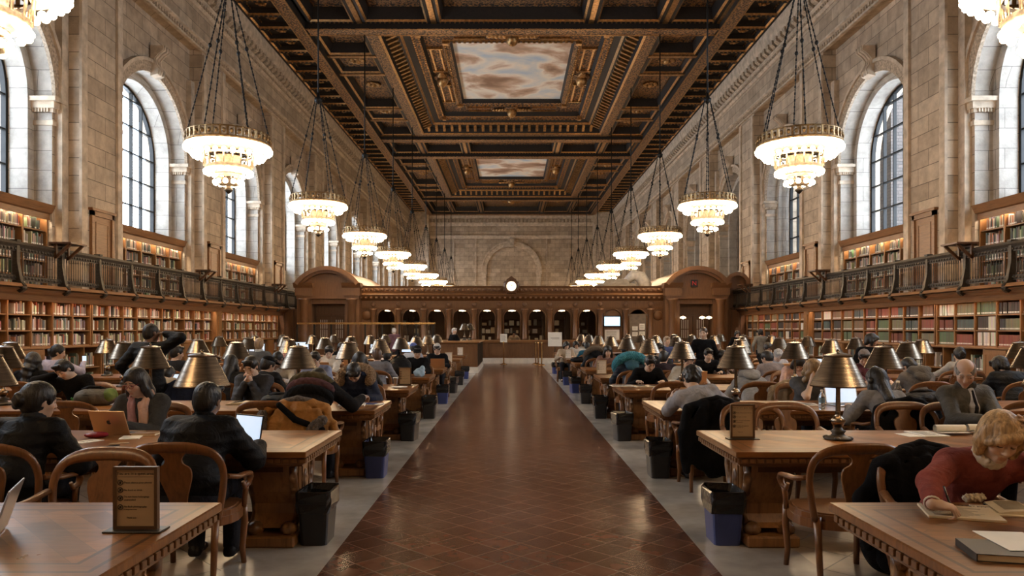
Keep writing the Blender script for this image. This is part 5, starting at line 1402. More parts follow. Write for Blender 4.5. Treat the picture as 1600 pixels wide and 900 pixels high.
        if hair == 'bob':
            for s in (-1,1): A.chain([H(s*.07,.0,.05), H(s*.088,.012,-.02), H(s*.082,.02,-.085)], [.034,.034,.026], .02, disp=wv_)
            A.chain([H(-.065,.06,.085), H(-.02,.096,.062), H(.04,.1,.046), H(.075,.06,.0)], [.022,.024,.024,.022], .016, disp=wv_); A.ell(H(0,-.075,-.06), (.075,.045,.06), Rh, .02, disp=wv_)
        if hair == 'short': A.chain([H(-.055,.06,.1), H(0,.082,.104), H(.055,.06,.1)], [.02,.022,.02], .02, disp=wv_)
        grow('hair', A, max(h*.8, .007), hair_mat(hair_col), r)
    P_ = dict(r=r, H=H, Rh=Rh, neck=neck, up=up, RS=RS, arms=arms, h=h, hc=hc, ndir=ndir, spine=spine, pel=pel, shl=shl, shr=shr, tips=tips)
    for f in extra: f(P_)
    if scale != 1.0: r.scale = (scale,)*3
    return P_

def beanie(col):
    def f(P):
        A = Field(); A.ell(P['H'](0,-.018,.045), (.092,.112,.1), P['Rh'], .02, disp=lambda X,Y,Z: .002*np.sin(160*X)+0*Y+0*Z)
        A.ell(P['H'](0,.06,-.035), (.2,.2,.095), P['Rh'], .01, -1); A.cap(P['H'](-.045,.055,.085), P['H'](.045,.055,.085), .02, .02, .02); grow('beanie', A, min(max(P['h'], .009), .013), cloth(col), P['r'])
    return f
def cap_hat(col, mark=None):
    def f(P):
        A = Field(); A.ell(P['H'](0,-.014,.05), (.09,.108,.088), P['Rh'], .02); A.ell(P['H'](0,.04,-.03), (.25,.25,.095), P['Rh'], .008, -1)
        A.ell(P['H'](0,.115,.072), (.07,.07,.013), P['Rh'], .012); o = grow('cap', A, min(max(P['h'], .008), .011), cloth(col), P['r'])
        if mark:
            a = MB(); a.tube([P['H'](-.02,.104,.075), P['H'](-.006,.109,.068), P['H'](.024,.103,.082)], [.003,.006,.002], 5); a.build('embroidered_mark', M['white_paper'], P['r'])
    return f
def hood_up(col, fur=None):
    def f(P):
        A = Field(); A.ell(P['H'](0,-.03,.02), (.115,.125,.135), P['Rh'], .02); A.chain([P['H'](0,-.05,-.08), P['neck']-P['RS'][:,1]*.03], [.1,.12], .04); A.ell(P['H'](0,.14,-.02), (.085,.12,.115), P['Rh'], .015, -1)
        grow('hood', A, max(P['h'], .01), cloth(col), P['r'])
    return f
def hood_down(col, fur=None, big=1.0):
    def f(P):
        n_, R_, u_ = P['neck'], P['RS'], P['up']; A = Field()
        A.chain([n_+R_[:,0]*.12+u_*.02, n_+R_[:,0]*.1-R_[:,1]*.11+u_*.02, n_-R_[:,1]*.15+u_*.0, n_-R_[:,0]*.1-R_[:,1]*.11+u_*.02, n_-R_[:,0]*.12+u_*.02], [.035,.05,.06,.05,.035], .04)
        A.ell(n_-R_[:,1]*.15-u_*.08, (.12,.05,.1), R_, .04); grow('hood', A, max(P['h'], .01), cloth(col), P['r'])
        if fur:
            A = Field(); q = random.Random(5); a = []
            for k in range(26):
                an = PI*1.25*k/25-PI*.125; p = n_+R_[:,0]*.19*big*math.cos(an)-R_[:,1]*(.17*big*math.sin(an)-.02)+u_*(.03+.05*math.sin(an)); A.ell(p, (.055*big,.055*big,.06*big), None, .02, disp=lambda X,Y,Z: .014*np.sin(140*X+30*Y)*np.sin(130*Z+40*X)*np.sin(125*Y))
            grow('fur_trim', A, .008 if P['h'] < .013 else .011, fur_mat(fur), P['r'])
    return f
def glasses(col):
    def f(P):
        a = MB()
        for s in (-1,1):
            a.tube([P['H'](s*.033+.025*math.cos(t), .103-.002*abs(math.cos(t)), -.002+.018*math.sin(t)) for t in [2*PI*i/16 for i in range(16)]], .0028, 5, closed=True)
            a.tube([P['H'](s*.058,.1,.002), P['H'](s*.08,.02,.004), P['H'](s*.082,-.01,-.002)], .0022, 5)
        a.tube([P['H'](-.009,.108,.0), P['H'](.009,.108,.0)], .0025, 5); a.build('glasses', simple('spectacle_frame', col, .3), P['r'])
    return f
def headphones(P):
    a = MB(); a.tube([P['H'](.108*math.cos(t)*.9, -.01, .01+.135*math.sin(t)) for t in [PI*i/12 for i in range(13)]], .011, 6)
    for s in (-1,1): a.xf(Matrix()); a.sphere(P['H'](s*.098,-.008,-.005), (.025,.036,.04), 10, 7)
    a.build('headphones', M['black_plastic'], P['r'])
def scarf(c1, c2):
    def f(P):
        n_, R_, u_ = P['neck'], P['RS'], P['up']
        for i, (c_, s) in enumerate(((c1,-1),(c2,1))):
            A = Field(); fold = lambda X,Y,Z: .006*np.sin(150*X)+0*Y+0*Z
            A.chain([n_-R_[:,1]*.07+u_*.05, n_+R_[:,0]*s*.085+u_*.04, n_+R_[:,0]*s*.05+R_[:,1]*.1-u_*.02, n_+R_[:,0]*s*.055+R_[:,1]*.155-u_*.2, n_+R_[:,0]*s*.05+R_[:,1]*.14-u_*.38], [.03,.036,.038,.042,.046], .02, disp=fold)
            grow('scarf', A, .008, cloth(c_), P['r'])
    return f
def collar(col):
    def f(P):
        A = Field()
        for k in range(14):
            an = 2*PI*k/14; p = P['neck']+P['ndir']*.042+P['RS'][:,0]*.066*math.cos(an)+P['RS'][:,1]*(.066*math.sin(an)+.008); A.ell(p, (.02,.02,.034), P['RS'], .014)
        A.cap(P['neck'], P['neck']+P['ndir']*.2, .05, .06, .008, -1); grow('collar', A, .007, cloth(col), P['r'])
    return f
def cuff(i, col):
    def f(P):
        (a, e, t) = P['arms'][i]; u = Vector(nrm(t-e)); A = MB().lathe([(.034,-.03),(.039,-.026),(.04,.002),(.035,.006),(.027,.0),(.022,-.01)], 16, cap=False); A.xf(Matrix.Translation(Vector(e+(t-e)*1.0)) @ Vector((0,0,1)).rotation_difference(u).to_matrix().to_4x4()); A.build('shirt_cuff', cloth(col), P['r'])
    return f
def shirt_front(col, tie):
    def f(P):
        n_, R_, u_ = P['neck'], P['RS'], P['up']
        A = Field(); A.chain([n_+R_[:,1]*.075, n_+R_[:,1]*.128-u_*.15, n_+R_[:,1]*.13-u_*.34], [.03,.042,.03], .02); grow('shirt', A, .008, cloth(col), P['r'])
        if tie: A = Field(); A.chain([n_+R_[:,1]*.1-u_*.01, n_+R_[:,1]*.168-u_*.15, n_+R_[:,1]*.16-u_*.33], [.014,.016,.024], .01); grow('tie', A, .006, cloth(tie), P['r'])
    return f
def bands(cols_):
    def f(P):                                  # broad knitted bands round the back and shoulders
        for i, c_ in enumerate(cols_):
            A = Field(); t = 7.7-i*1.2; j = int(t); s_ = P['spine'][j]+(P['spine'][min(j+1,8)]-P['spine'][j])*(t-j)
            A.ell(s_-P['RS'][:,1]*.01, (.238-.01*abs(i-1),.186,.078), P['RS'], .02, disp=lambda X,Y,Z: .004*np.sin(120*X)*np.sin(110*Z)+0*Y); grow('knitted_band', A, .009, cloth(c_), P['r'])
    return f
def held(mb_fn, name, mat_):
    def f(P): mb_fn(P).build(name, mat_, P['r'])
    return f
# ------------------------------------------------------------------ who sits where
def head_centre(lean, roll, head, stand):
    p = np.array([0, 0 if stand else -.06, .9 if stand else .535]); up = None
    for i in range(8):
        a = rad(lean)*(.45+.95*(i+.5)/8); up = np.array([math.sin(rad(roll))*math.cos(a), math.sin(a), math.cos(a)*math.cos(rad(roll))]); p = p+up*.5/8
    Rh = rotz(rad(head[1]))@rotx(-rad(head[0]))@roty(rad(head[2])); nd = nrm(.55*up+.45*(Rh@np.array([0,.05,1])))
    return p+nd*.085+Rh@np.array([0,.018,.082]), Rh
def seat(px, py, Y, face, label, chair='', head=(20,0,0), roll=0, hands=None, turn=0, stand=False, scale=1.0, maxlean=62, lean=None, chair_turn=None, **kw):
    """a person whose head top shows at (px, py); Y is the seat's depth; face 'away' looks up the hall, 'to' looks at the camera"""
    rz = (0 if face == 'away' else PI)+rad(turn); Rz = rotz(rz)
    zt = None
    best = (9, 0)
    for L in ([lean] if lean is not None else np.arange(0, maxlean, 1.0)):
        hc, Rh = head_centre(L, roll, head, stand); hw = Rz@(hc*scale); d = Y+hw[1]
        z = CH+(VY-py)*d/FPX; e = abs(hw[2]+.118*scale-z)
        if e < best[0]: best = (e, L, hw, d, hc, Rh, z)
    e, L, hw, d, hc, Rh, z = best
    if e > .02 and not stand: scale *= min(1.12, max(.86, z/(hw[2]+.118*scale))); hw = Rz@(hc*scale)
    x = CX+(px-VX)*d/FPX-hw[0]; loc = (x, Y, 0)
    def conv(hd):
        if hd is None: return None
        if hd[0] == 'px': q = on_plane(hd[1], hd[2], hd[3]); return tuple((Rz.T@(np.array(q)-np.array(loc)))/scale)
        if hd[0] == 'head': return tuple(hc+Rh@np.array(hd[1:]))
        return hd
    if hands is None: hands = ((-.19,.46,.8),(.19,.46,.8)) if not stand else None
    hands = tuple(conv(q) for q in hands) if hands else None
    dist = Y; h = kw.pop('h', .0075 if dist < 5.5 else .0095 if dist < 8.5 else .0125 if dist < 13.5 else .016 if dist < 18 else .022)
    P = person(loc, rz, label, lean=L, roll=roll, head=head, hands=hands, stand=stand, scale=scale, h=h, **kw)
    if chair: place_chair(x, Y, rz if chair_turn is None else (0 if face == 'away' else PI)+rad(chair_turn), 'oak armchair under '+chair)
    return P
near = lambda k: YN(k)-.37
far = lambda k: YF(k)+.37
BLK, CHAR, NAVY, GREY = (.006,.006,.007), (.024,.024,.026), (.014,.019,.042), (.2,.195,.19)
PALE, TAN, OLIVE = (.62,.43,.31), (.46,.28,.18), (.5,.33,.21)
UPD = ((.25,.1,.9),(-.25,.1,.9))
# ---- left side
seat(62, 600, near(1)-.02, 'away', 'person in black coat with dark hair pinned up, seen from behind near the gold laptop', 'the person with pinned-up dark hair', head=(8,-38,0), hair='bun', top=BLK, top_kind='shell', puff=.8, hands=((-.2,.42,.8),(.3,.38,.72)), extra=(collar(CHAR),))
seat(212, 577, far(1), 'to', 'person with long dark hair, red glasses and pink scarf typing on a gold laptop', 'the person in the pink scarf', head=(20,-14,4), hair='long', top=(.05,.048,.045), hands=((.02,.34,.8),(.2,.4,.8)), extra=(glasses((.25,.015,.02)), scarf((.62,.38,.27),(.36,.2,.2))), skin=TAN, girth=1.06)
seat(325, 600, near(1)+.02, 'away', 'broad person in black quilted jacket seen from behind beside the open laptop', 'the broad person in black quilted jacket', head=(14,-8,0), hair='short', hair_col=(.008,.007,.007), top=(.005,.005,.006), top_kind='shell', puff=1.4, girth=1.2, hands=((-.2,.42,.8),(.28,.46,.79)), skin=(.2,.11,.07), extra=(collar(BLK),))
seat(100, 563, far(2), 'to', 'person in dark jacket resting their head on one hand behind a grey and green rucksack', 'the person leaning on one hand', head=(38,-12,14), roll=8, hair='short', top=BLK, skin=PALE, hands=((-.25,.42,.8),('head',.115,.035,-.02)), hand_dir=(None,(-.15,.1,.95)), hand_n=(None,(-1,.2,0)))
seat(52, 552, near(3), 'away', 'person with long wavy black hair in black seen from behind at the far left', 'the person with long wavy hair', head=(12,12,0), hair='wavy', top=BLK)
lav = seat(91, 540, near(4), 'away', 'person in pale lavender shirt holding up a phone, dark hair tied back', 'the person in lavender', head=(10,-70,0), hair='bun', top=(.42,.38,.46), skin=TAN, hands=((-.15,.4,.85),(.24,.36,1.0)))
seat(262, 573, near(3), 'away', 'person in beige jumper bent over a laptop, head hidden behind a lamp shade', 'the person in beige', head=(40,0,0), hair='short', top=(.4,.33,.25), hands=((-.2,.5,.8),(.3,.42,.8)))
seat(237, 493, 9.95, 'away', 'tall standing person in black coat with one arm raised to the face', head=(5,-35,0), stand=True, hair='buzz', top=BLK, top_kind='shell', puff=.6, hands=((-.3,.1,.95),('head',.11,.12,.0)), elbows=(None,(.9,-.1,.35)), skin=(.16,.09,.06), girth=1.15, scale=1.02)
seat(277, 541, near(4), 'away', 'small dark-haired person in black sitting beyond the standing figure', 'the small dark-haired person', head=(10,-50,0), hair='short', top=CHAR)
seat(392, 558, far(2), 'to', 'person in dark zip jacket with hands clasped at the mouth over an open book', 'the person with clasped hands', head=(28,-8,0), hair='short', top=(.04,.042,.05), top_kind='shell', puff=.3, skin=PALE, hands=(('head',-.035,.15,-.14),('head',.035,.15,-.14)), hand_dir=((.35,-.05,.9),(-.35,-.05,.9)), hand_n=((.9,-.2,-.3),(-.9,-.2,-.3)), hcurl=((25,60,40),(25,60,40)))
seat(361, 556, near(3), 'away', 'person with long straight black hair seen from behind, left of the clasped-hands person', 'the person with straight black hair', head=(12,10,0), hair='long', top=CHAR)
seat(419, 558, near(3), 'away', 'person in black jacket and black cap hunched with back turned', 'the hunched person in black cap', head=(22,-40,0), hair='short', top=BLK, top_kind='shell', puff=.8, skin=TAN, extra=(cap_hat(BLK),))
seat(434, 550, far(3), 'to', 'person in pale grey top and black glasses looking down, beside a large lamp', 'the person in pale grey with black glasses', head=(30,-12,0), hair='buzz', top=(.5,.48,.45), skin=(.2,.12,.08), extra=(glasses((.02,.02,.02)),), hands=((-.15,.42,.82),('head',.03,.14,-.12)))
seat(405, 529, 15.7, 'away', 'fair-haired person in grey jumper with white collar seen from behind', 'the fair-haired person in grey', head=(8,10,0), hair='short', hair_col=(.3,.19,.1), top=(.1,.1,.1), skin=PALE, extra=(collar((.6,.6,.58)),))
seat(452, 538, 17.6, 'to', 'person in dusty pink hood sitting between two lamps at the left', 'the person in dusty pink', head=(25,0,0), hair='short', top=(.36,.2,.19), extra=(hood_up((.36,.2,.19)),))
seat(492, 550, far(3), 'to', 'person in pale blue shirt and dark waistcoat partly behind the lamp shade', 'the person in pale blue shirt', head=(25,0,0), hair='short', top=(.24,.28,.42), skin=PALE)
seat(496, 577, near(2)+.05, 'away', 'person slumped over the table in a black, plum and olive banded jumper', 'the person in banded jumper', head=(85,0,0), lean=33, scale=1.1, hair='short', hair_col=(.01,.009,.009), top=(.014,.013,.014), girth=1.3, hands=((-.25,.55,.8),(.42,.5,.8)), extra=(bands([(.1,.085,.05),(.11,.055,.06),(.012,.012,.013)]), cuff(1,(.5,.46,.42))))
seat(553, 568, far(2)-.04, 'to', 'person in navy parka with tan fur hood bending right down over the table', 'the person in fur-hooded parka', head=(62,0,0), hair='short', hair_col=(.012,.01,.01), top=NAVY, top_kind='shell', puff=1, skin=PALE, hands=((-.22,.46,.8),(.2,.42,.8)), extra=(hood_down(NAVY,(.36,.24,.14),1.05),))
seat(562, 551, near(3), 'away', 'person in long black coat with thick black hair, seen behind the fur-hooded parka', 'the person in long black coat', head=(15,10,0), hair='bob', top=BLK, top_kind='shell', puff=.6, girth=1.1)
seat(589, 545, near(4), 'away', 'person in grey quilted waistcoat with brown hair seen from behind near a blue-lit laptop', 'the person in grey quilted waistcoat', head=(10,20,0), hair='short', hair_col=(.09,.05,.03), top=(.17,.165,.18), top_kind='shell', puff=1.2, skin=PALE)
seat(606, 548, near(5), 'away', 'dark-haired person in black beside the grey quilted waistcoat', 'the dark-haired person in black', head=(10,-20,0), hair='short', top=BLK)
seat(652, 541, far(4), 'to', 'person in black with black cap and marked brim looking down at the aisle end', 'the person in marked black cap', head=(26,10,0), hair='short', top=BLK, skin=PALE, extra=(cap_hat(BLK,True),), hands=((-.2,.42,.8),(.2,.42,.8)))
seat(646, 537, near(6), 'away', 'person in blue knitted hat and pale jacket behind the black cap', 'the person in blue knitted hat', head=(20,0,0), hair='short', top=(.42,.44,.48), extra=(beanie((.08,.11,.3)),))
seat(683, 538, far(5), 'to', 'person in pale grey knitted hat behind an open tan laptop', 'the person in pale grey knitted hat', head=(28,0,0), hair='short', top=BLK, skin=PALE, extra=(beanie((.5,.47,.43)),))
seat(514, 541, far(4), 'to', 'person in cream hooded top reading beside a bottle', 'the person in cream hooded top', head=(28,12,0), hair='short', top=(.55,.48,.4), skin=PALE, extra=(hood_down((.55,.48,.4)),))
seat(533, 536, 20.4, 'to', 'dark-haired person in black sitting far back between lamps', 'the dark-haired person far back', head=(15,0,0), hair='bob', top=BLK)
seat(616, 509, 30.5, 'away', 'white-haired standing person in plum shirt behind the railing', head=(10,0,0), stand=True, hair='short', hair_col=(.6,.58,.55), top=(.14,.075,.09), skin=PALE)
seat(710, 504.5, 29.6, 'away', 'white-haired person in black standing behind the left desk in profile', head=(5,-75,0), turn=-50, stand=True, hair='short', hair_col=(.6,.58,.55), top=BLK, skin=PALE, hands=((-.2,.2,1.1),(.2,.3,1.15)))
seat(803, 518, 37.2, 'to', 'person in tan shirt behind the middle arch of the counter', head=(5,0,0), stand=True, hair='short', top=(.45,.34,.22), skin=TAN)
# ---- right side
q1 = seat(1562, 648, far(0)-.09, 'to', 'fair-haired person in red jumper writing in a notebook at the front right table', 'the person in red', head=(27,-9,-8), roll=-4, hair='bob', hair_col=(.42,.26,.12), top=(.23,.06,.05), skin=(.6,.4,.28), h=.0065,
     hands=(('head',-.12,.05,.0),('px',1456,789,.818)), hand_dir=((.1,.15,.95),(-.85,.4,-.12)), hand_n=((1,-.1,0),(-.15,-.1,-1)), hcurl=((15,25,20),(48,62,38)), elbows=((-.8,.1,-.55),(1,.05,-.12)), extra=(collar((.66,.56,.44)), cuff(1,(.66,.6,.5))))
seat(1508, 562, far(1), 'to', 'balding grey-haired person in olive jacket and dark tie with hands folded at a notepad', 'the balding person in olive jacket', head=(26,-30,0), hair='bald', hair_col=(.28,.26,.24), top=(.075,.07,.06), top_kind='shell', skin=(.55,.36,.26), hands=((.0,.4,.83),(.12,.38,.82)), hand_dir=((.9,.4,-.1),(-.8,.5,-.1)), hcurl=((40,55,35),(45,55,35)), extra=(collar((.06,.055,.05)), shirt_front((.42,.4,.4),(.015,.014,.016))), girth=1.08)
seat(1368, 577, near(2), 'away', 'person with headphones and dark hair in grey jumper at a pale laptop', 'the person with headphones', head=(8,28,0), hair='long', top=(.24,.23,.23), extra=(headphones,), hands=((-.22,.46,.79),(.2,.44,.79)))
seat(1420, 560, near(3), 'away', 'person in grey hooded top lying forward with the hood down', 'the person in grey hooded top', head=(50,20,0), hair='short', top=(.15,.135,.125), girth=1.25, extra=(hood_down((.13,.12,.11),None,1.2),))
seat(1499, 543, near(4), 'away', 'person in black and white patterned jacket facing the bookcases', 'the person in patterned jacket', head=(10,-10,0), hair='bun', top=(.45,.42,.38), skin=TAN)
seat(1562, 558, near(3)+.05, 'away', 'person in heavy black coat hunched at the far right', 'the person in heavy black coat', head=(30,20,0), hair='bob', top=BLK, top_kind='shell', puff=1, girth=1.3)
seat(1272, 563, far(2), 'to', 'person with long fair hair in grey T-shirt propping their head on a bare forearm', 'the person with long fair hair', head=(22,35,10), hair='wavy', hair_col=(.27,.17,.08), top=(.1,.1,.105), skin=PALE, sleeve=.4, hands=((-.24,.42,.8),('head',.09,.06,-.08)), hand_dir=(None,(-.1,-.1,1)), hand_n=(None,(-1,0,0)))
seat(1248, 556, far(3), 'to', 'person in pink shirt with long dark hair bent low over papers', 'the person in pink shirt', head=(55,-15,0), hair='long', top=(.5,.34,.3), skin=PALE)
seat(1198, 549, near(4), 'away', 'person in taupe jumper with cropped black hair hunched at the fifth right table', 'the person in taupe jumper', head=(25,35,0), hair='short', top=(.25,.21,.2), girth=1.15)
seat(1216, 546, far(4), 'to', 'person in white top half hidden behind the taupe jumper', 'the person in white top', head=(40,0,0), hair='short', hair_col=(.4,.38,.36), top=(.5,.49,.52), skin=PALE)
seat(1200, 536, far(5), 'to', 'curly dark-haired person in black far back near the right bookcases', 'the curly-haired person far back', head=(25,0,0), hair='curly', top=BLK)
seat(1080, 574, near(2)+.08, 'away', 'person in pale grey jumper with dark curly hair slumped on one hand', 'the person in pale grey jumper', head=(35,15,12), roll=-14, hair='curly', top=(.33,.325,.345), girth=1.15, hands=((-.27,.5,.86),(.42,.46,.8)), hand_dir=((.2,.3,.9),None), hand_n=((1,0,0),None))
seat(1165, 572, near(3), 'away', 'person in light grey hooded top behind the big lamp at the right', 'the person in light grey hooded top', head=(45,0,0), hair='short', top=(.27,.26,.25), girth=1.15, extra=(hood_down((.25,.24,.23)),))
seat(1076, 552, far(3), 'to', 'person in white jumper behind a tan laptop, face behind a lamp', 'the person in white jumper', head=(25,0,0), hair='short', top=(.52,.5,.46), skin=TAN, hands=((-.22,.42,.8),(.25,.4,.8)))
seat(1016, 556, far(3), 'to', 'young person with dark fringe in black zip jacket writing at the fourth right table', 'the young person writing', head=(33,10,0), hair='short', top=BLK, skin=PALE, hands=((-.2,.4,.8),(.22,.42,.8)), hcurl=(None,(45,60,35)))
seat(984, 550, near(4)-.05, 'away', 'person with bright turquoise fur hood seen from behind', 'the person with turquoise fur hood', head=(30,0,0), hair='short', top=(.015,.02,.03), top_kind='shell', puff=1, extra=(hood_down((.05,.12,.16),(.07,.33,.42),1.35),))
seat(930, 541, near(6)-.05, 'away', 'person with brown fur hood seen from behind at the right', 'the person with brown fur hood', head=(25,0,0), hair='short', top=BLK, top_kind='shell', puff=1, extra=(hood_down(BLK,(.14,.1,.065),1.3),))
seat(917, 535, near(7), 'away', 'person in teal jacket seen from behind, far down the right side', 'the person in teal jacket', head=(15,0,0), hair='short', top=(.02,.085,.13), extra=(collar((.5,.5,.5)),))
seat(885, 534, far(7), 'to', 'person in beige coat with dark hair at the end of a far right table', 'the person in beige coat', head=(20,15,0), hair='bob', top=(.42,.33,.23), skin=PALE)
seat(900, 533, far(8), 'to', 'person in white top resting a cheek on one arm, far right tables', 'the person in white resting', head=(22,0,15), hair='bob', top=(.6,.58,.54), skin=PALE)
seat(915, 531.5, far(8)+.02, 'to', 'black-haired person in light top far down the right side', 'the black-haired person in light top', head=(18,0,0), hair='bob', top=(.52,.46,.38), skin=PALE)
seat(950, 541, far(5), 'to', 'person with long black hair and bare collar facing the camera far back', 'the person with bare collar', head=(18,0,0), hair='long', top=(.2,.12,.1), skin=PALE)
seat(976, 540, far(5)+.1, 'to', 'person in black bent forward behind the turquoise hood', 'the person in black bent forward', head=(50,0,0), hair='short', top=BLK)
seat(1030, 537, far(4), 'to', 'dark-haired person looking up, between two lamps at the right', 'the dark-haired person looking up', head=(5,0,0), hair='bob', top=CHAR, skin=PALE)
seat(1042, 526, far(6), 'to', 'elderly fair-haired person in blue shirt further back at the right', 'the elderly person in blue shirt', head=(10,0,0), hair='short', hair_col=(.4,.3,.2), top=(.06,.075,.16), skin=PALE)
seat(1037, 549, near(4)+.0, 'away', 'person in dark waistcoat and pale sleeves seen from behind', 'the person in dark waistcoat', head=(15,-25,0), hair='short', top=(.03,.02,.025), extra=())
seat(1107, 545, far(4), 'to', 'person in black with fair face partly behind a lamp shade', 'the person in black behind a lamp shade', head=(15,0,0), hair='short', top=BLK, skin=PALE)
seat(1099, 506.5, 15.3, 'to', 'standing person in black jumper with cropped hair looking to the side', head=(4,-25,0), stand=True, hair='buzz', hair_col=(.1,.06,.035), top=(.006,.006,.007), skin=PALE, girth=1.05, h=.012)
seat(1350, 546, far(3), 'to', 'person in maroon top and grey knitted hat bent towards the right', 'the person in maroon', head=(35,-20,0), hair='short', top=(.1,.035,.045), skin=PALE, extra=(beanie((.2,.17,.16)),))
seat(1362, 519, 13.0, 'to', 'person in black with black hair standing by the right bookcase', head=(10,60,0), stand=True, scale=.93, hair='bob', top=BLK, skin=TAN)
seat(1152, 513, 27.0, 'to', 'dark-haired person in black standing far back beside the low shelves', head=(10,0,0), stand=True, hair='bob', top=BLK, skin=PALE, scale=.94)
seat(1187, 511, 26.5, 'away', 'dark-haired person in grey jacket at the low shelves at the far right', head=(10,60,0), stand=True, hair='bob', top=(.2,.19,.17), scale=.97)
seat(1128, 548, 15.6, 'to', 'person in brown patterned top behind the lamp at the right', 'the person in brown patterned top', head=(30,0,0), hair='curly', top=(.28,.2,.14), skin=PALE)
# ---- empty chairs the photo shows
def free_chair(px, Y, rz, where): place_chair(CX+(px-VX)*Y/FPX, Y, rz, 'empty oak armchair '+where)
free_chair(122, far(0)-.05, PI, 'tucked under the far side of the front left table')
free_chair(1308, near(1)-.02, .03, 'standing at the second right table beneath its lamp')
free_chair(1245, near(1)+1.9, PI, 'at the far side of the second right table beyond the notice')
free_chair(130, near(2), .05, 'behind the gold laptop, at the third left table')
free_chair(1045, near(3)-.0, .05, 'in front of the young person writing')
free_chair(1190, far(1)+.02, PI, 'just behind the framed notice at the right')
free_chair(1440, far(1)+.05, PI, 'beside the balding person in olive jacket')
free_chair(1580, near(2), 0, 'behind the balding person, at the third right table')
free_chair(960, near(5), 0, 'at the aisle end of the sixth right table')
free_chair(1000, near(4)-.05, 0, 'at the aisle end of the fifth right table')
free_chair(430, near(2)+.02, 0, 'left of the slumped banded jumper')
free_chair(525, near(3), 0, 'at the fourth left table behind the lamp')
free_chair(1225, near(3)-.02, 0, 'holding a tan coat at the fourth right table')
free_chair(1480, near(4), 0, 'near the right bookcases at the fifth table')
for i, (sx, k, j, fc) in enumerate([(s, k, j, f) for s in (-1,1) for k in (5,6,7) for j in (1,3,5) for f in (0,)]):
    x = sx*(TX0+.55+.87*j); place_chair(x, near(k), 0, 'empty oak armchair, near side of %s table, %s, %s place from the aisle' % (ordinal(k), 'left' if sx < 0 else 'right', ordinal(j)))
# ------------------------------------------------------------------ things on the tables
M['screen_blue'] = emit('laptop_page', (.62,.78,1.0), .85, False)
M['keys'] = simple('dark_keys', (.03,.03,.032), .5)
def laptop(px, py, rz, label, col='silver_alu', screen=None, angle=105, mark=False, z=TH, w_=.32):
    """px, py: middle of the hinge; rz = 0: the screen faces the camera"""
    p = on_plane(px, py, z); r = empty('laptop', p, rz, label, 'laptop'); d = w_*.68
    a = MB(); a.bevbox(-w_/2,w_/2,-d,0,0,.014,.004); b_ = a.build('base', M[col], r)
    a = MB(); a.box(-w_*.44,w_*.44,-d*.62,-d*.14,.014,.0155); a.build('keyboard', M['keys'], b_)
    th = rad(angle); T = Matrix.Translation((0,0,.012)) @ Matrix.Rotation(-(th-PI/2), 4, 'X')
    a = MB(); a.bevbox(-w_/2,w_/2,0,.008,0,d,.003); a.xf(T); l = a.build('lid', M[col], r)
    a = MB(); a.quad((-w_*.465,-.0012,.012),(w_*.465,-.0012,.012),(w_*.465,-.0012,d-.012),(-w_*.465,-.0012,d-.012)); a.xf(T); a.build('display', M[screen or 'screen_blue'], l)
    if mark:
        a = MB(); pts = []
        for i in range(28):
            t = 2*PI*i/28; rr = .019*(1-.16*math.exp(-((t-PI/2)/.35)**2)-.1*math.exp(-((t-1.5*PI)/.3)**2)); x, y = rr*math.cos(t), rr*math.sin(t)*1.05
            if math.hypot(x-.024, y-.003) < .011: x -= .008
            pts.append((-x, d*.52+y))
        a.prism(pts, 'y', .0082, .0088); a.prism([(-.002,d*.52+.02),(-.009,d*.52+.03),(-.0075,d*.52+.021)], 'y', .0082, .0088); a.xf(T); a.build('lid_emblem', M['keys'], l)
    return r
laptop(176, 680, PI-.12, 'gold laptop with dark fruit emblem on its lid, in front of the pink scarf', 'gold_alu', mark=True, angle=112)
laptop(384, 694, -.55, 'open black laptop with pale screen to the right of the quilted jacket', 'black_plastic', angle=100)
laptop(-4, 838, -1.15, 'open silver laptop cropped at the left edge on the front table', 'silver_alu', angle=108)
laptop(313, 606, .0, 'silver laptop showing a page of figures, behind the broad person', 'silver_alu', angle=112)
laptop(268, 604, .25, 'smaller laptop screen beside the beige jumper', 'black_plastic', angle=105, w_=.28)
laptop(613, 586, -.1, 'blue-lit laptop in front of the grey quilted waistcoat', 'black_plastic', angle=102)
laptop(684, 575, PI, 'tan laptop with its lid towards the camera, before the grey knitted hat', 'gold_alu', angle=108)
laptop(1316, 632, .08, 'laptop with pale blue page in front of the person with headphones', 'silver_alu', angle=104, w_=.4)
laptop(1088, 601.5, PI+.1, 'tan laptop lid in front of the white jumper', 'gold_alu', angle=105)
laptop(1275, 576, .0, 'bright white laptop screen in the middle distance at the right', 'silver_alu', angle=108)
laptop(550, 575, PI, 'pale tan laptop lid beyond the lamp shades at the left', 'gold_alu', angle=108, w_=.36)
laptop(500, 585.5, PI+.1, 'tan laptop lid before the cream hooded top', 'gold_alu', angle=106, w_=.36)
laptop(925, 561, PI, 'grey laptop lid far down the right tables', 'silver_alu', angle=108, w_=.34)
laptop(1220, 585.5, PI, 'pale laptop lid in front of the pink shirt', 'gold_alu', angle=106)
def page(px, py, rz, w_, d, name, label, cat, mat='white_paper', t=.004, z=TH, lines=True):
    r = MB().bevbox(-w_/2,w_/2,-d/2,d/2,0,t,min(.0015,t*.4)).build(name, M[mat], None, on_plane(px, py, z)); r.rotation_euler.z = rz; tag(r, label, cat)
    if lines:
        a = MB(); y = d/2-.03; q = random.Random(int(px))
        while y > -d/2+.03: a.box(-w_/2+.025, w_/2-.025-q.uniform(0,w_*.3), y, y+.0022, t, t+.0004); y -= .011
        a.build('handwriting', M['ink'], r)
    return r
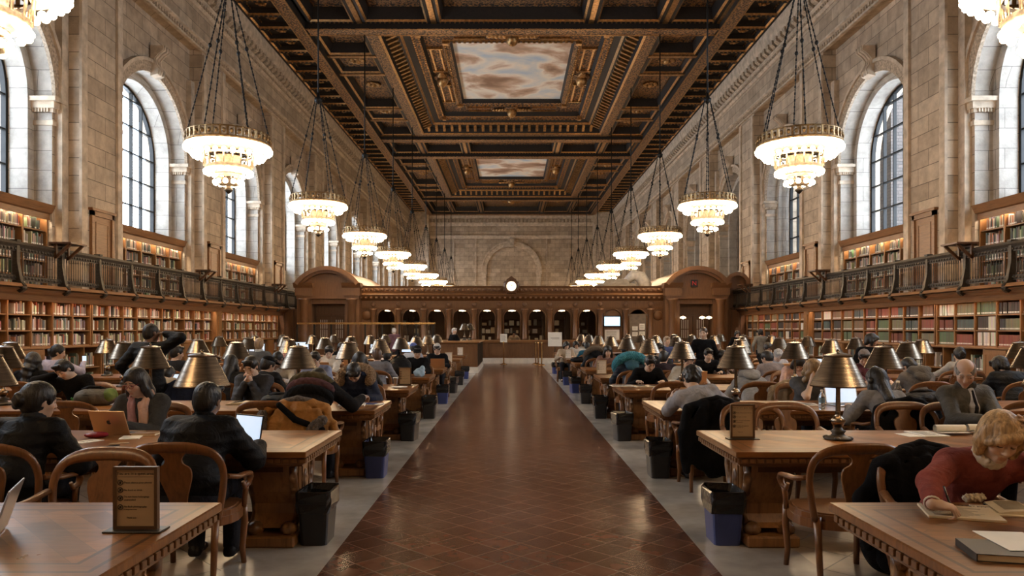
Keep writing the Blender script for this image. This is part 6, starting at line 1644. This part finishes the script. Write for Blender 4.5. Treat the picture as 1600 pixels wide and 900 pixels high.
def open_book(px, py, rz, w_, d, label, mat='cream_paper', name='open_book', z=TH):
    r = empty(name, on_plane(px, py, z), rz, label, 'book'); a = MB(); a.box(-w_/2-.005,w_/2+.005,-d/2-.004,d/2+.004,0,.004); a.build('cover', M['keys'], r)
    for s in (-1,1):
        pr = [(0,.004),(s*w_/2,.004),(s*w_/2,.012),(s*w_*.36,.022),(s*w_*.18,.027),(s*w_*.06,.024),(0,.012)]
        a = MB(); a.prism(pr, 'y', -d/2, d/2, False); a.build('page_block', M[mat], r)
        a = MB(); y = d/2-.03
        while y > -d/2+.03: a.cbox(s*w_*.26, y, .0265, w_*.3, .0025, .0008, Matrix.Rotation(s*.1, 3, 'Y')); y -= .014
        a.build('text_line', M['ink'], r)
    return r
def closed_book(px, py, rz, size, col, label, z=TH):
    p = on_plane(px, py, z); r = empty('closed_book', p, rz, label, 'book'); w_, d, h = size
    a = MB(); a.box(-w_/2,w_/2,-d/2,d/2,0,.003); a.box(-w_/2,w_/2,-d/2,d/2,h-.003,h); a.box(-w_/2,-w_/2+.004,-d/2,d/2,.003,h-.003); a.build('cover', simple('book_cover', col, .5), r)
    a = MB(); a.box(-w_/2+.005,w_/2-.008,-d/2+.005,d/2-.005,.003,h-.003); a.build('page_block', M['cream_paper'], r); return r
def pen(px, py, rz, label, mat='keys', z=TH):
    r = empty('pen', on_plane(px, py, z)+Vector((0,0,.005)), rz, label, 'pen')
    a = MB(); a.lathe([(.0015,-.07),(.005,-.058),(.005,.05),(.0042,.07)], 10, axis='x'); a.build('barrel', M[mat], r); a = MB(); a.box(.02,.06,.0045,.0065,-.0015,.0015); a.build('clip', M['silver_alu'], r); return r
page(205, 684, .3, .15, .21, 'notebook', 'thin green-edged notebook under the brown book by the pink scarf', 'notebook', 'white_paper', .008, lines=False)
closed_book(228, 680, .12, (.2,.13,.022), (.22,.12,.06), 'small brown book beside the gold laptop')
page(137, 690, -.4, .13, .19, 'loose_papers', 'crumpled receipts and papers beside the red pouch', 'papers')
pen(172, 698, .9, 'short black pen lying on the second left table', 'keys'); pen(186, 694, .5, 'pale highlighter pen next to the short black pen', 'cream_paper')
a = Field(); a.ell((0,0,.022), (.095,.05,.024), None, .02); a.ell((.03,.01,.03), (.06,.03,.015), None, .02); o = grow('spectacle_pouch', a, .006, cloth((.2,.015,.025), 'leather'), None, None, on_plane(150, 684, TH)); tag(o, 'dark red soft pouch lying near the pinned-up dark hair', 'pouch')
open_book(388, 631, .1, .44, .27, 'large open book before the person with clasped hands')
closed_book(365, 634, -.1, (.2,.26,.03), (.16,.1,.06), 'thick book lying beneath the left page of the open book') if False else None
open_book(1010, 605, .05, .36, .24, 'open book under the hands of the young person writing')
page(972, 603, .05, .36, .3, 'newspaper', 'spread newspaper at the aisle end of the fourth right table', 'newspaper', 'white_paper', .006)
page(550, 634, .1, .3, .24, 'magazine', 'stack of magazines with blue cover on the third left table', 'magazine', 'white_paper', .018, lines=False)
o = page(580, 632, -.15, .26, .2, 'magazine', 'blue and white magazine lying on the magazine stack', 'magazine', 'screen_page' if False else 'white_paper', .01, z=TH, lines=False)
a = MB(); a.box(-.1,.06,-.09,.09,.01,.0104); a.build('blue_cover', simple('blue_print', (.03,.06,.24), .4), o)
def backpack(loc, rz, col, trim, label, size=(.44,.3,.2), h=.012):
    w_, d, z = size; fold = lambda X,Y,Z: .004*np.sin(38*X+20*Y)*np.sin(33*Z+12*X)
    A = Field(); A.ell((0,0,z*.5), (w_*.5,d*.5,z*.52), None, .03, disp=fold); A.ell((w_*.12,0,z*.4), (w_*.36,d*.46,z*.45), None, .05, disp=fold); A.ell((0,0,-.1), (w_,d,.1), None, .01, -1)
    r = empty('rucksack', loc, rz, label, 'rucksack'); grow('body', A, h, cloth(col, 'shell'), r)
    A = Field(); A.ell((-w_*.18,-d*.3,z*.42), (w_*.26,d*.26,z*.36), None, .02, disp=fold); A.ell((0,0,-.1), (w_,d,.1), None, .01, -1); grow('front_pocket', A, h, cloth(trim, 'shell'), r)
    a = MB(); a.tube([(-w_*.3,-d*.1,z*.9),(-w_*.1,-d*.2,z*1.08),(w_*.15,-d*.15,z*1.06),(w_*.35,-.02,z*.8)], (.018,.004), sec=[(1,1),(-1,1),(-1,-1),(1,-1)]); a.build('strap', cloth(BLK, 'shell'), r)
    a = MB(); a.tube([(-w_*.42,-d*.36,z*.52),(-w_*.15,-d*.5,z*.66),(w_*.1,-d*.47,z*.6)], .004, 5); a.build('zip', M['black_metal'], r); return r
p = on_plane(149, 633, TH); r = backpack(p, .1, (.1,.09,.075), (.075,.07,.06), 'grey and green rucksack lying on the third left table', (.46,.28,.2))
A = Field(); A.ell((.16,0,.11), (.08,.12,.09), None, .02); A.ell((.16,0,-.1), (.3,.3,.1), None, .01, -1); grow('green_panel', A, .012, cloth((.1,.15,.04), 'shell'), r)
a = MB(); a.sphere((0,0,.05), (.04,.035,.05), 10, 8)
for s in (-1,1): a.sphere((s*.024,-.025,.085), (.012,.01,.014), 6, 5); a.sphere((s*.03,0,.01), (.018,.03,.012), 6, 5)
tag(a.build('soft_toy', simple('green_plush', (.05,.22,.05), .8), None, on_plane(117, 634, TH)), 'small bright green soft toy in front of the leaning person', 'toy')
backpack(on_plane(440, 633, TH), -.2, BLK, BLK, 'floppy black bag beside the large open book', (.5,.26,.13))
backpack(on_plane(625, 587.5, TH), .1, BLK, (.02,.018,.016), 'black domed rucksack with tan strap at the aisle end of the fifth left table', (.42,.3,.36), .016)
backpack(on_plane(1440, 633, TH), .1, (.018,.018,.02), BLK, 'black bag in front of the grey hooded top', (.55,.26,.16))
backpack(Vector((2.5,5.0,0)), .3, (.01,.01,.011), BLK, 'black rucksack on the floor beneath the front right table', (.42,.3,.4), .01)
backpack(Vector((3.15,3.05+1.3,0)), -.2, BLK, BLK, 'black bag hanging low behind the red jumper, on the floor', (.4,.28,.45), .01)
backpack(on_plane(905, 566, TH), 0, BLK, BLK, 'black bag on a far right table near the small pale notice', (.5,.25,.12), .02)
def cup(px, py, label, col='white_paper'):
    a = MB(); a.lathe([(.028,0),(.038,.1),(.041,.1),(.041,.106)], 14); r = a.build('body', M[col], None, None); r.name = 'paper_cup'; r.location = on_plane(px, py, TH); tag(r, label, 'cup')
    a = MB(); a.lathe([(.042,.104),(.042,.112),(.034,.118),(.001,.118)], 14, cap=False); a.build('lid', M['white_paper'], r)
cup(618, 601, 'small paper cup standing by the paper plate'); cup(452, 629, 'white paper cup behind the banded jumper')
a = MB(); a.lathe([(.001,.006),(.09,.006),(.125,.018),(.127,.016),(.09,0),(.001,0)], 22, cap=False); tag(a.build('paper_plate', M['white_paper'], None, on_plane(624, 606, TH)), 'white paper plate on the fourth left table near its notice', 'plate')
A = Field(); A.ell((0,0,.07), (.1,.07,.09), None, .02, disp=lambda X,Y,Z: .012*np.sin(40*X+30*Z)*np.sin(35*Y+20*Z)); A.ell((.06,0,.14), (.05,.04,.07), None, .03); A.ell((0,0,-.1), (.3,.3,.1), None, .01, -1)
tag(grow('plastic_bag', A, .009, cloth((.36,.5,.62), 'leather'), None, None, on_plane(655, 588.5, TH)), 'crumpled pale blue plastic bag at the aisle end of the fifth left table', 'bag')
m, nt, b = new_mat('clear_plastic'); b.inputs['Base Color'].default_value = (.85,.92,.95,1); b.inputs['Transmission Weight'].default_value = .9; b.inputs['Roughness'].default_value = .08; b.inputs['IOR'].default_value = 1.2; M['clear'] = m
M['bottle_label'] = simple('bottle_label', (.2,.32,.42), .5)
def bottle(px, py, label, s=1.0):
    r = empty('water_bottle', on_plane(px, py, TH), 0, label, 'bottle'); r.scale = (s,s,s)
    a = MB(); a.lathe([(.028,0),(.033,.01),(.033,.05),(.031,.06),(.033,.07),(.033,.14),(.03,.16),(.014,.19),(.013,.2)], 16); a.build('body', M['clear'], r)
    a = MB(); a.lathe([(.0335,.075),(.0335,.13)], 16, cap=False); a.build('label_band', M['bottle_label'], r); a = MB(); a.lathe([(.016,.198),(.016,.218),(.012,.22)], 12); a.build('cap', M['white_paper'], r)
bottle(1284, 640, 'clear water bottle beside the bare forearm'); bottle(1403, 633, 'taller water bottle with white cap right of the headphones', 1.3); bottle(487, 604, 'dark-labelled bottle in front of the cream hooded top')
page(1238, 629, .2, .22, .3, 'loose_papers', 'loose sheets on the third right table before the fair-haired person', 'papers'); page(1262, 632, -.2, .22, .3, 'loose_papers', 'overlapping white sheets beside the clear bottle', 'papers')
page(1422, 680, .1, .15, .2, 'index_cards', 'white cards on the second right table', 'papers', t=.003, lines=False)
page(1448, 679, .05, .22, .3, 'notepad', 'flat notepad sheet under the rolled page', 'notepad', t=.01)
def roll(px, py, label, w_=.25):
    a = MB(); pts = [(.034*(1-.012*i)*math.cos(.45*i-1.2), .036+.034*(1-.012*i)*math.sin(.45*i-1.2)) for i in range(24)]
    for (y0,z0),(y1,z1) in zip(pts, pts[1:]): a.quad((-w_/2,y0,z0),(w_/2,y0,z0),(w_/2,y1,z1),(-w_/2,y1,z1), True)
    a.quad((-w_/2,.012,.006),(w_/2,.012,.006),(w_/2,-.1,.012),(-w_/2,-.1,.012)); tag(a.build('rolled_notepad', M['white_paper'], None, on_plane(px, py, TH)+Vector((0,0,.011))), label, 'notepad')
roll(1484, 678, 'notepad page curled into a tube before the folded hands'); roll(1530, 677, 'second curled notepad page beside the folded hands', .2)
# front right table
nb = empty('notebook', on_plane(1500, 803, TH), -.32, 'open ring-bound notebook with handwriting under the writing hand', 'notebook')
a = MB(); a.bevbox(-.16,.16,-.13,.13,0,.012,.002); a.build('page_block', M['cream_paper'], nb); a = MB()
q = random.Random(2)
for k in range(17): y = .105-k*.013; a.box(-.13,.11-q.uniform(0,.1),y,y+.002,.012,.0124)
a.build('handwriting', M['ink'], nb); a = MB()
for k in range(18): a.lathe([(.006,-.001),(.006,.001)], 8, (-.14+k*.0165,.132,.008), axis='x')
a.build('wire_binding', M['black_metal'], nb)
page(1568, 800, -.25, .24, .2, 'notebook', 'second cream page beyond the ring binding, with faint writing', 'notebook', 'cream_paper', .008)
open_book(1612, 800, -.3, .34, .24, 'open paperback at the right edge of the front right table')
closed_book(1575, 868, -.22, (.3,.22,.03), (.02,.02,.022), 'dark spiral notebook at the bottom right corner')
page(1588, 846, -.1, .2, .28, 'loose_papers', 'white sheet stacked on the dark spiral notebook', 'papers', t=.003, z=TH+.0305, lines=False)
A = Field(); tw = lambda X,Y,Z: .006*np.abs(np.sin(150*X+90*Y+60*Z))+.005*np.sin(210*Y-120*X)*np.sin(170*Z+80*X)-.005
A.ell((0,0,.018), (.055,.028,.02), None, .01, disp=tw); A.ell((.03,.008,.024), (.028,.018,.016), None, .01, disp=tw); A.ell((-.028,0,.02), (.024,.02,.018), None, .01, disp=tw)
tag(grow('paper_tissue', A, .0045, M['cream_paper'], None, None, on_plane(1522, 784, TH)), 'crumpled tissue lying between the notebook and the red jumper', 'tissue')
# the pen in the writing hand
a_, e_, t_ = q1['arms'][1]; rq = q1['r']; Rz = Matrix.Rotation(PI, 3, 'Z')
tw_ = [Vector((rq.location.x-p.x, rq.location.y-p.y, p.z)) for p in [Vector(p_) for i_, p_ in q1['tips'] if i_ == 1]]
grip = (tw_[0]+tw_[4])/2; top = grip+Vector((-.02,.045,.125)); tip = grip-(top-grip).normalized()*max(.01, (grip.z-TH-.0135)/.92)
r = empty('fountain_pen', tip, 0, 'black pen held upright in the writing hand of the red jumper', 'pen')
a = MB(); D = top-tip; a.tube([(0,0,0), tuple(D*.1), tuple(D*.12), tuple(D)], [.001,.004,.0055,.005], 10); a.build('barrel', M['keys'], r); a = MB(); a.tube([tuple(D*.7+Vector((0,-.006,0))), tuple(D*.98+Vector((0,-.006,0)))], .0014, 5); a.build('clip', M['silver_alu'], r)

a_, e_, t_ = lav['arms'][1]; lr = lav['r']
ph = empty('mobile_phone', (lr.location.x+t_[0], lr.location.y+t_[1]+.05, t_[2]+.02), .5, 'phone held up by the person in lavender', 'phone')
a = MB(); a.bevbox(-.036,.036,-.004,.004,0,.145,.002); a.build('case', M['keys'], ph); a = MB(); a.quad((-.032,-.0045,.008),(.032,-.0045,.008),(.032,-.0045,.137),(-.032,-.0045,.137)); a.build('display', M['screen_blue'], ph)
# coats over chair backs
def chair_coat(x, y, rz, col, label, kind='shell', fur=None, w_=.3, long=.42, puff=0):
    r = empty('coat', (x,y,0), rz, label, 'coat'); fold = lambda X,Y,Z: .010*np.sin(34*X+4*Z)+.005*np.sin(61*X-9*Z)+puff*.012*np.abs(np.sin(26*Z))+0*Y
    A = Field(); A.chain([(-w_*.8,-.29,.86),(-w_*.4,-.335,.905),(0,-.345,.915),(w_*.4,-.335,.905),(w_*.8,-.29,.86)], [.045]*5, .03)
    A.ell((0,-.395,.86-long*.5), (w_*1.02,.05,long*.62), None, .04, disp=fold); A.ell((0,-.27,.74), (w_*.9,.032,.16), None, .03, disp=fold)
    for s in (-1,1): A.chain([(s*w_*.85,-.33,.84),(s*w_*1.12,-.37,.62),(s*w_*1.02,-.38,.86-long)], [.055,.05,.042], .03, disp=fold)
    grow('coat_body', A, .011 if y < 9 else .016, cloth(col, kind), r)
    A = Field(); A.chain([(-.13,-.34,.93),(0,-.36,.95),(.13,-.34,.93)], [.03,.036,.03], .02); grow('coat_collar', A, .012, fur_mat(fur) if fur else cloth(col, kind), r)
    if fur:
        A = Field(); A.chain([(-w_,-.43,.8),(-w_*1.05,-.45,.6),(-w_*.8,-.46,.42)], [.05,.055,.05], .02, disp=lambda X,Y,Z: .012*np.sin(120*X)*np.sin(110*Z)*np.sin(115*Y)); A.chain([(w_*.3,-.45,.55),(w_*.55,-.45,.68),(w_*.8,-.43,.75)], [.05,.055,.05], .02, disp=lambda X,Y,Z: .012*np.sin(120*X)*np.sin(110*Z)*np.sin(115*Y)); grow('fur_trim', A, .01, fur_mat(fur), r)
        A = Field(); A.chain([(-w_*.5,-.43,.9),(0,-.46,.76),(w_*.8,-.44,.66)], [.03,.032,.03], .01); grow('strap', A, .011, cloth(BLK), r)
    return r
def seat_of(words_):
    for o in C.objects:
        if o.name.startswith('oak_armchair') and words_ in o.get('label', ''): return o.location.x, o.location.y, o.rotation_euler.z
x, y, z = seat_of('banded jumper'); chair_coat(x, y, z, (.36,.17,.05), 'ochre quilted coat with grey fur and black strap over a chair back', 'shell', (.16,.13,.11), .33, .4, 1)
x, y, z = seat_of('pale grey jumper'); chair_coat(x, y, z, BLK, 'long black coat hanging over the chair of the pale grey jumper', 'wool', None, .32, .62)
x, y, z = seat_of('person with headphones'); chair_coat(x, y, z, BLK, 'black coat over the chair back behind the headphones', 'wool', None, .32, .45)
x, y, z = seat_of('holding a tan coat'); chair_coat(x, y, z, (.33,.24,.15), 'tan coat bunched over an empty chair at the right', 'wool', None, .3, .36)
place_chair(CX+(305-VX)*near(3)/FPX, near(3), 0, 'empty oak armchair under a navy coat below the large lamp'); chair_coat(CX+(305-VX)*near(3)/FPX, near(3), 0, NAVY, 'navy coat over a chair back below the large left lamp', 'wool', None, .32, .5)

chair_coat(q1['r'].location.x, q1['r'].location.y, PI, BLK, 'black coat over the chair back behind the red jumper', 'wool', None, .31, .5)
# ------------------------------------------------------------------ far end: desk, railing, posts
dk = empty('librarian_desk', (-1.9,30.2,0), 0, 'panelled oak desk projecting into the aisle before the screen', 'desk')
a = MB(); a.bevbox(-.98,.66,-2.7,2.6,1.12,1.18,.02); a.build('desktop', M['oak'], dk)
a = MB(); a.box(-.9,.58,-2.6,2.6,.22,1.12)
for x0 in (-.84,-.1): 
    for (xa,xb,za,zb) in ((x0,x0+.62,.3,.34),(x0,x0+.62,1.0,1.04),(x0,x0+.04,.34,1.0),(x0+.58,x0+.62,.34,1.0)): a.box(xa,xb,-2.63,-2.6,za,zb)
a.build('carcass', M['oak_screen'], dk); a = MB(); a.box(-.93,.61,-2.63,2.6,0,.22); a.build('plinth', M['marble'], dk)
a = MB()
for k in range(9): a.box(.585,.6,-2.4+k*.55,-2.3+k*.55,.25,1.1)
a.build('side_bars', M['bronze'], dk)
for k, dx in enumerate((-.1,.12)):
    o = dup(lp, (-2.0+dx+.1, 30.6+k*.25, 1.18), 0, 'cream-lit lamp %s of a close pair on the librarian desk' % ('left' if k == 0 else 'right'), 'lamps on the desk')
page(728, 530, 0, .5, .3, 'loose_papers', 'papers spread on the librarian desk', 'papers', z=1.18, t=.01, lines=False)
br_ = empty('glass_barrier', (-6.4,32.5,0), 0, 'low barrier with brass top rail and glass panes at the left end', 'barrier')
a = MB(); a.box(-3.1,3.0,-.04,.04,1.86,1.94); a.build('top_rail', M['brass_bright'], br_)
for k in range(9): a = MB(); a.box(-3.1+k*.75-.03,-3.1+k*.75+.03,-.03,.03,0,1.86); a.build('post', M['black_metal'], br_)
a = MB(); a.box(-3.1,3.0,-.005,.005,.15,1.84); a.build('glass_pane', M['glass'], br_)
a = MB(); a.box(-3.1,3.0,-.03,.03,.0,.9); a.build('lower_panel', M['oak_dark'], br_)
def stanchion(px, Y, label, sign=False):
    r = empty('brass_stanchion', (CX+(px-VX)*Y/FPX, Y, 0), 0, label, 'post', 'brass posts before the counter')
    a = MB(); a.lathe([(.17,0),(.17,.02),(.1,.05),(.03,.07)], 18); a.build('foot', M['brass_bright'], r)
    a = MB(); a.lathe([(.028,.05),(.028,.98),(.045,1.0),(.045,1.03),(.02,1.06)], 12); a.build('pole', M['brass_bright'], r)
    if sign:
        a = MB(); a.box(-.16,.16,-.01,.01,1.03,1.42); s_ = a.build('sign_board', M['white_paper'], r); a = MB()
        for k in range(6): a.box(-.11,.1-.02*(k%3),-.0115,-.01,1.12+k*.045,1.13+k*.045)
        a.build('text_line', M['ink'], s_)
    return r
stanchion(787, 34.2, 'brass post carrying a white paper sign in front of the counter', True)
stanchion(837, 34.5, 'first plain brass post of three on the right'); stanchion(841, 33.6, 'middle brass post of the three, slightly nearer'); stanchion(846.5, 33.3, 'rightmost brass post of the three')
r = empty('poster_board', (CX+(869-VX)*33.0/FPX, 33.9, 0), 0, 'white notice board on a stand at the end of the far right table', 'board')
a = MB(); a.box(-.32,.32,-.015,.015,.85,1.5); a.build('board', M['white_paper'], r); a = MB(); a.tube([(0,.02,0),(0,.02,.9)], .02, 6); a.lathe([(.15,0),(.15,.02),(.03,.04)], 14); a.build('stand', M['black_metal'], r); a = MB(); a.box(-.2,.2,-.0165,-.015,1.22,1.245); a.box(-.14,.2,-.0165,-.015,1.17,1.18); a.build('text_line', M['ink'], r)
for px, Y, lab in ((870, 31.6, 'bright cream lamp shade, nearest of the close row far right'), (883, 31.6, 'second bright cream lamp shade of the close row far right')): pass
for k, (px, py, Y) in enumerate(((880,530,30.2),(560,532,30.0))):
    pass
# terminals with pale screens beyond the lamps at the left
for k, (px, Y) in enumerate(((400,22.3),(470,24.6),(590,25.4),(640,24.9))):
    p = Vector((CX+(px-VX)*Y/FPX, Y, TH)); kk = min(range(9), key=lambda q: abs((YN(q)+YF(q))/2-Y)); p.y = (YN(kk)+YF(kk))/2+.1; p.x = CX+(px-VX)*p.y/FPX
    r = empty('monitor', p, 0, 'desktop monitor with pale screen, %s from the left beyond the lamps' % ordinal(k), 'monitor', 'monitors at the far left tables')
    a = MB(); a.bevbox(-.28,.28,-.02,.02,.1,.46,.006); a.build('bezel', M['black_plastic'], r); a = MB(); a.quad((-.26,-.0212,.12),(.26,-.0212,.12),(.26,-.0212,.44),(-.26,-.0212,.44)); a.build('display', M['screen_blue'], r)
    a = MB(); a.bevbox(-.1,.1,-.08,.08,0,.012,.003); a.box(-.02,.02,-.01,.03,.01,.12); a.build('stand', M['black_plastic'], r)
